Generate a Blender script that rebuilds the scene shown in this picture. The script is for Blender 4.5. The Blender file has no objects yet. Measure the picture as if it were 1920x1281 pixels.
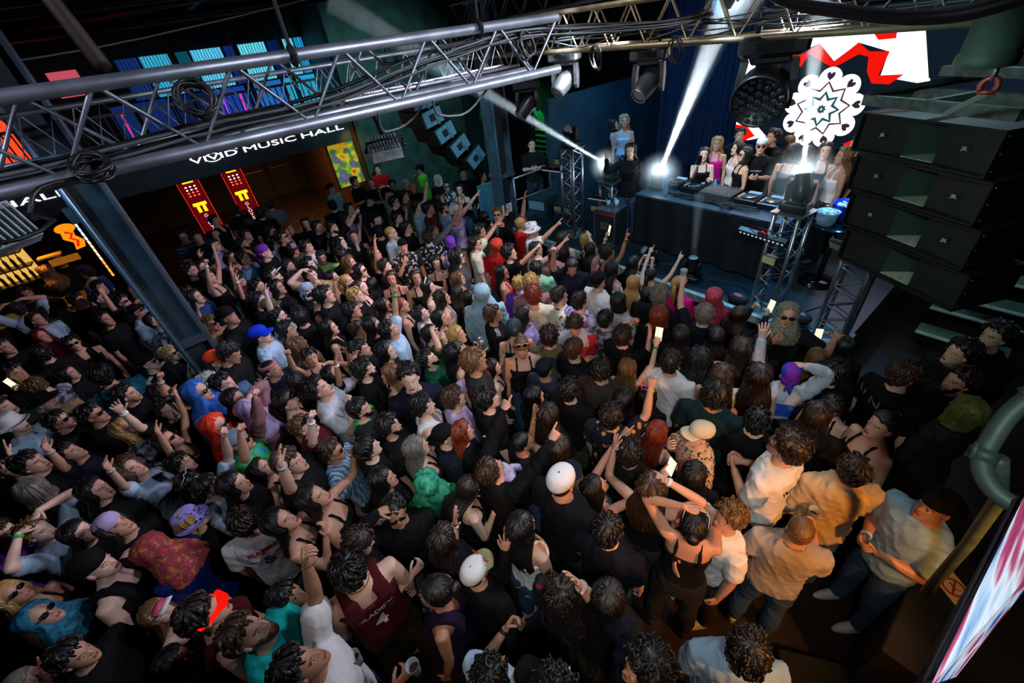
import bpy, bmesh, math, random
import numpy as np
from math import sin, cos, pi, radians as R, atan2, sqrt
from mathutils import Vector, Matrix, Euler
rng = random.Random(7)
SC = bpy.context.scene
COL = SC.collection

# ---------------------------------------------------------------- camera
H = 4.35
X_AX = Vector((0.63587, 0.40625, -0.65626)); 
def set_camera():
    f = 783.32
    n = np.array([150, 1031, f]); y = np.array([1305, -785, f])
    Z = -n/np.linalg.norm(n); Y = y/np.linalg.norm(y); X = np.cross(Y, Z)
    Rw = np.array([X, Y, Z])                     # world <- camera (x right, y down, z forward)
    M = Matrix(((Rw[0][0], -Rw[0][1], -Rw[0][2], 0), (Rw[1][0], -Rw[1][1], -Rw[1][2], 0), (Rw[2][0], -Rw[2][1], -Rw[2][2], H), (0, 0, 0, 1)))
    cd = bpy.data.cameras.new('camera'); cam = bpy.data.objects.new('camera', cd)
    COL.objects.link(cam); cam.matrix_world = M
    cd.sensor_width = 36; cd.lens = 36*f/1920; cd.clip_start = .05; cd.clip_end = 100
    SC.camera = cam
set_camera()
SC.view_settings.view_transform = 'Standard'; SC.view_settings.look = 'None'
SC.view_settings.exposure = 0.0; SC.view_settings.gamma = 1.0; SC.view_settings.use_curve_mapping = False
SC.cycles.use_denoising = True
SC.cycles.max_bounces = 4; SC.cycles.diffuse_bounces = 2; SC.cycles.glossy_bounces = 2; SC.cycles.transmission_bounces = 3
SC.cycles.volume_bounces = 0; SC.cycles.transparent_max_bounces = 6; SC.cycles.sample_clamp_indirect = 3.0; SC.cycles.sample_clamp_direct = 0
SC.cycles.caustics_reflective = False; SC.cycles.caustics_refractive = False
SC.cycles.volume_step_rate = 4

# ---------------------------------------------------------------- world and lights
w = bpy.data.worlds.new('world'); SC.world = w; w.use_nodes = True
bg = w.node_tree.nodes['Background']; bg.inputs[0].default_value = (.03, .11, .15, 1); bg.inputs[1].default_value = 0.08

def spot(name, loc, tgt, col, power, ang=60, blend=.5, size=.08):
    l = bpy.data.lights.new(name, 'SPOT'); l.color = col; l.energy = power; l.spot_size = R(ang); l.spot_blend = blend; l.shadow_soft_size = size
    o = bpy.data.objects.new(name, l); COL.objects.link(o); o.location = loc
    o.rotation_euler = (Vector(tgt)-Vector(loc)).to_track_quat('-Z', 'Y').to_euler(); return o
def area(name, loc, tgt, col, power, sx, sy):
    l = bpy.data.lights.new(name, 'AREA'); l.color = col; l.energy = power; l.shape = 'RECTANGLE'; l.size = sx; l.size_y = sy
    o = bpy.data.objects.new(name, l); COL.objects.link(o); o.location = loc
    o.rotation_euler = (Vector(tgt)-Vector(loc)).to_track_quat('-Z', 'Y').to_euler(); return o
# stage wash onto the front of the crowd, from the truss over the stage edge
spot('wash_stage_left', (-3.4, 4.3, 4.2), (-5.5, 1.4, 1.4), (.88, .86, 1), 689.7, 100, .8, .15)
spot('wash_stage_right', (-1.6, 4.4, 4.3), (-2.2, 1.2, 1.3), (.92, .95, 1), 384, 95, .8, .15)
spot('wash_crowd_left', (-5.0, 3.9, 4.1), (-6.4, -1.4, 1.4), (.90, .74, 1), 501.6, 85, .8, .15)
spot('wash_crowd_near', (-1.2, 3.2, 4.6), (-2.6, -1.2, 1.4), (.80, .84, 1), 314.64, 80, .9, .15)
# house spots above the floor, behind the camera side
spot('house_spot_a', (0.6, -0.3, 5.0), (-2.2, 2.6, 1.4), (.88, .98, .95), 255, 75, .8, .1)
spot('house_spot_b', (-1.5, -2.6, 5.0), (-3.6, 0.6, 1.4), (.80, .9, 1), 63, 80, .9, .1)
spot('warm_spot_right', (1.6, 1.4, 2.9), (-0.4, 1.9, 1.25), (1, .36, .06), 272, 60, .5, .06)
spot('warm_spot_near', (0.9, -0.6, 3.6), (-1.2, 1.2, 1.1), (1, .5, .18), 46, 75, .9, .1)
spot('warm_accent_mid', (-3.8, 1.5, 4.3), (-6.1, 2.15, 1.5), (1, .38, .12), 150, 22, .8, .05)
# under-balcony practicals
spot('warm_under_balcony', (-14.6, 2.8, 2.9), (-15.0, 3.0, 0), (1, .5, .2), 420, 150, .9, .1)
spot('warm_poster_light', (-11.6, 4.1, 2.7), (-12.4, 4.3, 1.4), (1, .6, .2), 12, 110, .7, .1)
spot('warm_floor_left', (-11.6, -2.6, 2.4), (-10.6, -2.1, 0), (1, .42, .05), 150, 75, .7, .1)
spot('green_stair_light', (-8.7, 8.3, 3.4), (-9.6, 8.4, 1.6), (.05, 1, .25), 300, 120, .6, .1)
# stage lights, and fill spots added for trusses and towers
spot('blue_curtain_wash_a', (-5.6, 6.6, 4.6), (-5.6, 9.1, 2.0), (.04, .30, .75), 468, 110, .9, .2)
spot('blue_curtain_wash_b', (-3.2, 5.6, 4.4), (-3.2, 6.3, .9), (.10, .45, .75), 240, 110, .9, .2)
spot('blue_side_wall', (-6.4, 7.2, 4.3), (-8.2, 7.4, 1.6), (.08, .5, .68), 95.2, 110, .9, .2)
spot('front_key_for_dj', (-3.4, 5.0, 4.3), (-2.9, 7.0, 2.3), (1, .93, .82), 249.6, 42, .8, .1)
spot('front_key_right_guests', (-1.4, 5.0, 4.0), (-1.7, 7.2, 2.2), (1, .88, .75), 100, 40, .8, .1)
spot('stage_floor_blue', (-1.3, 6.6, 3.9), (-1.25, 5.8, .9), (.08, .5, 1), 420, 60, .8, .1)
spot('stair_teal', (0.7, 4.6, 4.4), (0.4, 7.3, .5), (.45, .95, .85), 110, 50, .8, .1)
spot('plaster_teal', (-8.4, 4.6, 4.8), (-11.9, 5.4, 3.0), (.3, .78, .74), 330, 80, .8, .2)
spot('column_teal', (-5.6, 2.9, 4.5), (-7.4, 5.4, 2.4), (.35, .75, 1), 520, 50, .8, .1)
spot('balcony_left_teal', (-8.0, 0.4, 3.8), (-12, 1.0, 2.8), (.25, .5, .75), 55, 80, .9, .2)
spot('pillar_blue', (-3.9, -1.5, 4.4), (-5.7, -.46, 2.8), (.25, .55, .9), 110, 60, .8, .1)
spot('truss_rim_near', (0.6, 2.6, 5.2), (-2.1, 0.9, 4.3), (.75, .85, 1), 300, 80, .8, .1)
spot('speaker_front', (-1.2, 1.6, 4.2), (-.7, 5, 2.8), (.5, .9, .8), 150, 55, .8, .1)
spot('speaker_top', (-1.2, 6.6, 5.0), (-.6, 5.2, 3.4), (.4, .8, .9), 120, 50, .8, .1)

spot('truss_top_fill', (-1.0, -2.0, 5.6), (-2.3, .3, 4.2), (.72, .75, 1), 260, 80, .9, .2)  # added fill to brighten the near truss, no fixture here
spot('truss_stage_fill', (-3.4, 2.6, 5.6), (-3.0, 4.1, 4.2), (.95, .95, .85), 130, 110, .9, .2)  # added fill for the stage edge truss, no fixture here
spot('far_truss_fill', (-3.6, 1.0, 5.6), (-4.9, 1.6, 4.1), (.5, .8, 1), 160, 100, .9, .2)  # added fill for the second truss, no fixture here
spot('backlight_table', (-3.0, 8.2, 4.6), (-3.1, 6.4, 1.8), (.55, .85, 1), 120, 60, .8, .1)
spot('tower_fill', (-3.6, 3.6, 4.6), (-5.3, 5.9, 1.7), (.7, .9, 1), 260, 32, .7, .1)  # added fill that brightens the left towers, no fixture here
spot('tower_fill_right', (-2.2, 3.6, 4.4), (-1.3, 5.3, 1.6), (.6, .9, 1), 110, 34, .7, .1)  # added fill that brightens the right towers, no fixture here
spot('stage_people_rim', (-3.6, 8.8, 4.9), (-2.9, 7.0, 2.3), (.8, .92, 1), 160, 60, .8, .1)

# ---------------------------------------------------------------- materials
MATS = {}
def srgb(c):
    if isinstance(c, str):
        c = c.lstrip('#'); c = [int(c[i:i+2], 16)/255 for i in (0, 2, 4)]
    return tuple(((v/12.92) if v <= .04045 else ((v+.055)/1.055)**2.4) for v in c)
def mat(name, col, rough=.6, metal=0, emit=None, es=0, noise=0, nscale=20, bump=0, bscale=60, spec=.5, alpha=None, trans=0, coat=0):
    if name in MATS: return MATS[name]
    m = bpy.data.materials.new(name); m.use_nodes = True; nt = m.node_tree; b = nt.nodes['Principled BSDF']
    c = srgb(col) if isinstance(col, str) else col
    b.inputs['Base Color'].default_value = (*c, 1); b.inputs['Roughness'].default_value = rough; b.inputs['Metallic'].default_value = metal
    b.inputs['Specular IOR Level'].default_value = spec
    if coat: b.inputs['Coat Weight'].default_value = coat
    if emit is not None:
        e = srgb(emit) if isinstance(emit, str) else emit
        b.inputs['Emission Color'].default_value = (*e, 1); b.inputs['Emission Strength'].default_value = es
    if trans: b.inputs['Transmission Weight'].default_value = trans
    if alpha is not None: b.inputs['Alpha'].default_value = alpha
    if noise or bump:
        tc = nt.nodes.new('ShaderNodeTexCoord')
    if noise:
        n = nt.nodes.new('ShaderNodeTexNoise'); n.inputs['Scale'].default_value = nscale; n.inputs['Detail'].default_value = 5
        nt.links.new(tc.outputs['Object'], n.inputs['Vector'])
        r = nt.nodes.new('ShaderNodeMapRange'); r.inputs['From Min'].default_value = .3; r.inputs['From Max'].default_value = .7
        r.inputs['To Min'].default_value = 1-noise; r.inputs['To Max'].default_value = 1+noise*.6
        nt.links.new(n.outputs['Fac'], r.inputs['Value'])
        h = nt.nodes.new('ShaderNodeVectorMath'); h.operation = 'SCALE'; h.inputs[0].default_value = c
        nt.links.new(r.outputs[0], h.inputs['Scale']); nt.links.new(h.outputs[0], b.inputs['Base Color'])
    if bump:
        n2 = nt.nodes.new('ShaderNodeTexNoise'); n2.inputs['Scale'].default_value = bscale; n2.inputs['Detail'].default_value = 3
        nt.links.new(tc.outputs['Object'], n2.inputs['Vector'])
        bp = nt.nodes.new('ShaderNodeBump'); bp.inputs['Strength'].default_value = bump; bp.inputs['Distance'].default_value = .01
        nt.links.new(n2.outputs['Fac'], bp.inputs['Height']); nt.links.new(bp.outputs[0], b.inputs['Normal'])
    MATS[name] = m; return m
def emis(name, col, s):
    if name in MATS: return MATS[name]
    m = bpy.data.materials.new(name); m.use_nodes = True; nt = m.node_tree; nt.nodes.clear()
    o = nt.nodes.new('ShaderNodeOutputMaterial'); e = nt.nodes.new('ShaderNodeEmission')
    e.inputs[0].default_value = (*(srgb(col) if isinstance(col, str) else col), 1); e.inputs[1].default_value = s
    nt.links.new(e.outputs[0], o.inputs[0]); MATS[name] = m; return m
def patmat(name, kind, cols, scale=10, rough=.8):
    """fabric with a printed pattern in object space: voronoi blobs / noise blotches / stripes / checks"""
    if name in MATS: return MATS[name]
    m = bpy.data.materials.new(name); m.use_nodes = True; nt = m.node_tree; b = nt.nodes['Principled BSDF']; b.inputs['Roughness'].default_value = rough
    tc = nt.nodes.new('ShaderNodeTexCoord'); ramp = nt.nodes.new('ShaderNodeValToRGB'); ramp.color_ramp.interpolation = 'CONSTANT'
    src = tc.outputs['Object']
    if kind == 'blobs':
        t = nt.nodes.new('ShaderNodeTexVoronoi'); t.inputs['Scale'].default_value = scale; out = t.outputs['Distance']
    elif kind == 'noise':
        t = nt.nodes.new('ShaderNodeTexNoise'); t.inputs['Scale'].default_value = scale; t.inputs['Detail'].default_value = 3; out = t.outputs['Fac']; ramp.color_ramp.interpolation = 'LINEAR'
    elif kind == 'zig':
        t = nt.nodes.new('ShaderNodeTexWave'); t.inputs['Scale'].default_value = scale; t.inputs['Distortion'].default_value = 6; t.inputs['Detail Scale'].default_value = 1.2; out = t.outputs['Fac']
    elif kind == 'check':
        t = nt.nodes.new('ShaderNodeTexChecker'); t.inputs['Scale'].default_value = scale; out = t.outputs['Fac']
    else:  # hstripe
        t = nt.nodes.new('ShaderNodeTexWave'); t.bands_direction = 'Z'; t.inputs['Scale'].default_value = scale; out = t.outputs['Fac']
    nt.links.new(src, t.inputs['Vector']); nt.links.new(out, ramp.inputs[0]); nt.links.new(ramp.outputs[0], b.inputs['Base Color'])
    el = ramp.color_ramp.elements
    while len(el) < len(cols): el.new(.5)
    for e, (p, c) in zip(el, cols): e.position = p; e.color = (*srgb(c), 1)
    MATS[name] = m; return m

# ---------------------------------------------------------------- mesh building
def rotm(a=0, b=0, c=0): return np.array(Euler((a, b, c)).to_matrix())
class MB:
    def __init__(s): s.v = []; s.f = []; s.m = []; s.n = 0
    def add(s, v, f, mi=0):
        v = np.asarray(v, float); s.v.append(v); s.f += [tuple(i+s.n for i in q) for q in f]
        s.m += ([mi]*len(f) if isinstance(mi, int) else list(mi)); s.n += len(v); return s
    def box(s, c, d, mi=0, r=None, bev=0):
        d = np.array(d)/2.0; c = np.array(c, float)
        if bev:
            b = bev; x, y, z = d; V = []
            for zz, ins in ((-z, b), (-z+b, 0), (z-b, 0), (z, b)):
                X, Y = x-ins, y-ins
                V += [(-X+b, -Y, zz), (X-b, -Y, zz), (X, -Y+b, zz), (X, Y-b, zz), (X-b, Y, zz), (-X+b, Y, zz), (-X, Y-b, zz), (-X, -Y+b, zz)]
            F = [tuple(range(7, -1, -1)), tuple(range(24, 32))]
            for k in range(3): F += [(k*8+i, k*8+(i+1) % 8, k*8+8+(i+1) % 8, k*8+8+i) for i in range(8)]
        else:
            V = [(sx*d[0], sy*d[1], sz*d[2]) for sz in (-1, 1) for sy in (-1, 1) for sx in (-1, 1)]
            F = [(0, 2, 3, 1), (4, 5, 7, 6), (0, 1, 5, 4), (2, 6, 7, 3), (0, 4, 6, 2), (1, 3, 7, 5)]
        V = np.array(V)
        if r is not None: V = V@np.array(r).T
        return s.add(V+c, F, mi)
    def tube(s, pts, rad, n=8, mi=0, caps=True, flat=1.0):
        pts = [np.array(p, float) for p in pts]; k = len(pts)
        rad = [rad]*k if np.isscalar(rad) else list(rad)
        V = []; F = []; up = None
        for i, p in enumerate(pts):
            t = pts[min(i+1, k-1)]-pts[max(i-1, 0)]; t = t/(np.linalg.norm(t)+1e-9)
            if up is None:
                a = np.array([0, 0, 1.]) if abs(t[2]) < .9 else np.array([0, 1., 0])
                up = np.cross(t, a)
            up = up-t*(up@t); up = up/(np.linalg.norm(up)+1e-9); sd = np.cross(t, up)
            for j in range(n):
                a = 2*pi*j/n; V.append(p+rad[i]*(cos(a)*up+sin(a)*sd*flat))
        for i in range(k-1):
            for j in range(n): F.append((i*n+j, i*n+(j+1) % n, (i+1)*n+(j+1) % n, (i+1)*n+j))
        if caps: F += [tuple(range(n-1, -1, -1)), tuple((k-1)*n+j for j in range(n))]
        return s.add(V, F, mi)
    def limb(s, pts, rad, n=12, mi=0):
        """tapered tube with rounded ends"""
        pts = [np.array(p, float) for p in pts]; P = []; Q = []
        t0 = pts[0]-pts[1]; t0 /= np.linalg.norm(t0)+1e-9; t1 = pts[-1]-pts[-2]; t1 /= np.linalg.norm(t1)+1e-9
        for a in (80, 50, 22): P.append(pts[0]+t0*rad[0]*sin(R(a))); Q.append(rad[0]*cos(R(a)))
        P += pts; Q += list(rad)
        for a in (22, 50, 80): P.append(pts[-1]+t1*rad[-1]*sin(R(a))); Q.append(rad[-1]*cos(R(a)))
        return s.tube(P, Q, n, mi)
    def loft(s, rings, mi=0, caps=True):
        n = len(rings[0]); V = [p for r in rings for p in r]; F = []
        for i in range(len(rings)-1):
            for j in range(n): F.append((i*n+j, i*n+(j+1) % n, (i+1)*n+(j+1) % n, (i+1)*n+j))
        if caps: F += [tuple(range(n-1, -1, -1)), tuple((len(rings)-1)*n+j for j in range(n))]
        return s.add(V, F, mi)
    def ell(s, c, r, mi=0, n=12, m=8, rot=None):
        V = []; F = []; c = np.array(c, float)
        for i in range(m+1):
            t = pi*i/m
            for j in range(n): V.append((r[0]*sin(t)*cos(2*pi*j/n), r[1]*sin(t)*sin(2*pi*j/n), -r[2]*cos(t)))
        for i in range(m):
            for j in range(n): F.append((i*n+j, i*n+(j+1) % n, (i+1)*n+(j+1) % n, (i+1)*n+j))
        V = np.array(V)
        if rot is not None: V = V@np.array(rot).T
        return s.add(V+c, F, mi)
    def ngon(s, pts, mi=0): return s.add(pts, [tuple(range(len(pts)))], mi)
    def prism(s, pts2, z0, z1, M=None, mi=0):
        n = len(pts2); V = [(p[0], p[1], z0) for p in pts2]+[(p[0], p[1], z1) for p in pts2]
        F = [tuple(range(n-1, -1, -1)), tuple(range(n, 2*n))]+[(i, (i+1) % n, n+(i+1) % n, n+i) for i in range(n)]
        V = np.array(V, float)
        if M is not None: V = V@np.array(M.to_3x3()).T+np.array(M.translation)
        return s.add(V, F, mi)
    def mesh(s, name, smooth=True):
        me = bpy.data.meshes.new(name); V = np.concatenate(s.v)
        me.from_pydata([tuple(p) for p in V], [], s.f); me.polygons.foreach_set('material_index', s.m)
        me.polygons.foreach_set('use_smooth', [smooth]*len(s.f)); me.validate(); me.update(); return me
    def build(s, name, mats, parent=None, smooth=False, loc=None, rot=None):
        me = s.mesh(name, smooth)
        for m in (mats if isinstance(mats, (list, tuple)) else [mats]): me.materials.append(m)
        o = bpy.data.objects.new(name, me); COL.objects.link(o)
        if parent is not None: o.parent = parent
        if loc is not None: o.location = loc
        if rot is not None: o.rotation_euler = rot
        return o
USED = {}
def tag(o, label=None, cat=None, group=None, kind=None):
    if label:
        if label in USED and not group: print('DUPLICATE LABEL', label)
        USED[label] = 1; o['label'] = label
    if cat: o['category'] = cat
    if group: o['group'] = group
    if kind: o['kind'] = kind
    return o
def thing(name, label, cat, loc=(0, 0, 0), rz=0, group=None, rot=None):
    o = bpy.data.objects.new(name, None); COL.objects.link(o); o.location = loc; o.rotation_euler = rot or (0, 0, rz)
    o.empty_display_size = .05
    return tag(o, label, cat, group)
def struct(o): o['kind'] = 'structure'; return o
def text_mesh(s, size=.1, extrude=.004, sx=1.0, bold=0, align='CENTER'):
    c = bpy.data.curves.new('lettering', 'FONT'); c.body = s; c.size = size; c.extrude = extrude; c.align_x = align; c.align_y = 'CENTER'; c.offset = bold
    c.resolution_u = 3
    o = bpy.data.objects.new('lettering_tmp', c); COL.objects.link(o); dg = bpy.context.evaluated_depsgraph_get()
    me = bpy.data.meshes.new_from_object(o.evaluated_get(dg)); COL.objects.unlink(o); bpy.data.objects.remove(o); bpy.data.curves.remove(c)
    v = np.empty(len(me.vertices)*3); me.vertices.foreach_get('co', v); v = v.reshape(-1, 3); v[:, 0] *= sx; me.vertices.foreach_set('co', v.ravel()); me.update()
    return me
def frame(loc, xdir, ydir):
    x = Vector(xdir).normalized(); y = Vector(ydir); y = (y-x*y.dot(x)).normalized(); z = x.cross(y)
    return Matrix((((x[0], y[0], z[0], loc[0])), (x[1], y[1], z[1], loc[1]), (x[2], y[2], z[2], loc[2]), (0, 0, 0, 1)))
def mobj(name, me, m, parent=None, M=None):
    if m is not None and not len(me.materials): me.materials.append(m)
    o = bpy.data.objects.new(name, me); COL.objects.link(o)
    if parent is not None: o.parent = parent
    if M is not None: o.matrix_local = M
    return o
LED = {"white": [[[-3.509, 3.686], [-1.911, 3.665], [-1.61, 2.966], [-2.228, 3.08], [-2.227, 3.393], [-2.645, 3.522], [-2.906, 3.292], [-3.181, 3.538], [-3.567, 3.398], [-3.51, 3.591]], [[-4.285, 2.516], [-3.905, 2.322], [-3.663, 2.124], [-4.009, 2.033], [-4.289, 2.299]], [[-1.745, 3.032], [-1.633, 3.053], [-1.534, 2.788], [-1.769, 2.875]], [[-4.292, 3.385], [-4.119, 3.379], [-4.163, 2.729], [-4.292, 2.546]]], "red": [[[-2.54, 3.678], [-2.226, 3.687], [-2.198, 3.551], [-2.407, 3.542]], [[-3.509, 3.686], [-3.313, 3.685], [-3.368, 3.607]], [[-3.592, 3.387], [-3.394, 3.417], [-3.179, 3.531], [-2.903, 3.28], [-2.647, 3.526], [-2.47, 3.403], [-2.217, 3.397], [-2.254, 3.092], [-1.946, 3.104], [-2.082, 2.976], [-2.309, 2.987], [-2.421, 3.152], [-2.459, 3.335], [-2.597, 3.374], [-2.859, 3.219], [-2.935, 3.221], [-3.297, 3.401], [-3.37, 3.23], [-3.552, 3.234]], [[-4.282, 2.3], [-4.064, 2.282], [-3.876, 2.123], [-4.066, 1.98], [-4.257, 2.045]], [[-3.102, 1.989], [-2.931, 2.005], [-2.983, 1.773]], [[-1.983, 2.754], [-1.769, 2.875], [-1.692, 2.75]], [[-2.415, 2.11], [-2.308, 2.174], [-2.113, 2.11], [-2.281, 2.011]]], "mand": [[[-2.884, 2.613]]]}

# ---------------------------------------------------------------- structure
FLOORM = mat('floor_dark_wood', '#241810', .45, noise=.5, nscale=2.2, bump=.15, bscale=30)
BLACKW = mat('wall_black', '#0b0d10', .8, noise=.4, nscale=3); TEALW = mat('wall_plaster', '#3f5353', .85, noise=.55, nscale=3.0, bump=.5, bscale=9)
CEILM = mat('ceiling_dark', '#0c0e11', .9); STEELB = mat('steel_black', '#20262c', .45, .6, noise=.25, nscale=6); ALU = mat('aluminium', '#9aa0a8', .32, .9, noise=.2, nscale=12); ALUD = mat('aluminium_dull', '#8a8e98', .42, .75, noise=.35, nscale=9)
BRASSY = mat('truss_warm', '#9a8a72', .45, .6, noise=.3, nscale=9)
BLK = mat('black_plastic', '#101113', .4); BLKM = mat('black_matt', '#0a0a0b', .75); RUB = mat('cable_rubber', '#0b0b0c', .45); GREYC = mat('cable_grey', '#4a4e52', .5)
STAGEM = mat('stage_deck', '#16242c', .35, noise=.4, nscale=4); CLOTHB = mat('table_cloth_black', '#0d1217', .7, noise=.3, nscale=5, bump=.3, bscale=14); CURT = mat('curtain_blue', '#1a2b44', .85, noise=.3, nscale=5)
GREYP = mat('grey_paint', '#5d6468', .5, noise=.3, nscale=8); DUST = mat('dusty_steel', '#5d6462', .7, .3, noise=.5, nscale=14)
def slab(name, x0, x1, y0, y1, z0, z1, m, parent=None):
    return MB().box(((x0+x1)/2, (y0+y1)/2, (z0+z1)/2), (x1-x0, y1-y0, z1-z0)).build(name, m, parent)
struct(slab('floor', -20.5, 3.2, -5.5, 12.2, -.12, 0, FLOORM))
struct(slab('ceiling', -15.5, 3.2, -5.5, 12.2, 5.8, 5.95, CEILM))
struct(slab('wall_left', -12.25, -12.0, 4.42, 12.2, 0, 5.8, TEALW))
struct(slab('wall_under_balcony', -19.4, -19.2, -5.5, 4.42, 0, 3.0, mat('wall_brown', '#1d130d', .8, noise=.4, nscale=2)))
struct(slab('wall_balcony_end', -19.2, -12.25, 4.42, 4.6, 0, 5.8, mat('wall_panel_wood', '#3a2013', .6, noise=.4, nscale=6)))
struct(slab('wall_balcony', -13.96, -13.80, -5.5, 4.42, 3.0, 5.8, BLACKW))
struct(slab('wall_back', -12, 3.2, 11.9, 12.1, 0, 5.8, BLACKW))
struct(slab('wall_right', 3.0, 3.2, -5.5, 12, 0, 5.8, BLACKW))
struct(slab('wall_front', -15, 3.2, -5.5, -5.3, 0, 5.8, BLACKW))
struct(slab('wall_stage_side', -7.35, -7.2, 6.8, 11.9, 0, 3.02, mat('wall_stage_teal', '#1c3a44', .6, noise=.4, nscale=3)))
mb = MB()
for i in range(15): mb.box((-14.8+i*1.0, 3.3, 5.62), (.14, 17, .34))
for j in range(7): mb.box((-8, -4+j*2.0, 5.40), (14.5, .10, .12))
tag(mb.build('ceiling_joists', mat('joist', '#12161a', .8)), kind='structure')
# pipes and conduits below the ceiling, upper left
for k, (a, b, r_) in enumerate((((-13.5, -1.5, 5.25), (-6, 5.5, 5.3), .05), ((-13, -3, 5.1), (-10.2, 4.6, 5.2), .07), ((-11, -3.5, 5.2), (-8.2, 4.0, 5.25), .04), ((-9, -3.2, 5.15), (-6.4, 5.2, 5.2), .035), ((-7.6, -3.2, 5.1), (-5.6, 4.2, 5.15), .03))):
    tag(MB().tube([a, b], r_, 10).build('ceiling_pipe', STEELB, smooth=True), ['thick black pipe slanting under the ceiling, furthest left', 'widest dark pipe under the ceiling above the balcony', 'thin dark pipe under the ceiling beside the widest pipe', 'thin black conduit under the ceiling, middle', 'thinnest conduit under the ceiling nearest the truss'][k], 'pipe')
# I-section columns
def column(x, y, label, s=.28, rz=0, z1=5.8):
    CB = mat('column_steel', '#46535c', .5, .35, noise=.35, nscale=5); t = thing('steel_column', label, 'column', (x, y, 0), rz); mb = MB()
    mb.box((0, s/2-.015, z1/2), (s, .03, z1)); mb.box((0, -s/2+.015, z1/2), (s, .03, z1)); mb.box((0, 0, z1/2), (.03, s-.06, z1)); mb.build('beam', CB, t)
    MB().box((0, 0, 1.85), (s+.04, s+.04, .08)).build('joint_plate', CB, t)
    MB().tube([(s/2+.02, -s/2, .2), (s/2+.02, -s/2, z1)], .022, 8).build('conduit', mat('conduit', '#5f7f95', .35, .6), t, True)
    MB().box((-.0, -s/2-.06, 3.4), (.1, .08, .14)).build('junction_box', GREYP, t); return t
column(-5.72, -.60, 'dark blue steel column on the left between the dancers', .30)
cR = column(-7.42, 5.54, 'grey steel column at the stage left corner with a no-smoking sign', .36)
def nosmoke(M, s, parent=None, label=None, base=None):
    t = parent or thing('no_smoking_sign', label, 'sign'); 
    if parent is None: t.matrix_world = M; M = Matrix()
    def put(mb, name, m): o = mb.build(name, m, t); o.matrix_local = M; return o
    put(MB().box((0, 0, 0), (s*1.35, s, .004), bev=.0018), 'sign_board', base or mat('sign_white', '#d8cfc8', .6))
    mb = MB(); n = 32
    mb.loft([[(r_*s*cos(2*pi*j/n), r_*s*sin(2*pi*j/n), .004) for j in range(n)] for r_ in (.42, .34)], caps=False); mb.box((0, 0, .004), (.7*s, .07*s, .001), r=rotm(0, 0, -.8)); put(mb, 'prohibition_ring', mat('sign_red', '#b8141c', .6))
    mb = MB(); mb.box((-.05*s, 0, .0032), (.34*s, .05*s, .001)); mb.tube([(.14*s, .02*s, .003), (.18*s, .08*s, .003), (.13*s, .13*s, .003), (.18*s, .18*s, .003)], .008*s, 4); put(mb, 'cigarette_pictogram', mat('sign_black', '#101010', .6)); return t
nosmoke(frame((-7.22, 5.42, 1.18), (0, 1, 0), (0, 0, 1)), .20, label='white no-smoking sign on the stage left column')
# balcony with sign fascia
struct(slab('balcony_floor', -19.2, -12.0, -5.5, 4.42, 3.0, 3.12, BLACKW))
struct(slab('trim_fascia', -12.0, -11.86, -5.3, 4.22, 2.45, 3.12, mat('fascia_dark_teal', '#1c2a30', .5, noise=.3, nscale=4)))
for seg, (y0, y1) in enumerate(((-5.2, -2.1), (-2.1, 1.1), (1.1, 4.25))):
    t = thing('balcony_railing', 'black balcony railing, '+['left stretch lit red', 'middle stretch', 'right stretch lit blue'][seg], 'railing', (0, 0, 0), group='balcony railings')
    MB().box((-11.95, (y0+y1)/2, 3.86), (.06, y1-y0, .05)).box((-11.95, (y0+y1)/2, 3.18), (.04, y1-y0, .03)).build('rail', BLK, t)
    k = 0; y = y0+.05
    while y < y1: MB().box((-11.95, y, 3.52), (.022, .022, .68)).build('baluster', BLK, t); y += .115
def drape(name, y0, y1, z0, z1, col, s, label, x=-13.755):
    mb = MB(); n = max(8, int((y1-y0)*26)); V = []; F = []
    for i in range(n+1):
        y = y0+(y1-y0)*i/n; V += [(x+.03*sin(i*1.3), y, z0), (x+.03*sin(i*1.3+.3), y, z1)]
    F = [(2*i, 2*i+2, 2*i+3, 2*i+1) for i in range(n)]; mb.add(V, F); nm = 'drape_%s_%.1f' % (col.strip('#'), s)
    m = emis(nm, col, s) if nm not in MATS else MATS[nm]
    if not m.get('dr'):
        m['dr'] = 1; nt = m.node_tree; e = [q for q in nt.nodes if q.type == 'EMISSION'][0]; tc = nt.nodes.new('ShaderNodeTexCoord'); wv = nt.nodes.new('ShaderNodeTexWave'); wv.bands_direction = 'Y'; wv.inputs['Scale'].default_value = 5; wv.inputs['Distortion'].default_value = 2.5; wv.inputs['Detail'].default_value = 3
        mr = nt.nodes.new('ShaderNodeMapRange'); mr.inputs['To Min'].default_value = s*.35; mr.inputs['To Max'].default_value = s*1.25; nt.links.new(tc.outputs['Object'], wv.inputs['Vector']); nt.links.new(wv.outputs['Fac'], mr.inputs[0]); nt.links.new(mr.outputs[0], e.inputs[1])  # backlight and fold shading are painted into the drape's emission
    return tag(mb.build(name, m, smooth=True), label, 'curtain', 'backlit drapes on the balcony')
DR = [(.35, .75, '#2c55b8', .30), (.80, 1.35, '#3fb8e0', .8), (1.40, 1.75, '#1c6f88', .5), (1.80, 2.45, '#58c8ee', 1.0), (2.50, 2.75, '#2044a8', .4), (2.80, 3.45, '#62d4ea', 1.0), (3.50, 3.75, '#16308a', .4), (3.80, 4.15, '#6ad8f0', .95), (4.18, 4.40, '#22b0ea', .7)]
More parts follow.
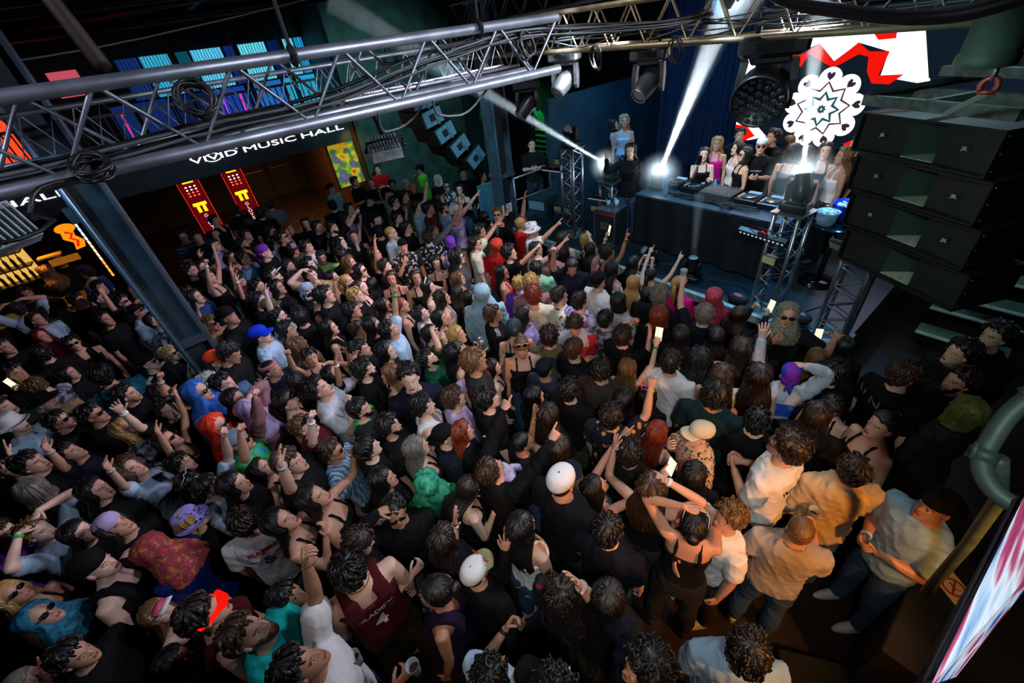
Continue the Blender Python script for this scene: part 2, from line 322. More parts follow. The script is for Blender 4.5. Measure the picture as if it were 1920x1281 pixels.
for i, (a, b, c, s) in enumerate(DR): drape('drape', a, b, 3.95, 4.72, c, s, 'backlit %s drape on the balcony, %s from the left' % ('cyan' if s > .45 else 'deep blue', ['first', 'second', 'third', 'fourth', 'fifth', 'sixth', 'seventh', 'eighth', 'ninth'][i]))
LW = [(-.2, .9, '#1c3f9a', .35), (1.0, 1.8, '#18348a', .25), (1.9, 2.6, '#2a58d8', .45), (2.7, 3.5, '#2a7fe8', .6), (3.6, 4.4, '#2ab8e8', .7)]
for i, (a, b, c, s) in enumerate(LW):
    o = MB().box((-13.78, (a+b)/2, 3.52), (.04, b-a, .78)).build('window_%d' % (i+1), emis('pane_%d' % i, c, s)); o['kind'] = 'structure'
for i, (a, b, z0, z1, c, s) in enumerate(((-4.9, -4.2, 3.2, 4.6, '#e82018', .9), (-4.0, -3.3, 3.2, 4.6, '#ff3a18', 1.1), (-3.1, -2.5, 3.2, 4.3, '#d81848', .8), (-2.4, -1.75, 3.25, 4.3, '#ff4a28', 1.1), (-1.5, -1.05, 3.3, 4.1, '#e02838', .9), (-.85, -.35, 4.2, 4.65, '#e05a70', .7))):
    o = MB().box((-13.78, (a+b)/2, (z0+z1)/2), (.05, b-a, z1-z0)).build('window_%d' % (i+6), emis('pane_red_%d' % i, c, s)); o['kind'] = 'structure'
mb = MB()
for i, y in enumerate((-1.0, .2, 1.35, 2.6, 3.6)):
    t = thing('balcony_post', 'dark wooden balcony post, %s from the left' % ['first', 'second', 'third', 'fourth', 'fifth'][i], 'post', (-12.9, y, 3.12), group='balcony posts'); MB().box((0, 0, .9), (.09, .09, 1.8)).build('post', BLKM, t)
for i, (y, c) in enumerate(((-.1, '#b82878'), (1.9, '#9a30c8'), (2.3, '#d828a8'))):
    tag(MB().tube([(-13.2, y, 3.12), (-13.2, y+.05, 3.8)], .02, 8).build('neon_tube', emis('neon_%d' % i, c, 1.6), smooth=True), ['magenta neon tube at the balcony left', 'purple neon tube mid balcony', 'pink neon tube beside the purple one'][i], 'neon light')
SIGNW = emis('sign_white_light', '#f4f4ff', 3.2)
def vsign(yc, label):
    t = thing('lit_sign', label, 'sign', (-11.85, yc, 2.79))
    Mx = lambda dy, dz: frame((0, dy, dz), (0, 1, 0), (0, 0, 1))
    for nm_, tx, a, b in (('logo_lettering', 'VIVID', -1.74, -.80), ('lettering', 'MUSIC', -.66, .52), ('lettering', 'HALL', .66, 1.72)):
        me = text_mesh(tx, .155, .004, 1, .0); v = np.empty(len(me.vertices)*3); me.vertices.foreach_get('co', v); v = v.reshape(-1, 3); lo, hi = v[:, 0].min(), v[:, 0].max(); v[:, 0] = a+(v[:, 0]-lo)*(b-a)/(hi-lo); me.vertices.foreach_set('co', v.ravel()); mobj(nm_, me, SIGNW, t, Mx(0, 0))
    mb = MB(); mb.tube([(0.004, -1.25+.50*cos(a), .10*sin(a)+.03) for a in np.linspace(.3, pi-.3, 16)], .008, 6); mb.tube([(0.004, -1.30+.16*cos(a), .08*sin(a)) for a in np.linspace(0, 2*pi, 20)], .006, 6); mb.build('eye_mark', SIGNW, t, True)
vsign(2.35, 'white lit sign reading VIVID MUSIC HALL on the balcony front')
vsign(-3.2, 'white lit sign ending in MUSIC HALL on the balcony front at far left')
# glove banners
def banner(y, label):
    t = thing('lit_banner', label, 'sign', (-12.45, y, 0)); M = frame((0, 0, 0), (0, 1, 0), (0, 0, 1))
    MB().box((0, 0, 1.25), (.10, .46, 2.5), bev=.01).build('banner_case', mat('banner_dark', '#1a0406', .3), t)
    MB().box((.052, 0, 1.85), (.006, .38, 1.24)).build('banner_face', emis('banner_red', '#7a0c10', .55), t)
    mb = MB()
    for k in (-1, 1): mb.tube([(.06, k*.215, 1.2), (.06, k*.215, 2.5)], .008, 6)
    mb.build('edge_light', emis('edge_red', '#ff3018', 1.0), t)
    Y_ = emis('banner_yellow', '#ffc818', 1.6); MB().box((.06, 0, 2.38), (.01, .22, .09)).build('yellow_tag', Y_, t); mb = MB(); mb.box((.06, 0, 1.86), (.01, .28, .07)); mb.box((.06, -.06, 1.76), (.01, .07, .17)); mb.box((.06, .06, 1.76), (.01, .07, .17)); mb.build('yellow_mark', Y_, t)
    mb = MB()
    for i in range(4):
        for j in range(3): mb.ell((.062, -.09+j*.09, 2.06+i*.065), (.008, .022, .016), 0 if i < 2 else 1, 8, 5)
    mb.build('lamp_dots', [emis('dot_red', '#ff5038', 3.5), emis('dot_white', '#e8d8ff', 3.0)], t)
    for q, ch in enumerate('GLOVE'): mobj('lettering', text_mesh(ch, .10, .002, 1.2), emis('banner_text', '#ffe0d8', 1.2), t, frame((.06, 0, 1.58-q*.09), (0, 1, 0), (0, 0, 1)))
    return t
banner(.38, 'red and yellow lit vertical banner on the left under the balcony'); banner(1.30, 'red and yellow lit vertical banner on the right under the balcony')
tag(MB().box((-19.17, 3.62, 2.40), (.04, .26, .16)).build('exit_sign', emis('exit_red', '#d81818', 1.0)), 'small red lit exit sign in the dark hall under the balcony', 'sign')
# poster
t = thing('poster', 'large colourful illuminated poster at the right end under the balcony', 'poster', (-12.35, 4.0, 0))
MB().box((0, 0, 1.9), (.05, .80, 1.3)).build('poster_frame', mat('poster_frame', '#4a2a14', .5), t)
pm = patmat('poster_print', 'noise', [(.3, '#c81e10'), (.42, '#e8c020'), (.52, '#2f8a3a'), (.62, '#7a3a8a'), (.72, '#2aa0b8')], 3.2); pb = pm.node_tree.nodes['Principled BSDF']; rp = [n for n in pm.node_tree.nodes if n.type == 'VALTORGB'][0]; pm.node_tree.links.new(rp.outputs[0], pb.inputs['Emission Color']); pb.inputs['Emission Strength'].default_value = .55
MB().box((.03, 0, 1.9), (.012, .72, 1.2)).build('printed_face', pm, t)
tag(MB().tube([(-12.15, 4.38, .0), (-12.15, 4.38, 2.9)], .05, 4).build('wooden_jamb', mat('jamb', '#6a3c1c', .5)), 'brown wooden jamb beside the colourful poster', 'jamb')
# doors and furniture in the dark hall
for i, (y0, y1) in enumerate(((2.2, 3.1), (3.2, 4.1))):
    o = MB().box((-19.15, (y0+y1)/2, 1.1), (.06, y1-y0, 2.2), bev=.01).build('door_%d' % (i+1), mat('door_brown', '#20140d', .5)); o['kind'] = 'structure'
    h = MB().tube([(.05, y0+.1, 1.05), (.09, y0+.1, 1.05), (.09, y1-.1, 1.05), (.05, y1-.1, 1.05)], .014, 8).build('door_push_bar', mat('bar_pale', '#b08c60', .35, .7), o)
    h.location = (-19.15, 0, 0)
# bar at far left
t = thing('bar_shelf', 'glowing warm back-bar shelf at the far left', 'shelf', (-12.9, -4.1, 0)); WARM = emis('bar_warm', '#ffc860', .8); 
MB().box((-.05, 0, 1.75), (.05, 2.4, 1.1)).build('light_panel', WARM, t)
for z in (1.25, 1.55, 1.85, 2.15): MB().box((.12, 0, z), (.28, 2.4, .03)).build('shelf_board', mat('shelf_board', '#8a6430', .4), t)
for r_ in range(4):
    for i in range(20):
        b = MB().loft([[(rr*cos(2*pi*j/8), rr*sin(2*pi*j/8), z) for j in range(8)] for rr, z in ((.03, 0), (.032, .14), (.012, .19), (.012, .24))]).build('bottle', mat('bottle_glass_%d' % (i % 3), ['#3a2a10', '#8a6a30', '#2a3a1c'][i % 3], .15), None, True, (-12.78, -5.2+i*.115, 1.265+r_*.30))
        tag(b, 'small bottle standing on the glowing back-bar shelf', 'bottle', 'bottles on the back bar')
tag(MB().box((-10.9, -3.5, .55), (.6, 2.6, 1.1), bev=.02).box((-10.9, -3.5, 1.13), (.7, 2.7, .06)).build('bar_counter', mat('bar_wood', '#3a2a1a', .3)), 'dark bar counter at the far left', 'bar')
t = thing('neon_sign', 'orange glowing emblem sign above the bar', 'sign', (-11.9, -1.93, 2.02)); OR = emis('neon_orange', '#ff7a10', 1.6)
a_ = [(.16*cos(q), .16+.09*sin(q)) for q in np.linspace(0, 2*pi, 18)]; b_ = [(-.1, .12), (.1, .14), (.07, .0), (.15, -.12), (.1, -.24), (-.06, -.26), (-.02, -.12), (-.13, -.02)]
MB().prism(a_, 0, .02, frame((0, 0, 0), (0, 1, 0), (0, 0, 1))).prism(b_, 0, .02, frame((.003, 0, 0), (0, 1, 0), (0, 0, 1))).build('glowing_shape', OR, t)
MB().tube([(.03, -.04, .1), (.03, .05, .05), (.03, -.02, -.03), (.03, .06, -.1), (.03, 0, -.2)], .022, 8).build('red_squiggle', emis('neon_red', '#e02808', 1.0), t, True)
t = thing('light_strip', 'vertical strip of white to amber lights beside the orange emblem', 'light strip', (-11.9, -1.86, 1.72))
for k in range(14): MB().box((0, .12-.002*k, .55-k*.09), (.02, .035, .075)).build('strip_lamp', emis('strip_%d' % (k//5), ['#c8e0ff', '#ffd8a8', '#ffa030'][k//5], 1.6), t)
tag(MB().box((-11.6, -2.35, 1.85), (.2, .35, .03)).box((-11.62, -2.2, 1.70), (.05, .45, .12)).build('lit_menu_board', mat('menu_board', '#8a5a18', .5, emit='#ff9a20', es=.22)), 'amber-lit board below the orange emblem', 'board')
# ---------------------------------------------------------------- stage
struct(slab('trim_stage_front', -7.2, -.72, 5.12, 5.20, .82, .93, mat('stage_edge_pale', '#8fa3a8', .5, noise=.3, nscale=12)))
t = thing('stage', 'raised black stage with blue-lit deck', 'stage', (0, 0, 0)); slab('deck', -7.16, -.72, 5.2, 11.8, .80, .90, STAGEM, t); slab('front_panel', -7.15, -.75, 5.24, 5.30, 0, .80, BLKM, t); slab('side_panel', -.78, -.72, 5.3, 11.8, 0, .8, BLKM, t)
t = thing('stage_curtain', 'dark blue pleated curtain across the back of the stage', 'curtain'); mb = MB(); V = []; F = []; n = 420
for i in range(n+1):
    x = -7.1+7.6*i/n; yy = 10.6+.05*sin(i*.9)+.02*sin(i*2.3); V += [(x, yy, .9), (x, yy+.01, 5.6)]
F = [(2*i, 2*i+2, 2*i+3, 2*i+1) for i in range(n)]; mb.add(V, F).build('pleated_fabric', CURT, t, True)
# LED screen
t = thing('led_screen', 'big bright LED screen with red and white kaleidoscope picture', 'screen'); YS = 9.0
MB().box((-2.3, YS+.09, 3.0), (4.0, .14, 1.95)).build('screen_housing', BLKM, t)
LW_ = emis('led_white', '#fff4f6', 1.6); LR = emis('led_red', '#e81408', 1.15); LD = emis('led_dark', '#1c2c3c', .45); LT = emis('led_teal', '#2a6a70', .6); LP = emis('led_purple', '#6a4a62', .5)
HEARTP = emis('led_heart', '#4a3a50', .5)
def flat(polys, y, m, name):
    mb = MB()
    for p in polys: mb.ngon([(max(-4.28, min(-.3, q[0])), y, max(2.02, min(3.97, q[1]))) for q in reversed(p)])
    o = mb.build(name, m, t); return o
flat([[(-4.28, 2.02), (-4.28, 3.97), (-.3, 3.97), (-.3, 2.02)]], YS+.015, LD, 'picture_ground'); [flat([q], YS+.010, LW_, 'picture_white_field') for q in LED['white']]; [flat([q], YS+.005, LR, 'picture_red_band') for q in LED['red']]
cx, cz = LED['mand'][0][0]; star = lambda n, a, b, ph=0: [(cx+(a if k % 2 == 0 else b)*cos(pi*k/n+ph), cz+(a if k % 2 == 0 else b)*sin(pi*k/n+ph)) for k in range(2*n)]
circ = lambda x, z, r_, n=20: [(x+r_*cos(2*pi*k/n), z+r_*sin(2*pi*k/n)) for k in range(n)]
S_ = .66; ph = pi/2
def outline(fr): return [(cx+fr(a)*cos(a+ph), cz+fr(a)*sin(a+ph)) for a in np.linspace(0, 2*pi, 217)[:-1]]
flat([outline(lambda a: .47+.135*abs(cos(4.5*a))**.6)], YS+.001, LW_, 'mandala_lobes')
for x00_ in [0]: HT = ([[(x0+.068*a*cos(th)-.068*b*sin(th), z0+.068*a*sin(th)+.068*b*cos(th)) for a, b in ((-1, 0), (-.2, .75), (.55, .85), (.8, .35), (.35, 0), (.8, -.35), (.55, -.85), (-.2, -.75))] for k in range(9) for th in (2*pi*k/9+ph,) for x0, z0 in ((cx+.485*cos(th), cz+.485*sin(th)),)])
for q in HT: flat([q], YS-.003, HEARTP, 'mandala_heart')
mb = MB()
def ringstar(mb, n, a, b, w_, ph): 
    P = star(n, a, b, ph); Q = star(n, a-w_, b-w_, ph); m = len(P)
    for k in range(m): mb.ngon([(P[k][0], YS-.004, P[k][1]), (Q[k][0], YS-.004, Q[k][1]), (Q[(k+1) % m][0], YS-.004, Q[(k+1) % m][1]), (P[(k+1) % m][0], YS-.004, P[(k+1) % m][1])])
ringstar(mb, 9, .41, .30, .034, ph); mb.build('mandala_outline', LP, t)
mb = MB(); ringstar(mb, 8, .27, .18, .05, ph); mb.build('mandala_star', LT, t); mb = MB(); ringstar(mb, 8, .075, .05, .045, ph); mb.build('mandala_core', LT, t)
tag(area('led_glow', (-2.3, 8.9, 3.0), (-2.3, 5, 1.6), (1, .8, .8), 30, 3.6, 1.7), None)
# trusses
def box_truss(name, p0, p1, size, rt, step, m, label, up=(0, 0, 1), lace=.009, m2=None, sides=(0, 1, 2, 3)):
    t = thing(name, label, 'truss'); p0 = np.array(p0, float); p1 = np.array(p1, float); d = p1-p0; L = np.linalg.norm(d); d /= L; up = np.array(up, float); up = up-d*(up@d); up /= np.linalg.norm(up); sd = np.cross(d, up)
    C_ = [(-1, 1), (1, 1), (1, -1), (-1, -1)]; h = size/2
    for a, b in C_: MB().tube([p0+h*(a*sd+b*up), p1+h*(a*sd+b*up)], rt, 14).build('chord', m, t, True)
    mb = MB(); n = max(2, int(round(L/step)))
    for f in sides:
        A, B = C_[f], C_[(f+1) % 4]
        for k in range(n):
            q0, q1 = p0+d*L*k/n, p0+d*L*(k+.5)/n; q2 = p0+d*L*(k+1)/n
            mb.tube([q0+h*(A[0]*sd+A[1]*up), q1+h*(B[0]*sd+B[1]*up), q2+h*(A[0]*sd+A[1]*up)], lace, 8, caps=False)
        if len(sides) == 2: mb.build('lacing', m2 or m, t, True); mb = MB()
    if len(sides) > 2: mb.build('lacing', m2 or m, t, True)
    return t
nt_ = box_truss('lighting_truss', (-2.24, -2.6, 4.23), (-2.24, 2.1, 4.23), .245, .023, .43, ALUD, 'near silver box truss crossing the picture from lower left to centre', lace=.0085, sides=(1, 3))
box_truss('lighting_truss', (-4.75, -5.0, 4.10), (-4.75, 3.9, 4.10), .30, .016, .30, ALUD, 'second thinner truss behind the near one, running the same way', lace=.006)
box_truss('lighting_truss', (-8.6, 4.15, 4.22), (1.6, 4.15, 4.22), .34, .024, .42, BRASSY, 'warm grey truss running above the stage edge', lace=.010)
box_truss('lighting_truss', (-7.2, 4.9, 4.55), (-1.0, 6.2, 4.75), .30, .02, .40, ALU, 'higher silver truss over the stage behind the warm one', lace=.008)
for k, (y, nm) in enumerate(((.62, 'left'), (1.55, 'right'))):
    tag(MB().tube([(-2.1175+.032*cos(a), y, 4.352+.032*sin(a)) for a in np.linspace(0, 2*pi, 17)], .011, 4).tube([(-2.1175, y, 4.36), (-2.13, y+.03, 5.7)], .008, 6).build('truss_hanger', BLKM), 'black clamp strap hanging the near truss, '+nm, 'hanger', 'truss hangers')
tag(MB().tube([(-3.6, -.2, 5.8), (-2.3, .02, 4.4)], .028, 10).build('drop_pole', mat('rusty', '#2a1c18', .6, .4), smooth=True), 'brown drop pole from the ceiling to the near truss', 'pole')
def wavy(pts, n=10, amp=.01, seed=0):
    r = random.Random(seed); P = [Vector(p) for p in pts]; out = []
    for i in range(len(P)-1):
        for k in range(n):
            t = k/n; a, b = P[i], P[i+1]; c0 = P[max(i-1, 0)]; c1 = P[min(i+2, len(P)-1)]
            q = .5*((2*a)+(b-c0)*t+(2*c0-5*a+4*b-c1)*t*t+(3*a-c0-3*b+c1)*t*t*t); out.append(tuple(q+Vector([r.uniform(-amp, amp) for _ in range(3)])))
    out.append(tuple(P[-1])); return out
r7 = random.Random(5)
for k in range(11):
    dz, dx = r7.uniform(-.03, .03), r7.uniform(-.03, .03); ys = [-2.6, -1.2, -.4, .15, .7, 1.2, 1.8, 2.4, 3.4, 4.1]; zz = [4.16, 4.15, 4.14, 4.16, 4.19, 4.25, 4.30, 4.27, 4.22, 4.24]
    pts = [(-2.14+dx-(.12*max(0, y-1.8))*.7, y, z+dz+r7.uniform(-.012, .012)) for y, z in zip(ys, zz)]
    tag(MB().tube(wavy(pts, 8, .002, k), r7.choice([.0055, .007, .0045]), 6).build('power_cable', RUB if k % 3 else GREYC, smooth=True), 'cable in the bundle strapped along the near truss', 'cable', 'cables along the near truss')
for k in range(6):
    dz = r7.uniform(-.02, .02); xs = [-7.5, -6.2, -5.2, -4.4, -3.7, -3.0, -2.3, -1.6, -.8, .6]; pts = [(x, 4.0+r7.uniform(-.03, .03), 4.18+dz+.03*sin(x*2+k)-.07*(abs(sin(x*1.1+k)) > .8)) for x in xs]
    tag(MB().tube(wavy(pts, 8, .002, k+40), .006, 6).build('power_cable', GREYC if k % 2 else RUB, smooth=True), 'cable draped along the warm grey truss above the stage edge', 'cable', 'cables along the stage edge truss')
def coil(c, R_, nrm, n, label):
    t = []; z = Vector(nrm).normalized(); x = z.orthogonal().normalized(); y = z.cross(x); P = []
    for k in range(n*20): a = 2*pi*k/20; rr = R_*(1+.10*sin(k*.37)+.06*sin(k*1.1)); P.append(tuple(Vector(c)+x*rr*cos(a)+y*rr*sin(a)+z*(.02*sin(k*.21))))
    return tag(MB().tube(P, .006, 6).build('cable_coil', RUB, smooth=True), label, 'cable coil')
coil((-2.06, .22, 4.27), .055, (1, 0, .5), 5, 'coil of black cable hung on the near truss top tube'); coil((-2.06, -.165, 4.13), .05, (.6, 0, 1), 6, 'coil of black cable wound round the near truss lower tube')
coil((-2.12, 1.85, 4.25), .06, (1, .3, .3), 4, 'loose cable loops near the right end of the near truss'); coil((-3.4, 3.9, 3.98), .10, (.5, 1, .1), 4, 'loose cable loops under the stage edge truss, left'); coil((-2.5, 3.9, 4.0), .09, (.5, 1, .1), 3, 'loose cable loops under the stage edge truss beside the big lamp')
for k, pts in enumerate((((-2.1, 1.2, 4.1), (-2.15, 1.25, 4.02), (-2.2, 1.45, 3.99), (-2.2, 1.62, 4.08)), ((-2.1, .9, 4.1), (-2.2, .95, 4.0), (-2.3, 1.15, 4.0), (-2.3, 1.3, 4.1)), ((-2.12, -.18, 4.1), (-1.95, -.30, 4.12), (-1.9, -.36, 4.06), (-1.88, -.42, 4.02)))):
    tag(MB().tube(wavy(pts, 10, .001, k), .0065, 6).build('drooping_cable', GREYC if k < 2 else RUB, smooth=True), ['grey cable drooping below the near truss, long loop', 'grey cable drooping below the near truss, short loop', 'black cable running from the near truss to the left floodlight'][k], 'cable')
tag(MB().tube(wavy([(-1.35, 2.3, 4.62), (-1.01, 2.2, 4.335), (-.69, 2.15, 4.245), (-.45, 2.1, 4.215), (-.28, 2.1, 4.235), (-.05, 2.1, 4.33)], 10, 0), .022, 12).build('black_hose', BLK, smooth=True), 'thick black hose curving across the top right corner', 'hose')
tag(MB().tube(wavy([(-11, -2.5, 5.0), (-10, -1.5, 4.75), (-9.4, .5, 4.8), (-9, 3.5, 5.1)], 12, .003, 3), .012, 6).build('pale_wire', mat('wire_pale', '#a8b0b4', .5), smooth=True), 'pale wire sagging under the ceiling, upper left', 'wire')

# ---------------------------------------------------------------- lighting fixtures
CUPM = mat('cup_plastic', '#c9d4de', .25, spec=.6, alpha=.55)
LENSG = mat('lens_glass', '#8fa0a8', .08, spec=1.0); LAMPON = emis('lamp_on', '#f2faff', 60); HEADB = mat('fixture_black', '#16181b', .35, noise=.2, nscale=10); HEADG = mat('fixture_grey', '#3f4446', .45, noise=.4, nscale=14)
def moving_head(label, loc, aim, s=1.0, rz=0, on=False, hang=False, face='lens', m=None, power=0, angle=8, beam_len=0, col=(.75, .9, 1), drop=.12):
    """base, yoke of two arms, pivoting head with lens; base at loc"""
    m = m or HEADB; up = -1 if hang else 1; t = thing('moving_head_light', label, 'stage light', loc, rz); t.scale = (s, s, s)
    MB().box((0, 0, up*.05), (.34, .26, .10), bev=.02).box((0, 0, up*.115), (.20, .20, .04), bev=.01).build('base', m, t)
    MB().box((0, -.131, up*.05), (.18, .006, .05)).build('control_panel', mat('panel_dark', '#22262a', .2), t)
    for sd in (-1, 1): MB().loft([[(sd*(.125+a*.02), y, up*z) for a, y in ((-1, -.05), (1, -.05), (1, .05), (-1, .05))] if True else None for z in (.12,)]+[[(sd*(.135+a*.018), y*k_, up*z) for a, y in ((-1, -.05), (1, -.05), (1, .05), (-1, .05))] for z, k_ in ((.22, 1.2), (.33, 1.1), (.37, .6))]).build('yoke_arm', m, t)
    hc = Vector((0, 0, up*.29)); Mi = Matrix.LocRotScale(Vector(loc), Euler((0, 0, rz)), Vector((s, s, s))); d = (Vector(aim)-Mi@hc).normalized(); ql = (Euler((0, 0, rz)).to_matrix().inverted()@d).to_track_quat('Z', 'X'); HMx = Matrix.Translation(hc)@ql.to_matrix().to_4x4()
    n = 28; C_ = lambda r_, z: [(r_*cos(2*pi*j/n), r_*sin(2*pi*j/n), z) for j in range(n)]
    if face == 'wash':
        h = MB().loft([C_(.05, -.13), C_(.11, -.11), C_(.145, -.04), C_(.150, .06), C_(.152, .085), C_(.150, .10), C_(.138, .104), C_(.136, .09)])
    else:
        h = MB().loft([C_(.05, -.17), C_(.085, -.15), C_(.098, -.06), C_(.098, .06), C_(.085, .14), C_(.088, .17), C_(.080, .175), C_(.074, .16)])
        for k in range(4): h.tube([(.1*cos(2*pi*j/24), .1*sin(2*pi*j/24), -.12+k*.022) for j in range(25)], .004, 4, caps=False)
    h = h.build('head', m, t, True); h.matrix_local = HMx
    if face == 'wash':
        mb = MB(); pts = [(0, 0)]+[(.045*cos(2*pi*k/6), .045*sin(2*pi*k/6)) for k in range(6)]+[(.088*cos(2*pi*k/12), .088*sin(2*pi*k/12)) for k in range(12)]+[(.122*cos(2*pi*k/18), .122*sin(2*pi*k/18)) for k in range(18)]
        for a, b in pts: mb.loft([[(a+.019*cos(q*pi/3), b+.019*sin(q*pi/3), .092)for q in range(6)], [(a+.012*cos(q*pi/3), b+.012*sin(q*pi/3), .100) for q in range(6)]])
        mb.build('lens_cells', mat('cell_dark', '#2b3034', .15, spec=.9), h)
    else:
        MB().ell((0, 0, .158), (.074, .074, .014), 0, 24, 8).build('lens', LAMPON if on else LENSG, h, True)
        MB().tube([(.078*cos(q), .078*sin(q), .172) for q in np.linspace(0, 2*pi, 25)], .006, 6, caps=False).build('lens_ring', mat('ring_pale', '#b8bcc0', .3, .7), h, True)
    if hang: MB().tube([(-.08, 0, 0), (-.08, 0, drop)], .014, 8).tube([(.08, 0, 0), (.08, 0, drop)], .014, 8).tube([(-.08, 0, .10), (.08, 0, .10)], .02, 8).build('clamp', STEELB, t, True)
    if power:
        o = spot('beam_lamp', (0, 0, 0), (0, 0, -1), col, power, angle, .35, .02); src = Mi@(HMx@Vector((0, 0, .20))); o.location = src; o.rotation_euler = (-d).to_track_quat('Z', 'Y').to_euler()
        if beam_len:
            e = src+d*beam_len; mh_ = R(angle/2); r0 = .045*s; r1 = r0+beam_len*math.tan(mh_)*.9
            beams.append((src, e, r0, r1, label))
    return t
beams = []
mC = (-5.58, 5.76); mE = (-1.68, 5.33); mD = (-4.95, 6.10)
def tower(x, y, z0, z1, label, s=.27, rz=0):
    t = thing('truss_tower', label, 'truss', (x, y, z0), rz); h = s/2; L = z1-z0
    for a in (-1, 1):
        for b in (-1, 1): MB().tube([(a*h, b*h, 0), (a*h, b*h, L)], .024, 12).build('chord', ALU, t, True)
    mb = MB(); n = max(3, round(L/.26)); C_ = [(-1, -1), (1, -1), (1, 1), (-1, 1)]
    for f in range(4):
        A, B = C_[f], C_[(f+1) % 4]
        for k in range(n): z = L*k/n; mb.tube([(A[0]*h, A[1]*h, z), (B[0]*h, B[1]*h, z+L/n/2), (A[0]*h, A[1]*h, z+L/n)], .009, 8, caps=False)
    mb.build('lacing', ALU, t, True); MB().box((0, 0, .006), (.42, .42, .012)).build('base_plate', DUST, t); MB().box((0, 0, L+.006), (.36, .36, .014)).build('top_plate', ALU, t); return t
tower(mC[0], mC[1], .9, 2.50, 'tall aluminium truss tower left of the stage centre, lit cyan', rz=.1)
tower(mD[0], mD[1], .9, 1.92, 'short aluminium truss tower behind and right of the tall one')
tower(mE[0], mE[1], .9, 2.28, 'aluminium truss tower in front of the DJ table right end', rz=-.1)
tower(-.90, 5.30, .9, 2.35, 'aluminium truss tower beneath the hanging speaker stack')
moving_head('lit beam light at the DJ table left corner, wide white beam', (-4.22, 6.42, 1.80), (-3.40, 6.6, 4.60), .62, 0, True, power=11000, angle=9, beam_len=3.1)
moving_head('lit beam light on the tower at the DJ table right end', (mE[0], mE[1], 2.30), (-2.35, 6.1, 4.7), .85, 0, True, power=6500, angle=7, beam_len=2.0)
moving_head('lit beam light on the short tower, thin beam to the upper left', (mD[0], mD[1], 1.94), (-6.80, 2.64, 4.90), .72, 0, True, power=14000, angle=4, beam_len=4.6)
moving_head('unlit moving light on top of the tall tower, head turned up', (mC[0], mC[1], 2.52), (-5.2, 4.5, 3.6), .85, .2)
moving_head('moving light on the stage floor by the crowd with a lit ring', (-2.88, 5.52, .90), (-2.93, 5.40, 3.2), .8, .1, power=160, angle=3, beam_len=.95)
moving_head('moving light on the stage floor left of the lit ring one, tipped over', (-3.62, 5.50, .90), (-4.2, 4.6, 1.9), .8, .4)
moving_head('big round wash light hanging above the stage edge', (-1.80, 4.15, 4.06), (-.9, .4, 2.3), 1.42, .5, hang=True, face='wash')
moving_head('grey moving light hanging under the truss, above the left end of the DJ table', (-2.93, 4.15, 4.02), (-3.0, 3.0, 2.9), 1.0, .4, hang=True, m=HEADG)
moving_head('grey moving light hanging from the truss, left of the other grey one', (-4.08, 4.15, 4.04), (-4.2, 3.0, 2.9), 1.0, .5, hang=True, m=HEADG)
moving_head('black moving light hanging near the end of the near truss', (-4.62, 4.0, 3.78), (-4.9, 3.0, 2.6), .95, .7, hang=True, drop=.30)
moving_head('dusty moving light high up by the steel column behind the truss', (-6.3, 4.15, 4.02), (-6.6, 2.8, 3.0), .80, .5, hang=True, m=HEADG)
moving_head('lamp glaring on the higher stage truss at centre top', (-2.86, 5.4, 4.45), (-3.7, 5.9, 3.0), .5, .2, True, hang=True, power=35, angle=50)
# beams: haze lit by the lamps
def haze(p0, p1, r0, r1, dens, label):
    m = bpy.data.materials.new('haze'); m.use_nodes = True; nt = m.node_tree; nt.nodes.clear(); o = nt.nodes.new('ShaderNodeOutputMaterial'); v = nt.nodes.new('ShaderNodeVolumeScatter')
    v.inputs['Color'].default_value = (.8, .93, 1, 1); v.inputs['Density'].default_value = dens; v.inputs['Anisotropy'].default_value = .25; nt.links.new(v.outputs[0], o.inputs['Volume'])
    ob = MB().tube([tuple(p0), tuple(p1)], [r0, r1], 32).build('haze_beam', m, None, True); tag(ob, label, 'light beam', kind='stuff')
for i, (a, b, r0, r1, l) in enumerate(beams): haze(a, b, r0*1.3, r1*1.25, (.55, .6, .25, .9)[i], ['wide hazy white beam rising from the DJ table left corner', 'hazy beam rising from the tower lamp by the DJ', 'thin hazy beam crossing to the upper left past the column', 'thin blue beam rising from the lit floor lamp'][i])
# floodlights
def flood(label, loc, aim, s=1.0):
    t = thing('floodlight', label, 'stage light', loc); M = (Vector(aim)-Vector(loc)).to_track_quat('-Z', 'Y').to_matrix().to_4x4(); MB
    o = MB().loft([[(-.14, -.10, 0), (.14, -.10, 0), (.14, .10, 0), (-.14, .10, 0)], [(-.15, -.11, -.10), (.15, -.11, -.10), (.15, .11, -.10), (-.15, .11, -.10)]]); [o.box((-.12+k*.03, 0, .012), (.006, .18, .03)) for k in range(9)]
    b = o.build('lamp_housing', mat('lamp_grey', '#8a9294', .5, noise=.4, nscale=16), t); b.matrix_local = M; f_ = MB().box((0, 0, -.102), (.26, .18, .006)).build('front_glass', mat('flood_glass', '#2a3a4a', .1), b)
    y = MB().tube([(-.17, 0, -.05), (-.17, 0, .14), (-.05, 0, .20), (.05, 0, .20), (.17, 0, .14), (.17, 0, -.05)], .011, 8).build('yoke_bracket', STEELB, t, True); y.matrix_local = M@Matrix.Rotation(R(35), 4, 'X')
    for sd in (-1, 1): k = MB().tube([(sd*.165, 0, -.05), (sd*.20, 0, -.05)], .022, 10).build('knob', BLK, b, True)
    t.scale = (s, s, s); return t
flood('grey floodlight hanging in front of the plaster wall, beside the lit sign', (-3.0, 1.27, 3.80), (-3.8, 1.5, 2.6), .72)
flood('blue-grey floodlight at the left edge above the bar', (-1.6, -.37, 4.10), (-2.4, -1.0, 3.7), .48)
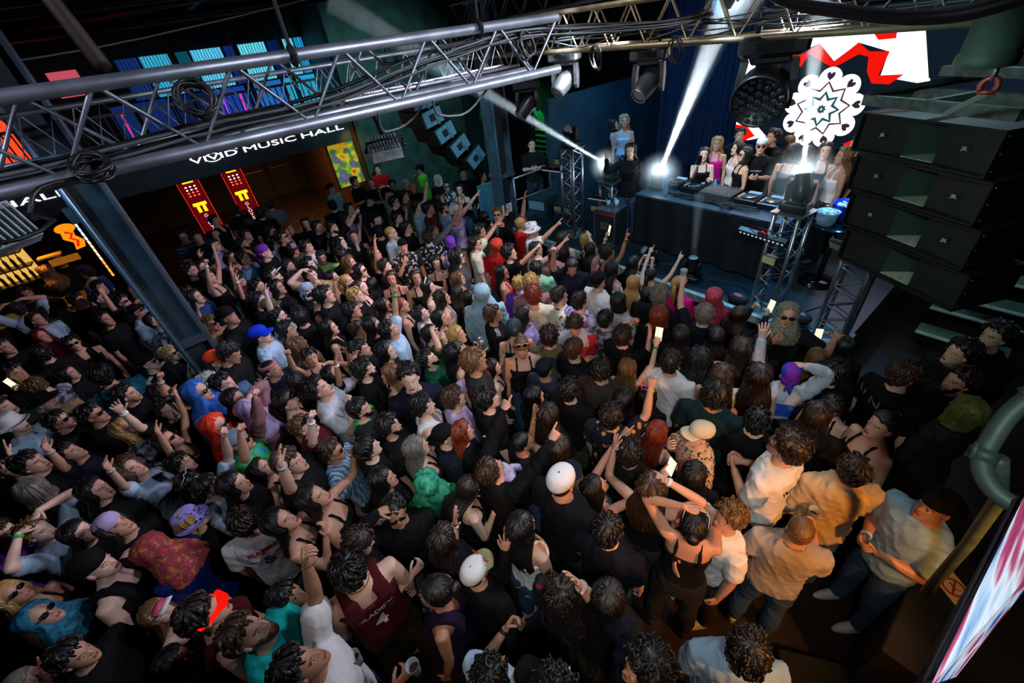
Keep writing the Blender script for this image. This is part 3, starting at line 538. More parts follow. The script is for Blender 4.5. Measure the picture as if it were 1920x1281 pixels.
tag(MB().tube([(-3.0, 1.27, 3.86), (-2.98, 1.24, 4.0), (-2.6, 1.2, 4.1), (-2.36, 1.18, 4.12)], .012, 8).build('lamp_arm', STEELB, smooth=True), 'arm holding the floodlight off the near truss', 'bracket')
def led_bar(label, loc, rz, L=.6, tilt=.5):
    t = thing('led_bar', label, 'stage light', loc, rot=(tilt, 0, rz)); MB().box((0, 0, 0), (L, .07, .07), bev=.008).build('bar_housing', HEADB, t)
    mb = MB(); n = 11
    for k in range(n): mb.ell((-L/2+.04+k*(L-.08)/(n-1), -.037, 0), (.014, .006, .014), 0, 10, 6)
    mb.build('lens_row', mat('bar_lens', '#c8d0d4', .2, emit='#dfefff', es=.35), t, True); MB().tube([(-L*.3, .03, .04), (-L*.2, .03, .09), (L*.2, .03, .09), (L*.3, .03, .04)], .006, 6).build('bracket', STEELB, t, True)
    MB().tube([(-.05, 0, .05), (.0, .01, .06), (.06, 0, .05)], .016, 6).build('red_clip', mat('clip_red', '#a0101c', .4), t, True); return t
led_bar('black bar light with white lens row on the tower by the DJ table', (-1.86, 5.10, 2.02), -.15); led_bar('black bar light with lens row on the short left tower', (-5.02, 5.88, 1.66), .15, .5); led_bar('black bar light with lens row on the tall left tower', (-5.92, 5.60, 2.12), .15, .5)
def blinder(label, loc, rz, w_=.16):
    t = thing('strobe_light', label, 'stage light', loc, rz); MB().box((0, 0, 0), (w_+.03, .07, .11), bev=.01).build('strobe_housing', HEADB, t); MB().box((0, -.036, 0), (w_, .004, .085)).build('strobe_face', mat('strobe_yellow', '#a8a070', .3, noise=.2, nscale=60), t)
blinder('small yellow-faced strobe on the tower by the DJ table', (-1.72, 5.14, 1.74), -.2); blinder('small yellow-faced strobe low on the tall left tower', (-5.75, 5.55, 1.44), .2); blinder('small yellow-faced strobe high on the tall left tower', (-5.72, 5.56, 2.30), .2, .10); blinder('small pale strobe on the short left tower', (-5.1, 5.85, 1.48), .2, .12)
t = thing('blinder_panel', 'ribbed panel light on the tower below the hanging speakers', 'stage light', (-1.02, 5.10, 2.10), rot=(.6, 0, -.25)); MB().box((0, 0, 0), (.36, .05, .13), bev=.01).build('panel_housing', BLK, t); mb = MB(); [mb.box((-.16+k*.016, -.027, 0), (.006, .004, .10)) for k in range(21)]; mb.build('rib_row', mat('rib_yellow', '#c8c498', .3), t)
# ---------------------------------------------------------------- DJ table and gear
t = thing('dj_table', 'long DJ table draped in black cloth on the stage', 'table', (0, 0, 0)); MB().box((-3.18, 6.48, 1.785), (2.42, .82, .03)).build('table_top', mat('table_top_grey', '#3a5468', .35, noise=.2, nscale=6), t)
mb = MB(); P = []; n = 160
per = [(-4.38, 6.89), (-4.38, 6.08), (-1.98, 6.08), (-1.98, 6.89)]; ring = []
for (a, b), (c, d) in zip(per, per[1:]+per[:1]):
    k = int(math.hypot(c-a, d-b)*26)
    for q in range(k): ring.append((a+(c-a)*q/k, b+(d-b)*q/k))
fold = lambda i, A: A*sin(i*.55)+A*.6*sin(i*.23+1)
RG = []
for z, A in ((1.797, 0), (1.77, .004), (1.4, .014), (1.1, .024), (.93, .034)):
    RG.append([(x+(x+3.18)*.01*(1.8-z)+fold(i, A)*(1 if abs(y-6.48) < .36 else 0), y+(y-6.48)*.02+fold(i, A)*(1 if abs(x+3.18) < 1.15 else 0), z) for i, (x, y) in enumerate(ring)])
mb.loft(RG, caps=False).build('table_cloth', CLOTHB, t, True)
def deck(label, x, y, rz, w_=.32, d=.38):
    t = thing('media_player', label, 'DJ player', (x, y, 1.80), rz); MB().box((0, 0, .045), (w_, d, .09), bev=.008).build('player_body', mat('player_black', '#17191c', .25), t)
    n = 28; MB().loft([[(r_*cos(2*pi*j/n), -.03+r_*sin(2*pi*j/n), z) for j in range(n)] for r_, z in ((.105, .09), (.105, .105), (.095, .11))]).build('jog_wheel', mat('jog_silver', '#6d747c', .25, .8), t, True)
    MB().box((0, .14, .10), (w_*.55, .07, .01)).build('player_display', emis('player_display', '#90c8ff', 1.0), t)
    mb = MB(); [mb.box((-w_*.4, -.10+k*.05, .094), (.03, .02, .008)) for k in range(4)]; mb.build('button_row', mat('button_white', '#c8d0d8', .3), t); return t
deck('DJ player furthest left on the table', -4.02, 6.72, 0); deck('DJ player second from the left on the table', -3.66, 6.68, 0); deck('DJ player right of the mixer', -2.72, 6.62, 0); deck('DJ player furthest right on the table', -2.38, 6.60, 0)
t = thing('dj_mixer', 'DJ mixer with rows of knobs in the middle of the table', 'DJ mixer', (-3.19, 6.62, 1.80)); MB().box((0, 0, .05), (.52, .40, .10), bev=.008).build('mixer_body', mat('mixer_grey', '#3a3f45', .3), t); [MB().tube([(-.22+i*.055, -.15+j*.06, .10), (-.22+i*.055, -.15+j*.06, .125)], .011, 8).build('knob', mat('knob_silver', '#a8aeb4', .3, .6), t) for i in range(9) for j in range(6)]
tp = [(-4.05, 6.20), (-2.3, 6.2)]
for k in range(14):
    r8 = random.Random(k); pts = [(r8.uniform(-4.0, -2.4), r8.uniform(6.22, 6.40), 1.81+r8.random()*.03) for _ in range(4)]
    tag(MB().tube(wavy(pts, 8, .004, k), .006, 6).build('audio_cable', RUB, smooth=True), 'black cable tangled in front of the DJ players', 'cable', 'cables on the DJ table')
coil((-2.86, 6.20, 1.83), .075, (0, .1, 1), 4, 'coiled black cable lying on the front of the DJ table')
def bottle(label, x, y, z, m, h=.22, cat='bottle'):
    b = MB().loft([[(r_*cos(2*pi*j/14), r_*sin(2*pi*j/14), q*h) for j in range(14)] for r_, q in ((.028, 0), (.032, .05), (.032, .6), (.014, .8), (.013, 1))]).build('water_bottle', m, None, True, (x, y, z)); tag(b, label, cat)
WB_ = mat('bottle_clear', '#8ab8d8', .1, alpha=.6); bottle('clear water bottle at the front left of the DJ table', -3.92, 6.24, 1.80, WB_); bottle('clear water bottle on the DJ table left corner', -4.12, 6.46, 1.80, WB_); bottle('small can-like bottle at the back of the DJ table by the brunette', -3.42, 6.86, 1.80, mat('bottle_blue', '#5a9ac8', .3), .16)
t = thing('round_bar_table', 'tall round black table holding ice buckets', 'table', (-1.50, 6.52, .90)); n = 32; C_ = lambda r_, z: [(r_*cos(2*pi*j/n), r_*sin(2*pi*j/n), z) for j in range(n)]
MB().loft([C_(.24, 0), C_(.24, .015), C_(.05, .04)]).build('foot_plate', mat('gloss_black', '#0c1014', .12), t, True); MB().tube([(0, 0, .03), (0, 0, .86)], .035, 14).build('table_stem', BLK, t, True); MB().loft([C_(.30, .85), C_(.31, .865), C_(.30, .88)]).build('table_top', mat('gloss_black', '#0c1014', .12), t, True)
def bucket(label, x, y, r_, h, m, ice=True):
    t = thing('ice_bucket', label, 'bucket', (x, y, 1.78)); MB().loft([C_(r_*.78, 0), C_(r_*.9, h*.6), C_(r_, h), C_(r_*1.04, h+.004), C_(r_*.96, h+.002), C_(r_*.86, h*.6), C_(r_*.74, .01)], caps=True).build('bucket_wall', m, t, True)
    if ice:
        mb = MB(); r9 = random.Random(int(x*100)); [mb.box((r9.uniform(-.6, .6)*r_, r9.uniform(-.6, .6)*r_, h*.8+r9.uniform(0, .03)), (.035, .035, .035), 0, rotm(r9.random()*3, r9.random()*3, 0)) for _ in range(22)]; mb.build('ice', mat('ice', '#d8e8f0', .15), t)
BB = mat('bucket_blue', '#1038c8', .3); bucket('large blue ice bucket at the back of the round table', -1.50, 6.66, .17, .22, BB); bucket('smaller blue ice bucket at the front right of the round table', -1.30, 6.44, .11, .20, BB); bucket('clear ice bucket at the front left of the round table', -1.62, 6.40, .13, .17, mat('bucket_clear', '#c8d8e0', .2, alpha=.75))
t = thing('flight_case', 'black flight case with metal edges beside the short left tower', 'case', (-4.72, 5.85, .90), .1); MB().box((0, 0, .33), (.42, .42, .66), bev=.01).build('case_body', BLKM, t); mb = MB(); [mb.box((a*.21, b*.21, .33), (.02, .02, .66)) for a in (-1, 1) for b in (-1, 1)]; mb.box((0, -.212, .60), (.40, .008, .02)).box((0, 0, .665), (.42, .42, .012)); mb.build('metal_edges', ALU, t); MB().box((0, -.213, .63), (.36, .008, .02)).build('red_band', mat('clip_red', '#a0101c', .4), t); MB().box((0, -.214, .40), (.16, .008, .14)).build('latch_plate', ALU, t)
for i, (a, b) in enumerate(((-4.80, 5.86), (-4.66, 5.92))): tag(MB().loft([C_(.03, 0), C_(.04, .11), C_(.036, .105), C_(.026, .01)]).build('plastic_cup', CUPM, None, True, (a, b, 1.575)), ['left', 'right'][i]+' clear cup on the flight case by the short tower', 'cup')
for i, (x, y, w_, d, h) in enumerate(((-6.85, 6.15, .5, .5, .45), (-6.30, 6.4, .5, .45, .30), (-6.75, 5.55, .35, .3, .22))):
    t = thing('amplifier_rack', ['larger dark equipment rack behind the stage left rail', 'lower grey equipment rack with knobs behind the stage left rail', 'small dark monitor box near the stage left rail'][i], 'rack', (x, y, .90), .2); MB().box((0, 0, h/2), (w_, d, h), bev=.01).build('rack_body', mat('rack_teal', '#1f3038', .4, noise=.3), t); MB().box((0, -d/2-.004, h*.6), (w_*.8, .006, h*.4)).build('front_panel', mat('rack_panel', '#5f7c86', .4), t)
t = thing('stage_rail', 'black tube guard rail at stage left', 'rail', (0, 0, 0)); MB().tube([(-7.05, 5.55, 1.80), (-7.05, 6.35, 1.80), (-7.0, 6.52, 1.76), (-6.98, 6.55, .90)], .022, 10).tube([(-7.05, 5.55, 1.35), (-6.98, 6.54, 1.35)], .014, 8).tube([(-7.05, 5.55, .9), (-7.05, 5.55, 1.80)], .02, 8).build('rail_tube', ALUD, t, True)
tag(MB().box((-7.95, 5.52, .80), (.05, .62, 1.60), bev=.01).build('barrier_panel', mat('barrier_teal', '#3f6f7c', .45, noise=.25, nscale=10)), 'low teal panel left of the grey steel column', 'panel')
# floor cables on stage
for k, pts in enumerate((((-2.9, 5.6, .91), (-2.3, 5.75, .91), (-1.9, 5.6, .91), (-1.7, 5.3, .91)), ((-1.4, 5.4, .91), (-1.2, 5.9, .91), (-.95, 6.2, .91)), ((-1.6, 5.2, .92), (-1.35, 5.28, .92), (-1.0, 5.3, .92)), ((-3.6, 5.6, .91), (-3.2, 5.8, .91), (-2.8, 5.75, .91)))): tag(MB().tube(wavy(pts, 8, .003, k), .007, 6).build('stage_cable', RUB, smooth=True), ['black cable on the deck under the DJ table front', 'black cable curling on the blue-lit deck beside the round table', 'black cable along the stage edge between the right towers', 'black cable behind the tipped floor light'][k], 'cable')
t = thing('equipment_bag', 'black bag with pink lining on the stage edge beside the DJ tower', 'bag', (-2.05, 5.33, .90)); MB().ell((0, 0, .07), (.14, .10, .08), 0, 16, 10).build('bag_body', BLKM, t, True); MB().ell((0, -.02, .13), (.07, .04, .02), 0, 12, 8).build('lining', mat('pink_lining', '#a84858', .6), t, True)
t = thing('equipment_bag', 'black bag with pink lining on the stage edge between the two right towers', 'bag', (-1.28, 5.38, .90)); MB().ell((0, 0, .07), (.14, .10, .08), 0, 16, 10).build('bag_body', BLKM, t, True); MB().ell((0, -.02, .13), (.07, .04, .02), 0, 12, 8).build('lining', mat('pink_lining', '#a84858', .6), t, True)
# ---------------------------------------------------------------- speakers
wv_ = np.array([1.005, -.553, .03]); wv_ /= np.linalg.norm(wv_); hv_ = np.array([.26, -.135, -1.354]); hv_ = hv_-wv_*(hv_@wv_)*.75; hv_ /= np.linalg.norm(hv_)
GR = patmat('speaker_grille', 'blobs', [(0, '#020303'), (.35, '#0c100f'), (.6, '#161c1a')], 150, .6); CAB = mat('cabinet_black', '#0d1110', .5, noise=.4, nscale=10, bump=.2, bscale=60)
def stackbox(k):
    t = thing('line_array_speaker', ['top', 'second', 'third', 'fourth and lowest'][k]+' speaker cabinet in the big hanging stack at right', 'speaker', group='hanging speakers at right')
    TL = np.array([-1.309, 5.131, 3.40])+np.array([.317, -.159, -1.354])/1.4*(.05+k*.345); M = frame(tuple(TL), tuple(wv_), tuple(-hv_)); t.matrix_world = M@Matrix.Rotation(R(0), 4, 'X'); W_ = 1.15; Hh = .325
    # local: x right, y up, z towards the crowd
    mb = MB(); mb.box((W_/2, -.008, -.25), (W_, .018, .52)).box((W_/2, -Hh+.008, -.25), (W_, .018, .52)).box((W_/2, -Hh/2, -.50), (W_, Hh, .02)).box((.008, -Hh/2, -.25), (.016, Hh, .52)).box((W_-.008, -Hh/2, -.25), (.016, Hh, .52)); mb.build('cabinet_shell', CAB, t)
    for sd, x0, x1 in ((0, .03, .44), (1, W_-.03, W_-.44)):
        MB().loft([[(x0, -Hh+.02, -.02), (x1, -Hh+.02, -.06), (x1, -.02, -.06), (x0, -.02, -.02)], [(x0, -Hh+.02, -.05), (x1, -Hh+.02, -.09), (x1, -.02, -.09), (x0, -.02, -.05)]] if sd else [[(x0, -Hh+.02, -.05), (x1, -Hh+.02, -.09), (x1, -.02, -.09), (x0, -.02, -.05)], [(x0, -Hh+.02, -.02), (x1, -Hh+.02, -.06), (x1, -.02, -.06), (x0, -.02, -.02)]]).build('grille', GR, t)
        if k in (0, 1, 2): 
            xc = (x0+x1)/2; Mb = Matrix.Translation((xc, -Hh*.5, -.030)); b = MB().box((0, 0, 0), (.075, .055, .006)).build('badge', mat('badge_dark', '#121816', .3), t); b.matrix_local = Mb; mobj('lettering', text_mesh('JBL', .036, .001, .9, .001), mat('badge_text', '#a0aaa4', .4), b, Matrix.Translation((0, 0, .004)))
    MB().loft([[(.44, -Hh+.02, -.06), (.565, -Hh+.02, -.32), (.565, -.02, -.32), (.44, -.02, -.06)], [(.44, -Hh+.02, -.075), (.555, -Hh+.02, -.335), (.555, -.02, -.335), (.44, -.02, -.075)]]).loft([[(.71, -Hh+.02, -.06), (.585, -Hh+.02, -.32), (.585, -.02, -.32), (.71, -.02, -.06)], [(.71, -Hh+.02, -.075), (.595, -Hh+.02, -.335), (.595, -.02, -.335), (.71, -.02, -.075)]]).build('horn_wall', mat('horn_grey', '#2c3836', .6), t)
    MB().prism([(.44, -.05), (.71, -.05), (.59, -.33), (.56, -.33)], -Hh+.017, -Hh+.024, None).build('horn_floor', mat('horn_floor_pale', '#9a9d8c', .8, noise=.35, nscale=30), t).matrix_local = Matrix(((1, 0, 0, 0), (0, 0, 1, 0), (0, 1, 0, 0), (0, 0, 0, 1)))  # horn floor is paler than the horn walls
    LIP_ = mat('edge_highlight', '#56605c', .5, noise=.4, nscale=20)
    MB().box((W_/2, -Hh+.006, .004), (W_, .010, .008)).build('highlight_lip', LIP_, t)  # pale lip paints the highlight line along the cabinet's front edge
    mb = MB()
    for yy in (-.04, -.16, -.28): mb.ell((.004, yy, -.01), (.006, .008, .008), 0, 8, 5).ell((W_, yy, -.03), (.008, .008, .008), 0, 8, 5)
    mb.build('rigging_bolts', ALU, t)
    return t
for k in range(4): stackbox(k)
t = thing('fly_frame', 'dusty black steel fly frame on top of the speaker stack', 'rigging frame'); t.matrix_world = frame((-1.309, 5.131, 3.40), tuple(wv_), tuple(-hv_)); mb = MB()
mb.box((.575, .045, -.01), (1.2, .08, .05)).box((.575, .045, -.46), (1.2, .08, .05)).box((.0, .045, -.25), (.05, .08, .5)).box((1.15, .045, -.25), (.05, .08, .5)).box((.55, .06, -.25), (.05, .06, .5)); mb.build('frame_bars', DUST, t)
MB().tube([(.02, .09, 0), (.42, .16, -.9)], .03, 4).build('diagonal_arm', STEELB, t); MB().box((.5, .2, -.55), (.75, .07, .06)).build('cross_bar', DUST, t)
tag(MB().loft([[(-.46+r_*cos(2*pi*j/32), 3.65+r_*sin(2*pi*j/32), z) for j in range(32)] for r_, z in ((.115, 3.88), (.13, 3.885), (.13, 3.93), (.12, 3.94), (.12, 5.7))]).build('duct_pipe', mat('duct_green', '#3a4a42', .6, noise=.3, nscale=9), None, True), 'vertical grey-green duct ending above the speaker stack', 'duct')
t = thing('chain', 'steel chain with red shackle holding the speaker stack', 'chain', (-.41, 3.75, 3.74)); 
for k in range(5): q = MB().tube([((.022*cos(a) if k % 2 else 0)+.0, (0 if k % 2 else .022*cos(a)), .042*sin(a)) for a in np.linspace(0, 2*pi, 14)], .009, 6, caps=False).build('chain_link', ALU, t, True, (.006*k, 0, .10+k*.065))
MB().tube([(.035*cos(a), 0, .04*sin(a)+.03) for a in np.linspace(-.6, pi+.6, 16)], .014, 8).tube([(-.04, 0, 0), (.04, 0, 0)], .012, 8).build('shackle', mat('shackle_red', '#a0403a', .4, .5), t, True)
tag(MB().tube([(-.41, 3.76, 3.73), (-.62, 4.3, 3.52)], .018, 4).build('lifting_strap', mat('strap_green', '#6f7c74', .6)), 'grey flat bar from the red shackle down to the fly frame', 'bar')
# far line array left of the column
for k in range(5):
    a = R(4+k*7); c = (-8.0, 4.16+.12*k+.03*k*k, 3.46-.30*k); t = thing('line_array_speaker', ['top', 'second', 'third', 'fourth', 'lowest'][k]+' speaker of the curved dark array left of the steel column', 'speaker', c, rot=(a, 0, 0), group='curved speaker array')
    MB().box((-.1, 0, 0), (.9, .46, .29), bev=.012).build('cabinet', CAB, t); MB().box((.352, 0, 0), (.006, .40, .26)).build('side_plate', mat('side_plate', '#4a7684', .45, noise=.3, nscale=14), t); MB().box((.357, -.02, 0), (.006, .12, .12)).build('handle_recess', BLKM, t); MB().box((.366, .08, 0), (.02, .035, .30)).build('rigging_bar', mat('rig_bar', '#5f7f88', .4, .6), t)
# green stair
t = thing('staircase', 'green-lit staircase behind the steel column', 'stairs', (-9.7, 7.5, 0)); GS = mat('stair_green', '#1f4a34', .6, noise=.3)
for k in range(12): MB().box((0, k*.16, 3.15-k*.20), (1.3, .20, .05)).build('stair_tread', GS, t)
MB().box((.68, .9, 2.1), (.05, 2.3, .2), r=rotm(-.9)).box((0, -.1, 1.5), (1.2, .1, 3.0)).build('stair_stringer', GS, t); MB().tube([(.72, -.1, 3.35), (.72, .45, 2.80)], .018, 8).build('green_tube', emis('green_tube', '#20ff60', 3.0), t, True)
struct(slab('wall_stair', -10.6, -10.5, 6.9, 11.9, 0, 5.8, BLACKW)); struct(slab('wall_stair_front', -8.9, -7.9, 6.9, 7.0, 0, 4.4, BLACKW))
# right stairs
for i, (x0, x1, y, z, lb) in enumerate(((-.30, .62, 7.13, .25, 'lowest'), (-.30, .62, 7.42, .50, 'second'), (.02, 1.1, 7.30, .78, 'third'), (.03, 1.3, 7.52, 1.03, 'upper'))):
    t = thing('stair_step', lb+' grey step with pale nosing at the right of the stage', 'step', (0, 0, 0), group='steps at the right of the stage'); yy = y+(.16 if i > 1 else .12)
    MB().box(((x0+x1)/2, yy, z), (x1-x0, .26, .04)).build('tread', mat('tread_grey', '#4f6a66', .7, noise=.3, nscale=30), t); MB().box(((x0+x1)/2, y-.012, z+.012), (x1-x0, .05, .022)).build('nosing', mat('nosing_pale', '#a8b8b0', .5, noise=.3, nscale=20), t); MB().box(((x0+x1)/2, yy+.11, z-.13), (x1-x0, .02, .22)).build('riser', BLKM, t)
# ---------------------------------------------------------------- near right corner
GP = mat('pipe_green', '#4d6058', .55, .3, noise=.35, nscale=12)
t = thing('standpipe', 'grey-green pipe with bolted couplings at the right edge', 'pipe', (0, 0, 0)); MB().tube(wavy([(.40, 2.05, 3.16), (.30, 2.0, 3.13), (.262, 1.93, 3.05), (.258, 1.86, 2.97), (.27, 1.78, 2.90), (.33, 1.72, 2.86), (.42, 1.70, 2.85)], 6, 0), .030, 18).build('pipe_run', GP, t, True)
for c, d in (((.285, 1.975, 3.11), (.6, .5, .6)), ((.262, 1.80, 2.92), (0, .7, .7))):
    z = Vector(d).normalized(); mb = MB(); mb.tube([tuple(Vector(c)-z*.022), tuple(Vector(c)+z*.022)], [.042, .042], 18); s_ = z.orthogonal().normalized()
    for q in (-1, 1): mb.tube([tuple(Vector(c)+s_*q*.042-z*.03), tuple(Vector(c)+s_*q*.056+z*.03)], .009, 8)
    mb.build('coupling', GP, t, True)
tag(MB().tube([(.30, 1.80, 2.93), (.42, 2.05, 2.55), (.50, 2.25, 2.0), (.56, 2.4, 1.3)], .026, 14).build('handrail', GP, smooth=True), 'dark green diagonal rail below the pipe couplings', 'rail')
t = thing('led_ribbon_screen', 'narrow LED ribbon screen with red, white and blue streaks at the lower right edge', 'screen', (0, 0, 0))
A_, B_, C2, D_ = (np.array(q) for q in ((0.3019, 1.3406, 3.220), (0.2617, 0.6976, 3.220), (0.3142, 0.8132, 3.120), (0.3763, 1.1547, 3.120)))
STK = patmat('ribbon_streaks', 'noise', [(.30, '#7a1030'), (.40, '#b8487a'), (.46, '#e0e8f8'), (.55, '#9ab8e0'), (.62, '#2a5aa8')], 1.0); nt = STK.node_tree; pb = nt.nodes['Principled BSDF']; rp = [n for n in nt.nodes if n.type == 'VALTORGB'][0]; nt.links.new(rp.outputs[0], pb.inputs['Emission Color']); pb.inputs['Emission Strength'].default_value = .34; pb.inputs['Base Color'].default_value = (0, 0, 0, 1)
tn = [n for n in nt.nodes if n.type == 'TEX_NOISE'][0]; mp = nt.nodes.new('ShaderNodeMapping'); mp.inputs['Scale'].default_value = (26, 1.6, 26); tcn = [n for n in nt.nodes if n.type == 'TEX_COORD'][0]; nt.links.new(tcn.outputs['Object'], mp.inputs[0]); nt.links.new(mp.outputs[0], tn.inputs['Vector'])
E_ = np.array((0.3951, 1.3146, 3.160))
MB().add([A_, B_, C2, D_, E_], [(0, 1, 2, 3, 4)]).build('screen_face', STK, t); MB().add([A_+[-.012, 0, 0], B_+[-.012, 0, 0], B_+[0, 0, -.03], C2+[0, 0, -.03], D_+[0, 0, -.03], E_+[0, 0, -.03], A_+[0, 0, -.03]], [(0, 1, 2, 6), (2, 3, 4, 5, 6)]).build('screen_back', BLKM, t)
for k in range(5): tag(MB().tube(wavy([(0.3006-k*.0014, 1.3416, 3.200-k*.003), (0.2870-k*.0014, 1.1218, 3.200-k*.003), (0.2706-k*.0014, 0.9064, 3.200-k*.003), (0.2564-k*.0014, 0.6922, 3.200-k*.003)], 8, .0008, k), .0028, 6).build('data_cable', mat('cable_blue', '#12303f', .4) if k % 2 else RUB, smooth=True), 'thin cable running along the left edge of the ribbon screen', 'cable', 'cables along the ribbon screen')
tag(MB().box((1.05, 2.62, .45), (1.0, 1.0, .94), bev=.01).build('equipment_box', BLKM), 'large black box at the lower right carrying a no-smoking sign', 'box')
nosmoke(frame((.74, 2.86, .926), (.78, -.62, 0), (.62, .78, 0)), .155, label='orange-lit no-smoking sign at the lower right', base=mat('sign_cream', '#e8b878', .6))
t = thing('storage_bin', 'dim clear storage bin on the floor at the lower right', 'bin', (.50, 1.95, 0), .6); MB().box((0, 0, .15), (.55, .36, .30), bev=.02).build('bin_body', mat('bin_clear', '#2f3a3c', .2, alpha=.6), t); MB().box((0, 0, .31), (.58, .39, .025), bev=.008).build('bin_lid', mat('bin_lid', '#161b1c', .3), t)
tag(spot('sign_warm', (1.2, 1.9, 2.6), (.74, 2.86, .9), (1, .55, .2), 22, 40, .6, .05), None)

gm = bpy.data.materials.new('haze_soft'); gm.use_nodes = True; nt = gm.node_tree; nt.nodes.clear(); o_ = nt.nodes.new('ShaderNodeOutputMaterial'); v_ = nt.nodes.new('ShaderNodeVolumeScatter'); v_.inputs['Color'].default_value = (.8, .93, 1, 1)
tc = nt.nodes.new('ShaderNodeTexCoord'); g_ = nt.nodes.new('ShaderNodeTexGradient'); g_.gradient_type = 'SPHERICAL'; pw = nt.nodes.new('ShaderNodeMath'); pw.operation = 'POWER'; pw.inputs[1].default_value = 2.0; ml = nt.nodes.new('ShaderNodeMath'); ml.operation = 'MULTIPLY'; ml.inputs[1].default_value = 4.5
nt.links.new(tc.outputs['Object'], g_.inputs[0]); nt.links.new(g_.outputs['Fac'], pw.inputs[0]); nt.links.new(pw.outputs[0], ml.inputs[0]); nt.links.new(ml.outputs[0], v_.inputs['Density']); nt.links.new(v_.outputs[0], o_.inputs['Volume'])
for i, (c, r_, p_) in enumerate((((-4.19, 6.43, 2.03), .42, 26), ((mE[0]-.04, mE[1]+.05, 2.62), .42, 26), ((mD[0]-.08, mD[1]-.04, 2.17), .34, 16), ((-2.86, 5.5, 4.30), .34, 18))):
    o = tag(MB().ell((0, 0, 0), (1, 1, 1), 0, 24, 16).build('glare_sphere', gm, None, True, c), ['haze sphere added as glare round the DJ table corner lamp', 'haze sphere added as glare round the tower lamp beside the DJ', 'haze sphere added as glare round the short tower lamp', 'haze sphere added as glare round the lamp on the higher truss'][i], 'haze', kind='stuff'); o.scale = (r_, r_, r_)  # haze spheres added to imitate lens glare round the lamps
    l = bpy.data.lights.new('lamp_glare', 'POINT'); l.energy = p_; l.color = (.75, .9, 1); l.shadow_soft_size = .03; o = bpy.data.objects.new('lamp_glare', l); COL.objects.link(o); o.location = Vector(c)+Vector((0, -.03, .06))  # added point light inside each sphere makes the bloom

# ---------------------------------------------------------------- people: templates
def remesh(mb, voxel, it=2, fold=0, seed=0):
    me = mb.mesh('tmp'); o = bpy.data.objects.new('tmp', me); COL.objects.link(o)
    md = o.modifiers.new('r', 'REMESH'); md.mode = 'VOXEL'; md.voxel_size = voxel; md.use_smooth_shade = True
    sm = o.modifiers.new('s', 'SMOOTH'); sm.iterations = it; sm.factor = .6
    out = bpy.data.meshes.new_from_object(o.evaluated_get(bpy.context.evaluated_depsgraph_get()))
    COL.objects.unlink(o); bpy.data.objects.remove(o); bpy.data.meshes.remove(me)
    v = np.empty(len(out.vertices)*3); out.vertices.foreach_get('co', v); v = v.reshape(-1, 3)
    if fold:
        nn = np.empty(len(out.vertices)*3); out.vertices.foreach_get('normal', nn); nn = nn.reshape(-1, 3)
        x, y, z = v.T; s = seed
        a1 = np.sin(x*24+z*15+2.2*np.sin(y*17+s)+s); a2 = np.sin(y*21-z*23+2*np.sin(x*19)+s*2); a3 = np.sin(z*44+x*17+3*np.sin(y*13+x*9)); d = 1.7*(1-np.abs(a1))**2+1.5*(1-np.abs(a2))**2+.9*(1-np.abs(a3))**2-.9+.35*np.sin(x*90-y*70+z*50)
        v = v+nn*(d*fold)[:, None]
    return v, [tuple(p.vertices) for p in out.polygons], out
ZT = [-.118, -.112, -.102, -.086, -.06, -.03, 0, .03, .06, .085, .105, .115, .119]
WT = [.004, .022, .036, .048, .060, .067, .071, .074, .073, .063, .043, .023, .003]
FT = [.062, .078, .088, .091, .089, .087, .087, .091, .087, .070, .046, .022, .000]
BT = [.040, .015, -.008, -.04, -.075, -.088, -.095, -.100, -.098, -.085, -.060, -.038, -.006]
def headring(z): return np.interp(z, ZT, WT), np.interp(z, ZT, FT), np.interp(z, ZT, BT)
HC = np.array([0, .015, .105])                  # head centre from the neck joint
NJ = np.array([0, 0, 1.53])                     # neck joint
def head_mb(sex):
    mb = MB(); nz, na = 46, 52; rings = []
    for i in range(nz):
        z = -.1179+.2367*(.5-.5*cos(pi*i/(nz-1))); w_, f_, b_ = headring(z); ring = []
        for j in range(na):
            a = 2*pi*j/na; x = w_*sin(a); y = (f_+b_)/2+(f_-b_)/2*cos(a)
            fr = max(0, cos(a))
            if fr > 0:
                g = lambda cx, cz, sx, sz: math.exp(-((abs(x)-cx)/sx)**2-((z-cz)/sz)**2)
                y += fr*(.021*g(0, -.022, .011, .015)+.011*g(0, .002, .009, .02)-.010*g(.031, .008, .016, .012)+.005*g(.028, .029, .022, .009)
                         + .005*g(0, -.055, .022, .006)+.005*g(0, -.066, .018, .006)-.004*g(0, -.0605, .024, .0028)+.005*g(0, -.095, .02, .014)+.003*g(.042, -.02, .016, .02))
            ring.append((x, y, z))
        rings.append(ring)
    mi = []
    for i in range(nz-1):
        for j in range(na):
            p = np.mean([rings[i][j], rings[i+1][(j+1) % na]], axis=0); k = 0
            if p[1] > .04:
                if abs(p[0]) < .021 and -.0705 < p[2] < -.0515: k = 3
                if .014 < abs(p[0]) < .048 and .021 < p[2] < .029: k = 4
            mi.append(k)
    mb.loft(rings, mi=mi+[0, 0])
    for s in (-1, 1):
        mb.ell((s*.0735, -.004, -.006), (.009, .017, .030), 0, 8, 6, rotm(.1, 0, s*.35))
        mb.ell((s*.031, .0768, .008), (.0125, .0088, .0058), 1, 10, 8); mb.ell((s*.031, .0838, .0082), (.0062, .0035, .0054), 2, 8, 6); mb.ell((s*.031, .0775, .0135), (.0145, .0095, .0045), 0, 10, 6)
    return mb
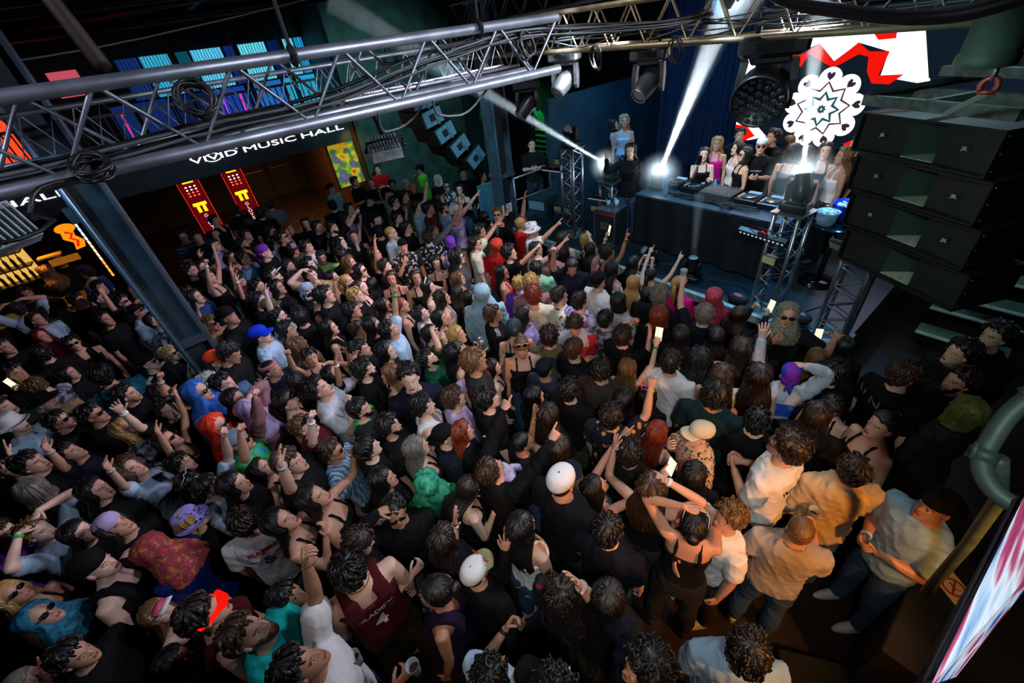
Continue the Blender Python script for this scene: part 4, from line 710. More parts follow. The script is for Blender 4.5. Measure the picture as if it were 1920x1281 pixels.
def hand_mb(kind, side):
    """wrist at origin, fingers along +z, palm normal +y, thumb on +x (mirrored by side)"""
    mb = MB(); rr = []
    for z, wx, wy in ((-.02, .024, .019), (0, .026, .018), (.03, .036, .017), (.065, .041, .015), (.088, .040, .012), (.095, .034, .008)):
        rr.append([(wx*cos(2*pi*j/12), wy*sin(2*pi*j/12), z) for j in range(12)])
    mb.loft(rr)
    curl = {'open': (8, 10, 8), 'fist': (80, 95, 60), 'relax': (28, 35, 25), 'grip': (50, 50, 30), 'flat': (12, 14, 8), 'point': (82, 95, 60), 'spread': (0, 6, 5)}[kind]
    spread = .28 if kind == 'spread' else .13 if kind == 'open' else .04
    for k, (fx, L) in enumerate(((.030, .070), (.010, .078), (-.011, .072), (-.031, .056))):
        c = curl if not (kind == 'point' and k == 0) else (4, 4, 4)
        p = np.array([fx, 0, .082]); ang = 0; pts = [p]; rad = [.0098]
        for q, (fr, cc) in enumerate(zip((.44, .32, .24), c)):
            ang += R(cc+k*2); p = p+L*fr*np.array([sin(spread*(1.5-k))*cos(ang), sin(ang), cos(ang)]); pts.append(p); rad.append(.0092-.001*q)
        mb.limb(pts, rad, 7)
    tb = {'fist': ((.034, .012, .03), (.030, .034, .055), (.008, .042, .068)), 'grip': ((.032, .006, .02), (.045, .03, .045), (.035, .055, .062))}.get(kind, ((.030, .002, .018), (.054, .014, .045), (.066, .024, .072)))
    if kind == 'point': tb = ((.034, .012, .03), (.030, .034, .055), (.008, .042, .068))
    mb.limb([(.018, .002, .008)]+list(tb), [.013, .0125, .0105, .0088], 7)
    v = np.concatenate(mb.v)
    if side < 0: v = v*[-1, 1, 1]; mb.f = [tuple(reversed(f)) for f in mb.f]
    mb.v = [v]; return mb
ARM = {  # upper-arm direction, forearm direction, hand kind, palm normal hint  (x is outwards)
 'd': ((.17, .02, -1), (.03, .28, -1), 'relax', (-1, 0, 0)), 'f': ((.12, .12, -1), (-.62, .75, .22), 'relax', (0, -1, .3)),
 'c': ((.15, .22, -.95), (-.18, .9, .4), 'grip', (-1, 0, 0)), 'u': ((.38, .32, .88), (.05, .22, 1), 'open', (0, 1, 0)),
 'U': ((.32, .45, .80), (-.05, .32, 1), 'fist', (0, 1, 0)), 'p': ((.28, .75, .58), (.08, .72, .72), 'point', (-.2, 0, -1)),
 'h': ((.58, .22, .78), (-.90, -.15, .38), 'flat', (0, 0, -1)), 'm': ((.12, .55, -.82), (-.5, .2, .84), 'relax', (0, -1, 0)),
 'o': ((.02, .85, -.38), (-.22, .38, .9), 'grip', (-1, .3, 0)), 'w': ((.72, .38, -.30), (-.02, .32, 1), 'spread', (-.5, .8, 0)),
 'x': ((-.05, .98, -.12), (-.85, .45, .0), 'flat', (0, -1, 0))}
def unit(a): a = np.array(a, float); return a/np.linalg.norm(a)
def dims(sex):
    return dict(sw=.185, ua=.054, el=.041, fa=.043, wr=.028, th=.086, kn=.06, cf=.056, an=.04) if sex == 'm' else dict(sw=.158, ua=.043, el=.034, fa=.035, wr=.024, th=.084, kn=.055, cf=.05, an=.036)
def arm_pts(sex, ch, side):
    D = dims(sex); A = ARM[ch]; S = np.array([side*D['sw'], 0, 1.425]); m = np.array([side, 1, 1])
    raise_ = max(0, A[0][2])*.03
    S = S+[side*-.01*(raise_ > 0), 0, raise_]
    E = S+.285*unit(A[0])*m; W = E+.262*unit(A[1])*m; return S, E, W
def torso_rings(sex, inf=0, z0=.80, z1=1.58, n=24):
    T = ([(.80, .13, .10, 0), (.88, .160, .112, -.005), (.97, .168, .115, -.004), (1.06, .156, .105, .002), (1.16, .156, .102, .004), (1.27, .172, .112, .004), (1.36, .184, .113, 0), (1.42, .180, .098, -.006), (1.465, .135, .078, -.012), (1.49, .085, .066, -.012), (1.52, .060, .060, -.008), (1.58, .055, .057, .002)]
         if sex == 'm' else
         [(.80, .14, .11, -.005), (.88, .172, .118, -.01), (.96, .168, .115, -.008), (1.06, .135, .095, .002), (1.14, .125, .088, .004), (1.24, .140, .105, .012), (1.31, .150, .118, .018), (1.37, .152, .098, .006), (1.425, .142, .078, -.006), (1.465, .100, .066, -.010), (1.49, .064, .054, -.010), (1.52, .050, .050, -.006), (1.58, .046, .048, .002)])
    zs = [t[0] for t in T]; zz = sorted(set([z0]+[z for z in zs if z0 < z < z1]+[z1])); out = []
    for z in zz:
        a, b, c = (np.interp(z, zs, [t[k] for t in T]) for k in (1, 2, 3)); q_ = inf*(1+.55*min(1, max(0, (z-1.36)/.08))) if inf > .017 else inf; a += q_; b += q_
        out.append([(a*np.sign(cos(t))*abs(cos(t))**.85, c+b*np.sign(sin(t))*abs(sin(t))**.85, z) for t in (2*pi*j/n for j in range(n))])
    return out
CACHE = {}
def body_mesh(sex, arms, pitch, hands):
    key = ('body', sex, arms, pitch, hands)
    if key in CACHE: return CACHE[key]
    D = dims(sex); mb = MB(); mb.loft(torso_rings(sex))
    for s, ch in ((1, arms[0]), (-1, arms[1])):
        S, E, W = arm_pts(sex, ch, s)
        mb.limb([S+[-s*.05, 0, -.01], S, (S+E)/2, E], [D['ua']*1.0, D['ua']*1.1, D['ua'], D['el']], 12)
        mb.limb([E, E+(W-E)*.3, E+(W-E)*.7, W], [D['el'], D['fa'], D['wr']*1.2, D['wr']], 12)
        hp = np.array([s*.088, 0, .90]); kn = np.array([s*.115, .02, .50]); an = np.array([s*.13, -.01, .09])
        mb.limb([hp, (hp+kn)/2, kn], [D['th']*1.05, D['th']*.9, D['kn']], 14); mb.limb([kn, kn+(an-kn)*.35+[0, -.02, 0], an], [D['kn'], D['cf'], D['an']], 12)
    v, f, me = remesh(mb, .014, 3); bpy.data.meshes.remove(me)
    out = MB(); out.add(v, f, 0)
    hm = head_mb(sex); hv = np.concatenate(hm.v); Rp = rotm(R(pitch)); out.add((hv+HC)@Rp.T+NJ, hm.f, hm.m)
    k = 1 if sex == 'm' else .88
    for s, ch, hk in ((1, arms[0], hands[0]), (-1, arms[1], hands[1])):
        S, E, W = arm_pts(sex, ch, s); d = unit(W-E)
        if ch == 'h': d = unit([-s*.9, .1, -.15])
        if ch in 'dfx' and ch != 'd': d = unit(d+[0, 0, -.1])
        nrm = np.array(ARM[ch][3], float)*[s, 1, 1]; nrm = unit(nrm-d*(nrm@d)); x = np.cross(nrm, d)
        kinds = {'r': 'relax', 'o': 'open', 'f': 'fist', 'p': 'point', 'g': 'grip', 'l': 'flat', 's': 'spread'}
        h = hand_mb(kinds[hk], 1 if np.dot(x, [0, 0, 1]) >= 0 or True else -1)
        # thumb towards the body's front/top
        hv = np.concatenate(h.v)*k; side = 1
        pref = np.array([-s*.3, .6, .7]) if ch != 'd' else np.array([0, 1., 0])
        if x@pref < 0: x = -x; side = -1
        Mx = np.array([x, nrm, d]); fc = h.f if np.linalg.det(Mx) > 0 else [tuple(reversed(q)) for q in h.f]
        out.add(hv@Mx+W, fc, 0)
    me = out.mesh('body'); CACHE[key] = me; return me
def top_mesh(sex, arms, kind):
    key = ('top', sex, arms if kind in 'TL' else '', kind)
    if key in CACHE: return CACHE[key]
    D = dims(sex); mb = MB(); inf = {'T': .020, 'L': .024, 'K': .016, 'S': .009, 'C': .012}[kind]
    if kind in 'TL':
        rg = torso_rings(sex, inf, .86 if kind == 'T' else .84, 1.503 if sex == 'm' else 1.492); mb.loft(rg)
        for s, ch in ((1, arms[0]), (-1, arms[1])):
            S, E, W = arm_pts(sex, ch, s)
            if kind == 'T': e = S+(E-S)*.62; mb.limb([S+[-s*.06, 0, -.01], S, e], [D['ua']+.014, D['ua']+.024, D['ua']+.026], 12)
            else:
                mb.limb([S+[-s*.06, 0, -.01], S, (S+E)/2, E], [D['ua']+.016, D['ua']+.026, D['ua']+.02, D['el']+.024], 12)
                mb.limb([E, (E+W)/2, E+(W-E)*.93], [D['el']+.024, D['fa']+.017, D['wr']+.014], 12)
        v, f, me = remesh(mb, .013, 2, .0035 if kind == 'T' else .005, hash(arms) % 7)
    else:
        zt = {'K': 1.37, 'S': 1.345, 'C': 1.35}[kind]
        mb.loft(torso_rings(sex, inf, .88 if kind != 'C' else 1.12, zt))
        w_ = .10 if sex == 'm' else .082; r_ = .028 if kind == 'K' else .0125
        for s in (-1, 1):
            for q in ((0, .024, -.022) if kind == 'K' else (0,)):
                k_ = 1 if sex == 'm' else .93; x = s*(w_+q); mb.tube([(x, .104*k_, zt-.05), (x*.98, .110*k_, zt+.01), (x*.92, .088*k_, 1.425), (x*.86, .04, 1.468), (x*.86, -.03, 1.472), (x*.92, -.088*k_, 1.44), (x*.98, -.116*k_, zt+.01), (x, -.112*k_, zt-.05)], r_*(1 if kind == 'K' else 1), 8, flat=1)
        v, f, me = remesh(mb, .011 if kind == 'K' else .0095, 1, .002, 3)
    bpy.data.meshes.remove(me); o = MB(); o.add(v, f); me = o.mesh('top'); CACHE[key] = me; return me
def legs_mesh(sex):
    key = ('legs', sex)
    if key in CACHE: return CACHE[key]
    D = dims(sex); mb = MB(); mb.loft(torso_rings(sex, .012, .82, 1.02))
    for s in (-1, 1):
        mb.limb([(s*.085, 0, .90), (s*.10, .01, .70), (s*.115, .02, .50), (s*.13, -.02, .30), (s*.13, -.01, .10)], [D['th']+.022, D['th']+.016, D['kn']+.018, D['cf']+.018, D['an']+.024], 14)
    v, f, me = remesh(mb, .016, 2, .003, 2); bpy.data.meshes.remove(me); o = MB(); o.add(v, f); me = o.mesh('trousers'); CACHE[key] = me; return me
def shoe_mesh():
    if 'shoe' in CACHE: return CACHE['shoe']
    mb = MB(); rr = []
    for z, L, W_, yc in ((0, .142, .048, .05), (.022, .146, .051, .05), (.045, .136, .046, .04), (.07, .09, .038, .0), (.10, .05, .036, -.03)):
        rr.append([(W_*cos(t)*(1-.12*(sin(t) > 0)), yc+L*sin(t)*(1 if sin(t) > 0 else .82), z) for t in (2*pi*j/16 for j in range(16))])
    mb.loft(rr); me = mb.mesh('shoe'); CACHE['shoe'] = me; return me
def hn(a, z, f, s): return sin(a*f+s+z*17)*.6+sin(a*f*1.7+s*2.3-z*31)*.4
def hair_mesh(st, var=0):
    """hair shell round the head in head space with locks on top; st = style letter"""
    key = ('hair', st, var)
    if key in CACHE: return CACHE[key]
    mb = MB(); na = 64; rings = []
    curly = st in 'cq'; long_ = st in 'lwqk'
    zend = {'s': -.075, 'c': -.065, 'z': -.075, 'l': -.47, 'w': -.44, 'q': -.36, 'k': -.155, 'p': -.07, 'b': -.07}[st]
    th = {'s': .013, 'c': .024, 'z': .004, 'l': .016, 'w': .020, 'q': .034, 'k': .022, 'p': .009, 'b': .010}[st]
    amp = {'s': .006, 'c': .011, 'z': .0008, 'l': .0035, 'w': .008, 'q': .014, 'k': .003, 'p': .0015, 'b': .0015}[st]
    zs = list(np.linspace(.119, -.06, 30)) + (list(np.linspace(-.075, zend, 5 if not long_ else (12 if st == 'k' else 34))) if zend < -.076 else [zend])
    for i, z in enumerate(zs):
        zz = max(z, -.10 if not long_ else -.05); w_, f_, b_ = headring(zz)
        if i == 0: w_, f_, b_ = .012, .008, -.016
        ring = []; yc = (f_+b_)/2; hd = (f_-b_)/2; wx = w_
        if long_ and z < -.03:
            t = min(1, (-.03-z)/.15); wx = w_+(.112-w_)*t if st != 'k' else w_+.022*min(1, t*2); yc = yc+(-.118-yc)*t if st != 'k' else yc-.012*t; hd = hd+(.032-hd)*t if st != 'k' else hd
            if st == 'q': wx += .03*t; hd += .02*t
            tail = max(0, (z-zend)/max(.001, -.03-zend)); taper = .55+.45*min(1, tail*3); wx *= taper; hd *= .6+.4*min(1, tail*2.5)
        if not long_ and z < -.02:
            wx *= 1-.10*min(1, (-.02-z)/.05); 
        lift = th*(1 if z < .09 else .9); topz = z+th*max(0, min(1, (z-.04)/.06))
        for j in range(na):
            a = 2*pi*j/na; aa = abs((a+pi) % (2*pi)-pi)
            op = np.interp(z, [-.5, -.06, -.02, .035, .062, .078], [R(50), R(56) if long_ else R(118), R(58) if long_ else R(104) if st != 'c' else R(92), R(60), R(48), 0])
            if z >= .078: k = 1
            else: k = min(1, max(0, (aa-op)/R(16)))
            rough = amp*(.8*hn(a, z*(1 if curly else .12), 13 if not curly else 9, .7)+.55*hn(a, z*(2.4 if curly else .2), 29, 2.1)+.4*hn(a+z*2, z*.3, 43, 4.4))
            if curly: rough += amp*(.8*sin(z*105+a*7+sin(a*5)*2)*sin(a*13+z*50)+.55*sin(z*190-a*9)*sin(a*24+z*60))
            if st == 'w': rough += .006*sin(z*40+a*3)
            r_ = lift+rough; ex = 1
            if k < 1: r_ = (r_+.004)*k-.004 if (not long_ and k > .25) else r_*k-(.016 if z > -.12 else .0)*(1-k)
            x = (wx+r_)*sin(a); y = yc+(hd+r_)*cos(a)
            ring.append((x, y, topz+(amp*.6*sin(a*7+1) if i < 6 else 0)))
        rings.append(ring)
    mb.loft([r for r in reversed(rings)])
    rh = random.Random(st+str(var)); nr = len(rings); nlock = {'s': 190, 'c': 230, 'q': 300, 'l': 120, 'w': 120, 'k': 130, 'z': 0, 'p': 110, 'b': 110}[st]; RG = np.array(rings)
    def surf(i, a, out=0):
        i = min(max(i, 0), nr-1.001); i0 = int(i); t = i-i0; j = (a % (2*pi))/(2*pi)*na; j0 = int(j) % na; u = j-int(j)
        P = (RG[i0][j0]*(1-u)+RG[i0][(j0+1) % na]*u)*(1-t)+(RG[i0+1][j0]*(1-u)+RG[i0+1][(j0+1) % na]*u)*t
        n_ = np.array([P[0], P[1]-(-.01), (P[2]-.02)*(1 if P[2] > .02 else 0)]); return P+n_/(np.linalg.norm(n_)+1e-6)*out
    zl = [r_[0][2] for r_ in rings]; sweep = [.5, -.6, .15][var % 3]
    for q in range(nlock):
        a0 = rh.uniform(0, 2*pi); aa = abs((a0+pi) % (2*pi)-pi)
        if long_ or st in 'pb':
            if aa < R(52): a0 = (R(52)+rh.random()*R(30))*(1 if a0 < pi else -1)
            i0 = rh.uniform(0, 6) if rh.random() < .7 else rh.uniform(6, nr*.6); i1 = min(nr-1, i0+nr*rh.uniform(.35, 1.0)); m_ = 12 if long_ else 6
            if st in 'pb': i1 = min(nr-3, i0+nr*.5)
            ph_, wv = rh.random()*6, {'l': .010, 'w': .05, 'q': .13, 'k': .012, 'p': .0, 'b': .0}[st]
            pts = [surf(i0+(i1-i0)*t, a0+wv*sin(t*({'w': 9, 'q': 20}.get(st, 3))+ph_)*(1+t)+(.35*t*(pi-a0) if st in 'pb' else 0), .0035+.004*sin(t*7+ph_)*(st in 'wq')+(.006*sin(t*23+ph_) if st == 'q' else 0)) for t in np.linspace(0, 1, m_ if st != 'q' else 22)]
            r0 = {'l': .0055, 'w': .0075, 'q': .009, 'k': .006, 'p': .004, 'b': .004}[st]; mb.tube(pts, [r0*(.5+.5*sin(pi*min(.97, max(.08, t)))**.5) if t < .9 else r0*.25 for t in np.linspace(0, 1, len(pts))], 5)
        else:
            i0 = rh.uniform(0, nr-4); z = zl[int(i0)]; lim = R(112) if z < .02 else R(66) if z < .07 else 0
            if aa < lim: continue
            if st == 's':
                L_ = rh.uniform(3, 6.5); pts = [surf(i0+L_*t, a0+sweep*.5*t+.12*sin(q+t*3), .004+.007*sin(pi*t*.8)) for t in (0, .3, .6, .85, 1)]; mb.tube(pts, [.006, .0095, .009, .006, .001], 5)
            else:
                c_ = surf(i0, a0, .004); u1 = unit([rh.gauss(0, 1) for _ in range(3)]); u2 = unit(np.cross(u1, [rh.gauss(0, 1) for _ in range(3)])); R_ = rh.uniform(.008, .014)
                mb.tube([c_+R_*(u1*cos(t)+u2*sin(t)) for t in np.linspace(0, 4.6, 8)], [.003, .0055, .006, .006, .006, .006, .005, .002], 5)
    if st == 'p':
        mb.limb([(0, -.095, .05), (0, -.135, .04), (.01, -.165, -.02), (.005, -.16, -.13), (.0, -.14, -.25)], [.022, .028, .034, .028, .01], 14)
    if st == 'b': mb.ell((0, -.115, .055), (.042, .036, .04), 0, 16, 12)
    if st == 'l': pass
    v = np.concatenate(mb.v); mb.v = [v+HC]; me = mb.mesh('hair'); CACHE[key] = me; return me
def cover_mesh(kind):
    key = ('cover', kind)
    if key in CACHE: return CACHE[key]
    mb = MB(); n = 28
    E_ = lambda a, b, z, yc=-.004, ph=0, wob=0: [(a*cos(2*pi*j/n)*(1+wob*sin(6*pi*j/n)), yc+b*sin(2*pi*j/n)*(1+wob*sin(6*pi*j/n)), z) for j in range(n)]
    if kind in ('cap', 'capb'):
        mb.loft([E_(.082, .104, .040), E_(.087, .108, .055), E_(.086, .107, .085), E_(.076, .095, .112), E_(.052, .066, .131), E_(.022, .028, .139), E_(.004, .004, .140)])
        V = []; F = []; m = 12
        for lay, dz in enumerate((0, -.005)):
            for r_ in range(5):
                for j in range(m+1):
                    t = -1.15+2.3*j/m; d = .095+.02*r_*(1 if True else 0); x = sin(t)*(.082+.0035*r_); y = cos(t)*(.092)+(.0+.0195*r_)*cos(t*.62)
                    V.append((x, y, .046-.010*(abs(t)**2)*(.6+.1*r_)-.004*r_+dz))
        q = 5*(m+1)
        for r_ in range(4):
            for j in range(m):
                a = r_*(m+1)+j; F += [(a, a+1, a+m+2, a+m+1), (q+a, q+a+m+1, q+a+m+2, q+a+1)]
        for j in range(m): a = 4*(m+1)+j; F.append((a, a+1, q+a+1, q+a))
        for r_ in range(4):
            a = r_*(m+1); F.append((a, a+m+1, q+a+m+1, q+a)); a += m; F.append((a, q+a, q+a+m+1, a+m+1))
        mb.add(V, F, 1); mb.ell((0, -.004, .141), (.006, .006, .004), 1, 8, 4)
        if kind == 'capb': v = np.concatenate(mb.v)*[-1, -1, 1]; v[:, 1] -= .008; mb.v = [v]
    elif kind == 'bucket':
        mb.loft([E_(.135, .150, .010), E_(.137, .152, .006), E_(.092, .112, .045), E_(.088, .108, .052), E_(.084, .104, .10), E_(.078, .098, .128), E_(.06, .078, .139), E_(.004, .004, .142)])
    elif kind == 'fedora':
        mb.loft([E_(.150, .165, .038), E_(.152, .167, .044), E_(.088, .108, .052), E_(.084, .102, .115), E_(.072, .088, .132), E_(.03, .05, .128), E_(.004, .004, .126)])
        mb.loft([E_(.090, .110, .05), E_(.091, .111, .055), E_(.090, .110, .075)], 1)
    elif kind in ('beanie', 'band', 'durag'):
        mb.loft([E_(.079, .102, .035, -.012, wob=.01), E_(.085, .108, .045, -.012, wob=.012), E_(.086, .109, .075, -.008, wob=.012), E_(.078, .099, .108, -.006, wob=.015), E_(.055, .070, .132, -.006), E_(.022, .03, .143), E_(.003, .003, .144)])
        mb.loft([E_(.074, .06, -.03, -.052), E_(.080, .068, .0, -.045), E_(.083, .072, .045, -.042)])
        if kind != 'beanie': mb.limb([(0, -.11, .01), (.012, -.13, -.03), (.02, -.13, -.12)], [.018, .02, .012], 10); mb.limb([(0, -.11, .01), (-.02, -.128, -.03), (-.025, -.12, -.09)], [.018, .018, .01], 10)
    elif kind == 'headband':
        mb.loft([E_(.082, .103, .052), E_(.084, .106, .056), E_(.083, .104, .085), E_(.079, .100, .088)])
    elif kind == 'visor':
        mb.loft([E_(.084, .105, .045), E_(.088, .109, .048), E_(.087, .108, .075), E_(.083, .103, .078)]); mb.box((0, .135, .05), (.13, .08, .006), 0, rotm(-.15), 0)
    elif kind == 'hood':
        rg = []; na = 40
        for i, z in enumerate(list(np.linspace(.142, -.06, 12))+list(np.linspace(-.08, -.30, 8))):
            zh = max(min(z-.02, .118), -.05); w_, f_, b_ = headring(zh); yc = (f_+b_)/2-.006; hd = (f_-b_)/2+.03; wx = w_+.03
            if i == 0: wx, hd = .02, .03
            if z < -.03: t = min(1, (-.03-z)/.16); wx += (.175-wx)*t; hd += (.125-hd)*t; yc += (-.01-yc)*t
            ring = []
            for j in range(na):
                a = 2*pi*j/na; aa = abs((a+pi) % (2*pi)-pi); op = np.interp(z, [-.13, -.10, .05, .095, .11], [0, R(50), R(50), R(30), 0])
                k = 1 if op == 0 else min(1, max(0, (aa-op)/R(9))); rf = .006*sin(a*9+z*30)+.004*sin(a*17-z*50)
                e = (rf if k == 1 else -.055*(1-k)+rf*k); ring.append(((wx+e)*sin(a), yc+(hd+e)*cos(a), z))
            rg.append(ring)
        mb.loft(list(reversed(rg)))
    elif kind == 'sg':
        for s in (-1, 1):
            rr = [(s*.032+.026*cos(t)*(1+.1*s*cos(t)), .099-.10*(.026*cos(t))**1*s*.8, .008+.017*sin(t)) for t in (2*pi*j/14 for j in range(14))]
            mb.loft([[(x, y-.0015, z) for x, y, z in rr], [(x, y+.0015, z) for x, y, z in rr]], 0)
            mb.tube([(s*.058, .093, .014), (s*.073, .07, .013), (s*.078, .0, .006), (s*.076, -.018, -.008)], .0022, 6, 1)
            mb.tube([(s*.032+.028*cos(t)*s*-1, .1005, .008+.019*sin(t)) for t in np.linspace(.2, 2.9, 9)], .0022, 5, 1)
        mb.tube([(-.009, .101, .013), (0, .103, .015), (.009, .101, .013)], .0025, 6, 1)
    elif kind == 'goggles':
        mb.loft([E_(.084, .107, .052, wob=0), E_(.086, .109, .055), E_(.086, .109, .08), E_(.083, .106, .083)], 1)
        mb.loft([[(x*k_, .103+dy-.9*x*x/.08*.5, .068+z*k_) for x, z in ((.07*cos(t), .03*sin(t)) for t in (2*pi*j/20 for j in range(20)))] for dy, k_ in ((0, 1), (.018, 1), (.026, .85), (.028, .3))], 0)
    elif kind == 'bow':
        for s in (-1, 1):
            mb.tube([(s*(.01+.03*(1-cos(t))), -.0+.01*sin(t), .135+.026*sin(t)) for t in np.linspace(0, 2*pi, 14)], .0035, 6, 0)
    elif kind == 'bunny':
        for s in (-1, 1): mb.tube([(s*.045+.028*cos(t), -.01, .165+.036*sin(t)) for t in np.linspace(0, 2*pi, 20)], .0032, 6, 0 if s > 0 else 1)
        mb.tube([(.085*cos(t), -.01, .045+.095*sin(t)) for t in np.linspace(.05, pi-.05, 14)], .003, 6, 2)
    elif kind == 'beard':
        rg = []; na = 48
        for z in np.linspace(-.026, -.1195, 14):
            w_, f_, b_ = headring(max(z, -.1175)); ring = []
            for j in range(na):
                a = 2*pi*j/na; aa = abs((a+pi) % (2*pi)-pi); k = min(1, max(0, (R(86)-aa)/R(12)))
                if z > -.052: k *= min(1, max(0, (aa-R(34))/R(10)))
                if -.072 < z < -.05 and aa < R(17): k = 0
                e = .0055*k+.0012*sin(a*40+z*300)*k-.014*(1-k); ring.append(((w_+e)*sin(a), (f_+b_)/2+((f_-b_)/2+e)*cos(a)+(.004 if aa < R(30) and k > 0 else 0), z))
            rg.append(ring)
        mb.loft(list(reversed(rg)))
    elif kind == 'scarf':
        mb.loft([E_(.085, .085, -.145, -.01, wob=.03), E_(.115, .112, -.155, -.005, wob=.04), E_(.125, .12, -.18, 0, wob=.05), E_(.12, .12, -.215, 0, wob=.05), E_(.09, .09, -.22, 0)])
        mb.limb([(.03, .11, -.19), (.035, .135, -.27), (.03, .13, -.36)], [.03, .035, .02], 10)
    v = np.concatenate(mb.v); mb.v = [v+HC]; me = mb.mesh('cover'); CACHE[key] = me; return me

# ---------------------------------------------------------------- people: materials
SKIN = [mat('skin_%d' % i, c, .5, noise=.08, nscale=8) for i, c in enumerate(('#d8a58d', '#c8937a', '#e0b5a2', '#b48268', '#8a5c46', '#cd9c86'))]
EYE = mat('eye_white', '#d8d4cc', .2); IRIS = mat('eye_iris', '#1c120c', .1); LIP = mat('lips', '#a2493f', .4); BROWM = mat('brow', '#231711', .8)
HCOL = dict(k='#100d0d', n='#22160f', b='#3f2818', g='#6b4a2a', y='#b08a4e', r='#7a2f16', e='#6d675e', x='#d8cfbd', v='#6b7a35', m='#4a1420', t='#10353a')
def hairmat(c):
    nm = 'hair_'+c
    if nm in MATS: return MATS[nm]
    m = mat(nm, HCOL[c], .42, spec=.6); nt = m.node_tree; b = nt.nodes['Principled BSDF']
    tc = nt.nodes.new('ShaderNodeTexCoord'); mp = nt.nodes.new('ShaderNodeMapping'); mp.inputs['Scale'].default_value = (160, 160, 9)
    n = nt.nodes.new('ShaderNodeTexNoise'); n.inputs['Scale'].default_value = 1; n.inputs['Detail'].default_value = 3
    nt.links.new(tc.outputs['Object'], mp.inputs[0]); nt.links.new(mp.outputs[0], n.inputs['Vector'])
    rp = nt.nodes.new('ShaderNodeMapRange'); rp.inputs['From Min'].default_value = .35; rp.inputs['From Max'].default_value = .65; rp.inputs['To Min'].default_value = .45; rp.inputs['To Max'].default_value = 1.5
    nt.links.new(n.outputs['Fac'], rp.inputs[0]); sc_ = nt.nodes.new('ShaderNodeVectorMath'); sc_.operation = 'SCALE'; sc_.inputs[0].default_value = srgb(HCOL[c])
    nt.links.new(rp.outputs[0], sc_.inputs['Scale']); nt.links.new(sc_.outputs[0], b.inputs['Base Color'])
    bp = nt.nodes.new('ShaderNodeBump'); bp.inputs['Strength'].default_value = .7; bp.inputs['Distance'].default_value = .004
    nt.links.new(n.outputs['Fac'], bp.inputs['Height']); nt.links.new(bp.outputs[0], b.inputs['Normal']); return m
FAB = dict(black='#0d0d10', navy='#0e1526', darknavy='#0a0f1c', blue='#23406e', lightblue='#a9c4dc', paleblue='#93b3c4', white='#e6e4e6', cream='#d8cfb8', grey='#74767c', palegrey='#b3b0ba', greygreen='#7d8a7c', olive='#55563c',
  darkgreen='#12261f', lime='#a6c872', limegreen='#7fd43a', red='#b3121c', burgundy='#5c0d18', darkred='#3f1016', maroon='#4e1018', mauve='#8f6468', lavender='#9a8ec4', lilac='#b9a3cf', purple='#7a3bb0', denim='#7d9ab5', steel='#4c6f8f', tan='#a88a64',
  mint='#7fb89a', pink='#c07a85', hotpink='#e0148c', green='#0b5138', olivegreen='#2b4526', teal='#1f5f70', turquoise='#17b3b0', tealdenim='#1d5f75', bluehoodie='#2f63b8', bluehood='#14242e', taupe='#3b332f', darkteal='#0f2a2e',
  greywool='#4d4c50', blackcoat='#111114', blackblue='#10161f', darkpurple='#1d0c30', beige='#b9a585', greyblue='#a39b98', royaldark='#0a1a5a', pinkred='#b8394f', royal='#1036c8', orange='#ff4a1c', redorange='#e02a12', greyblueb='#8a9db3', royalb='#1036c8', hooded='#ddd', khaki='#8f8a62', whitepolo='#dedbe2', hoodie='#bcc6d6', silver='#999')
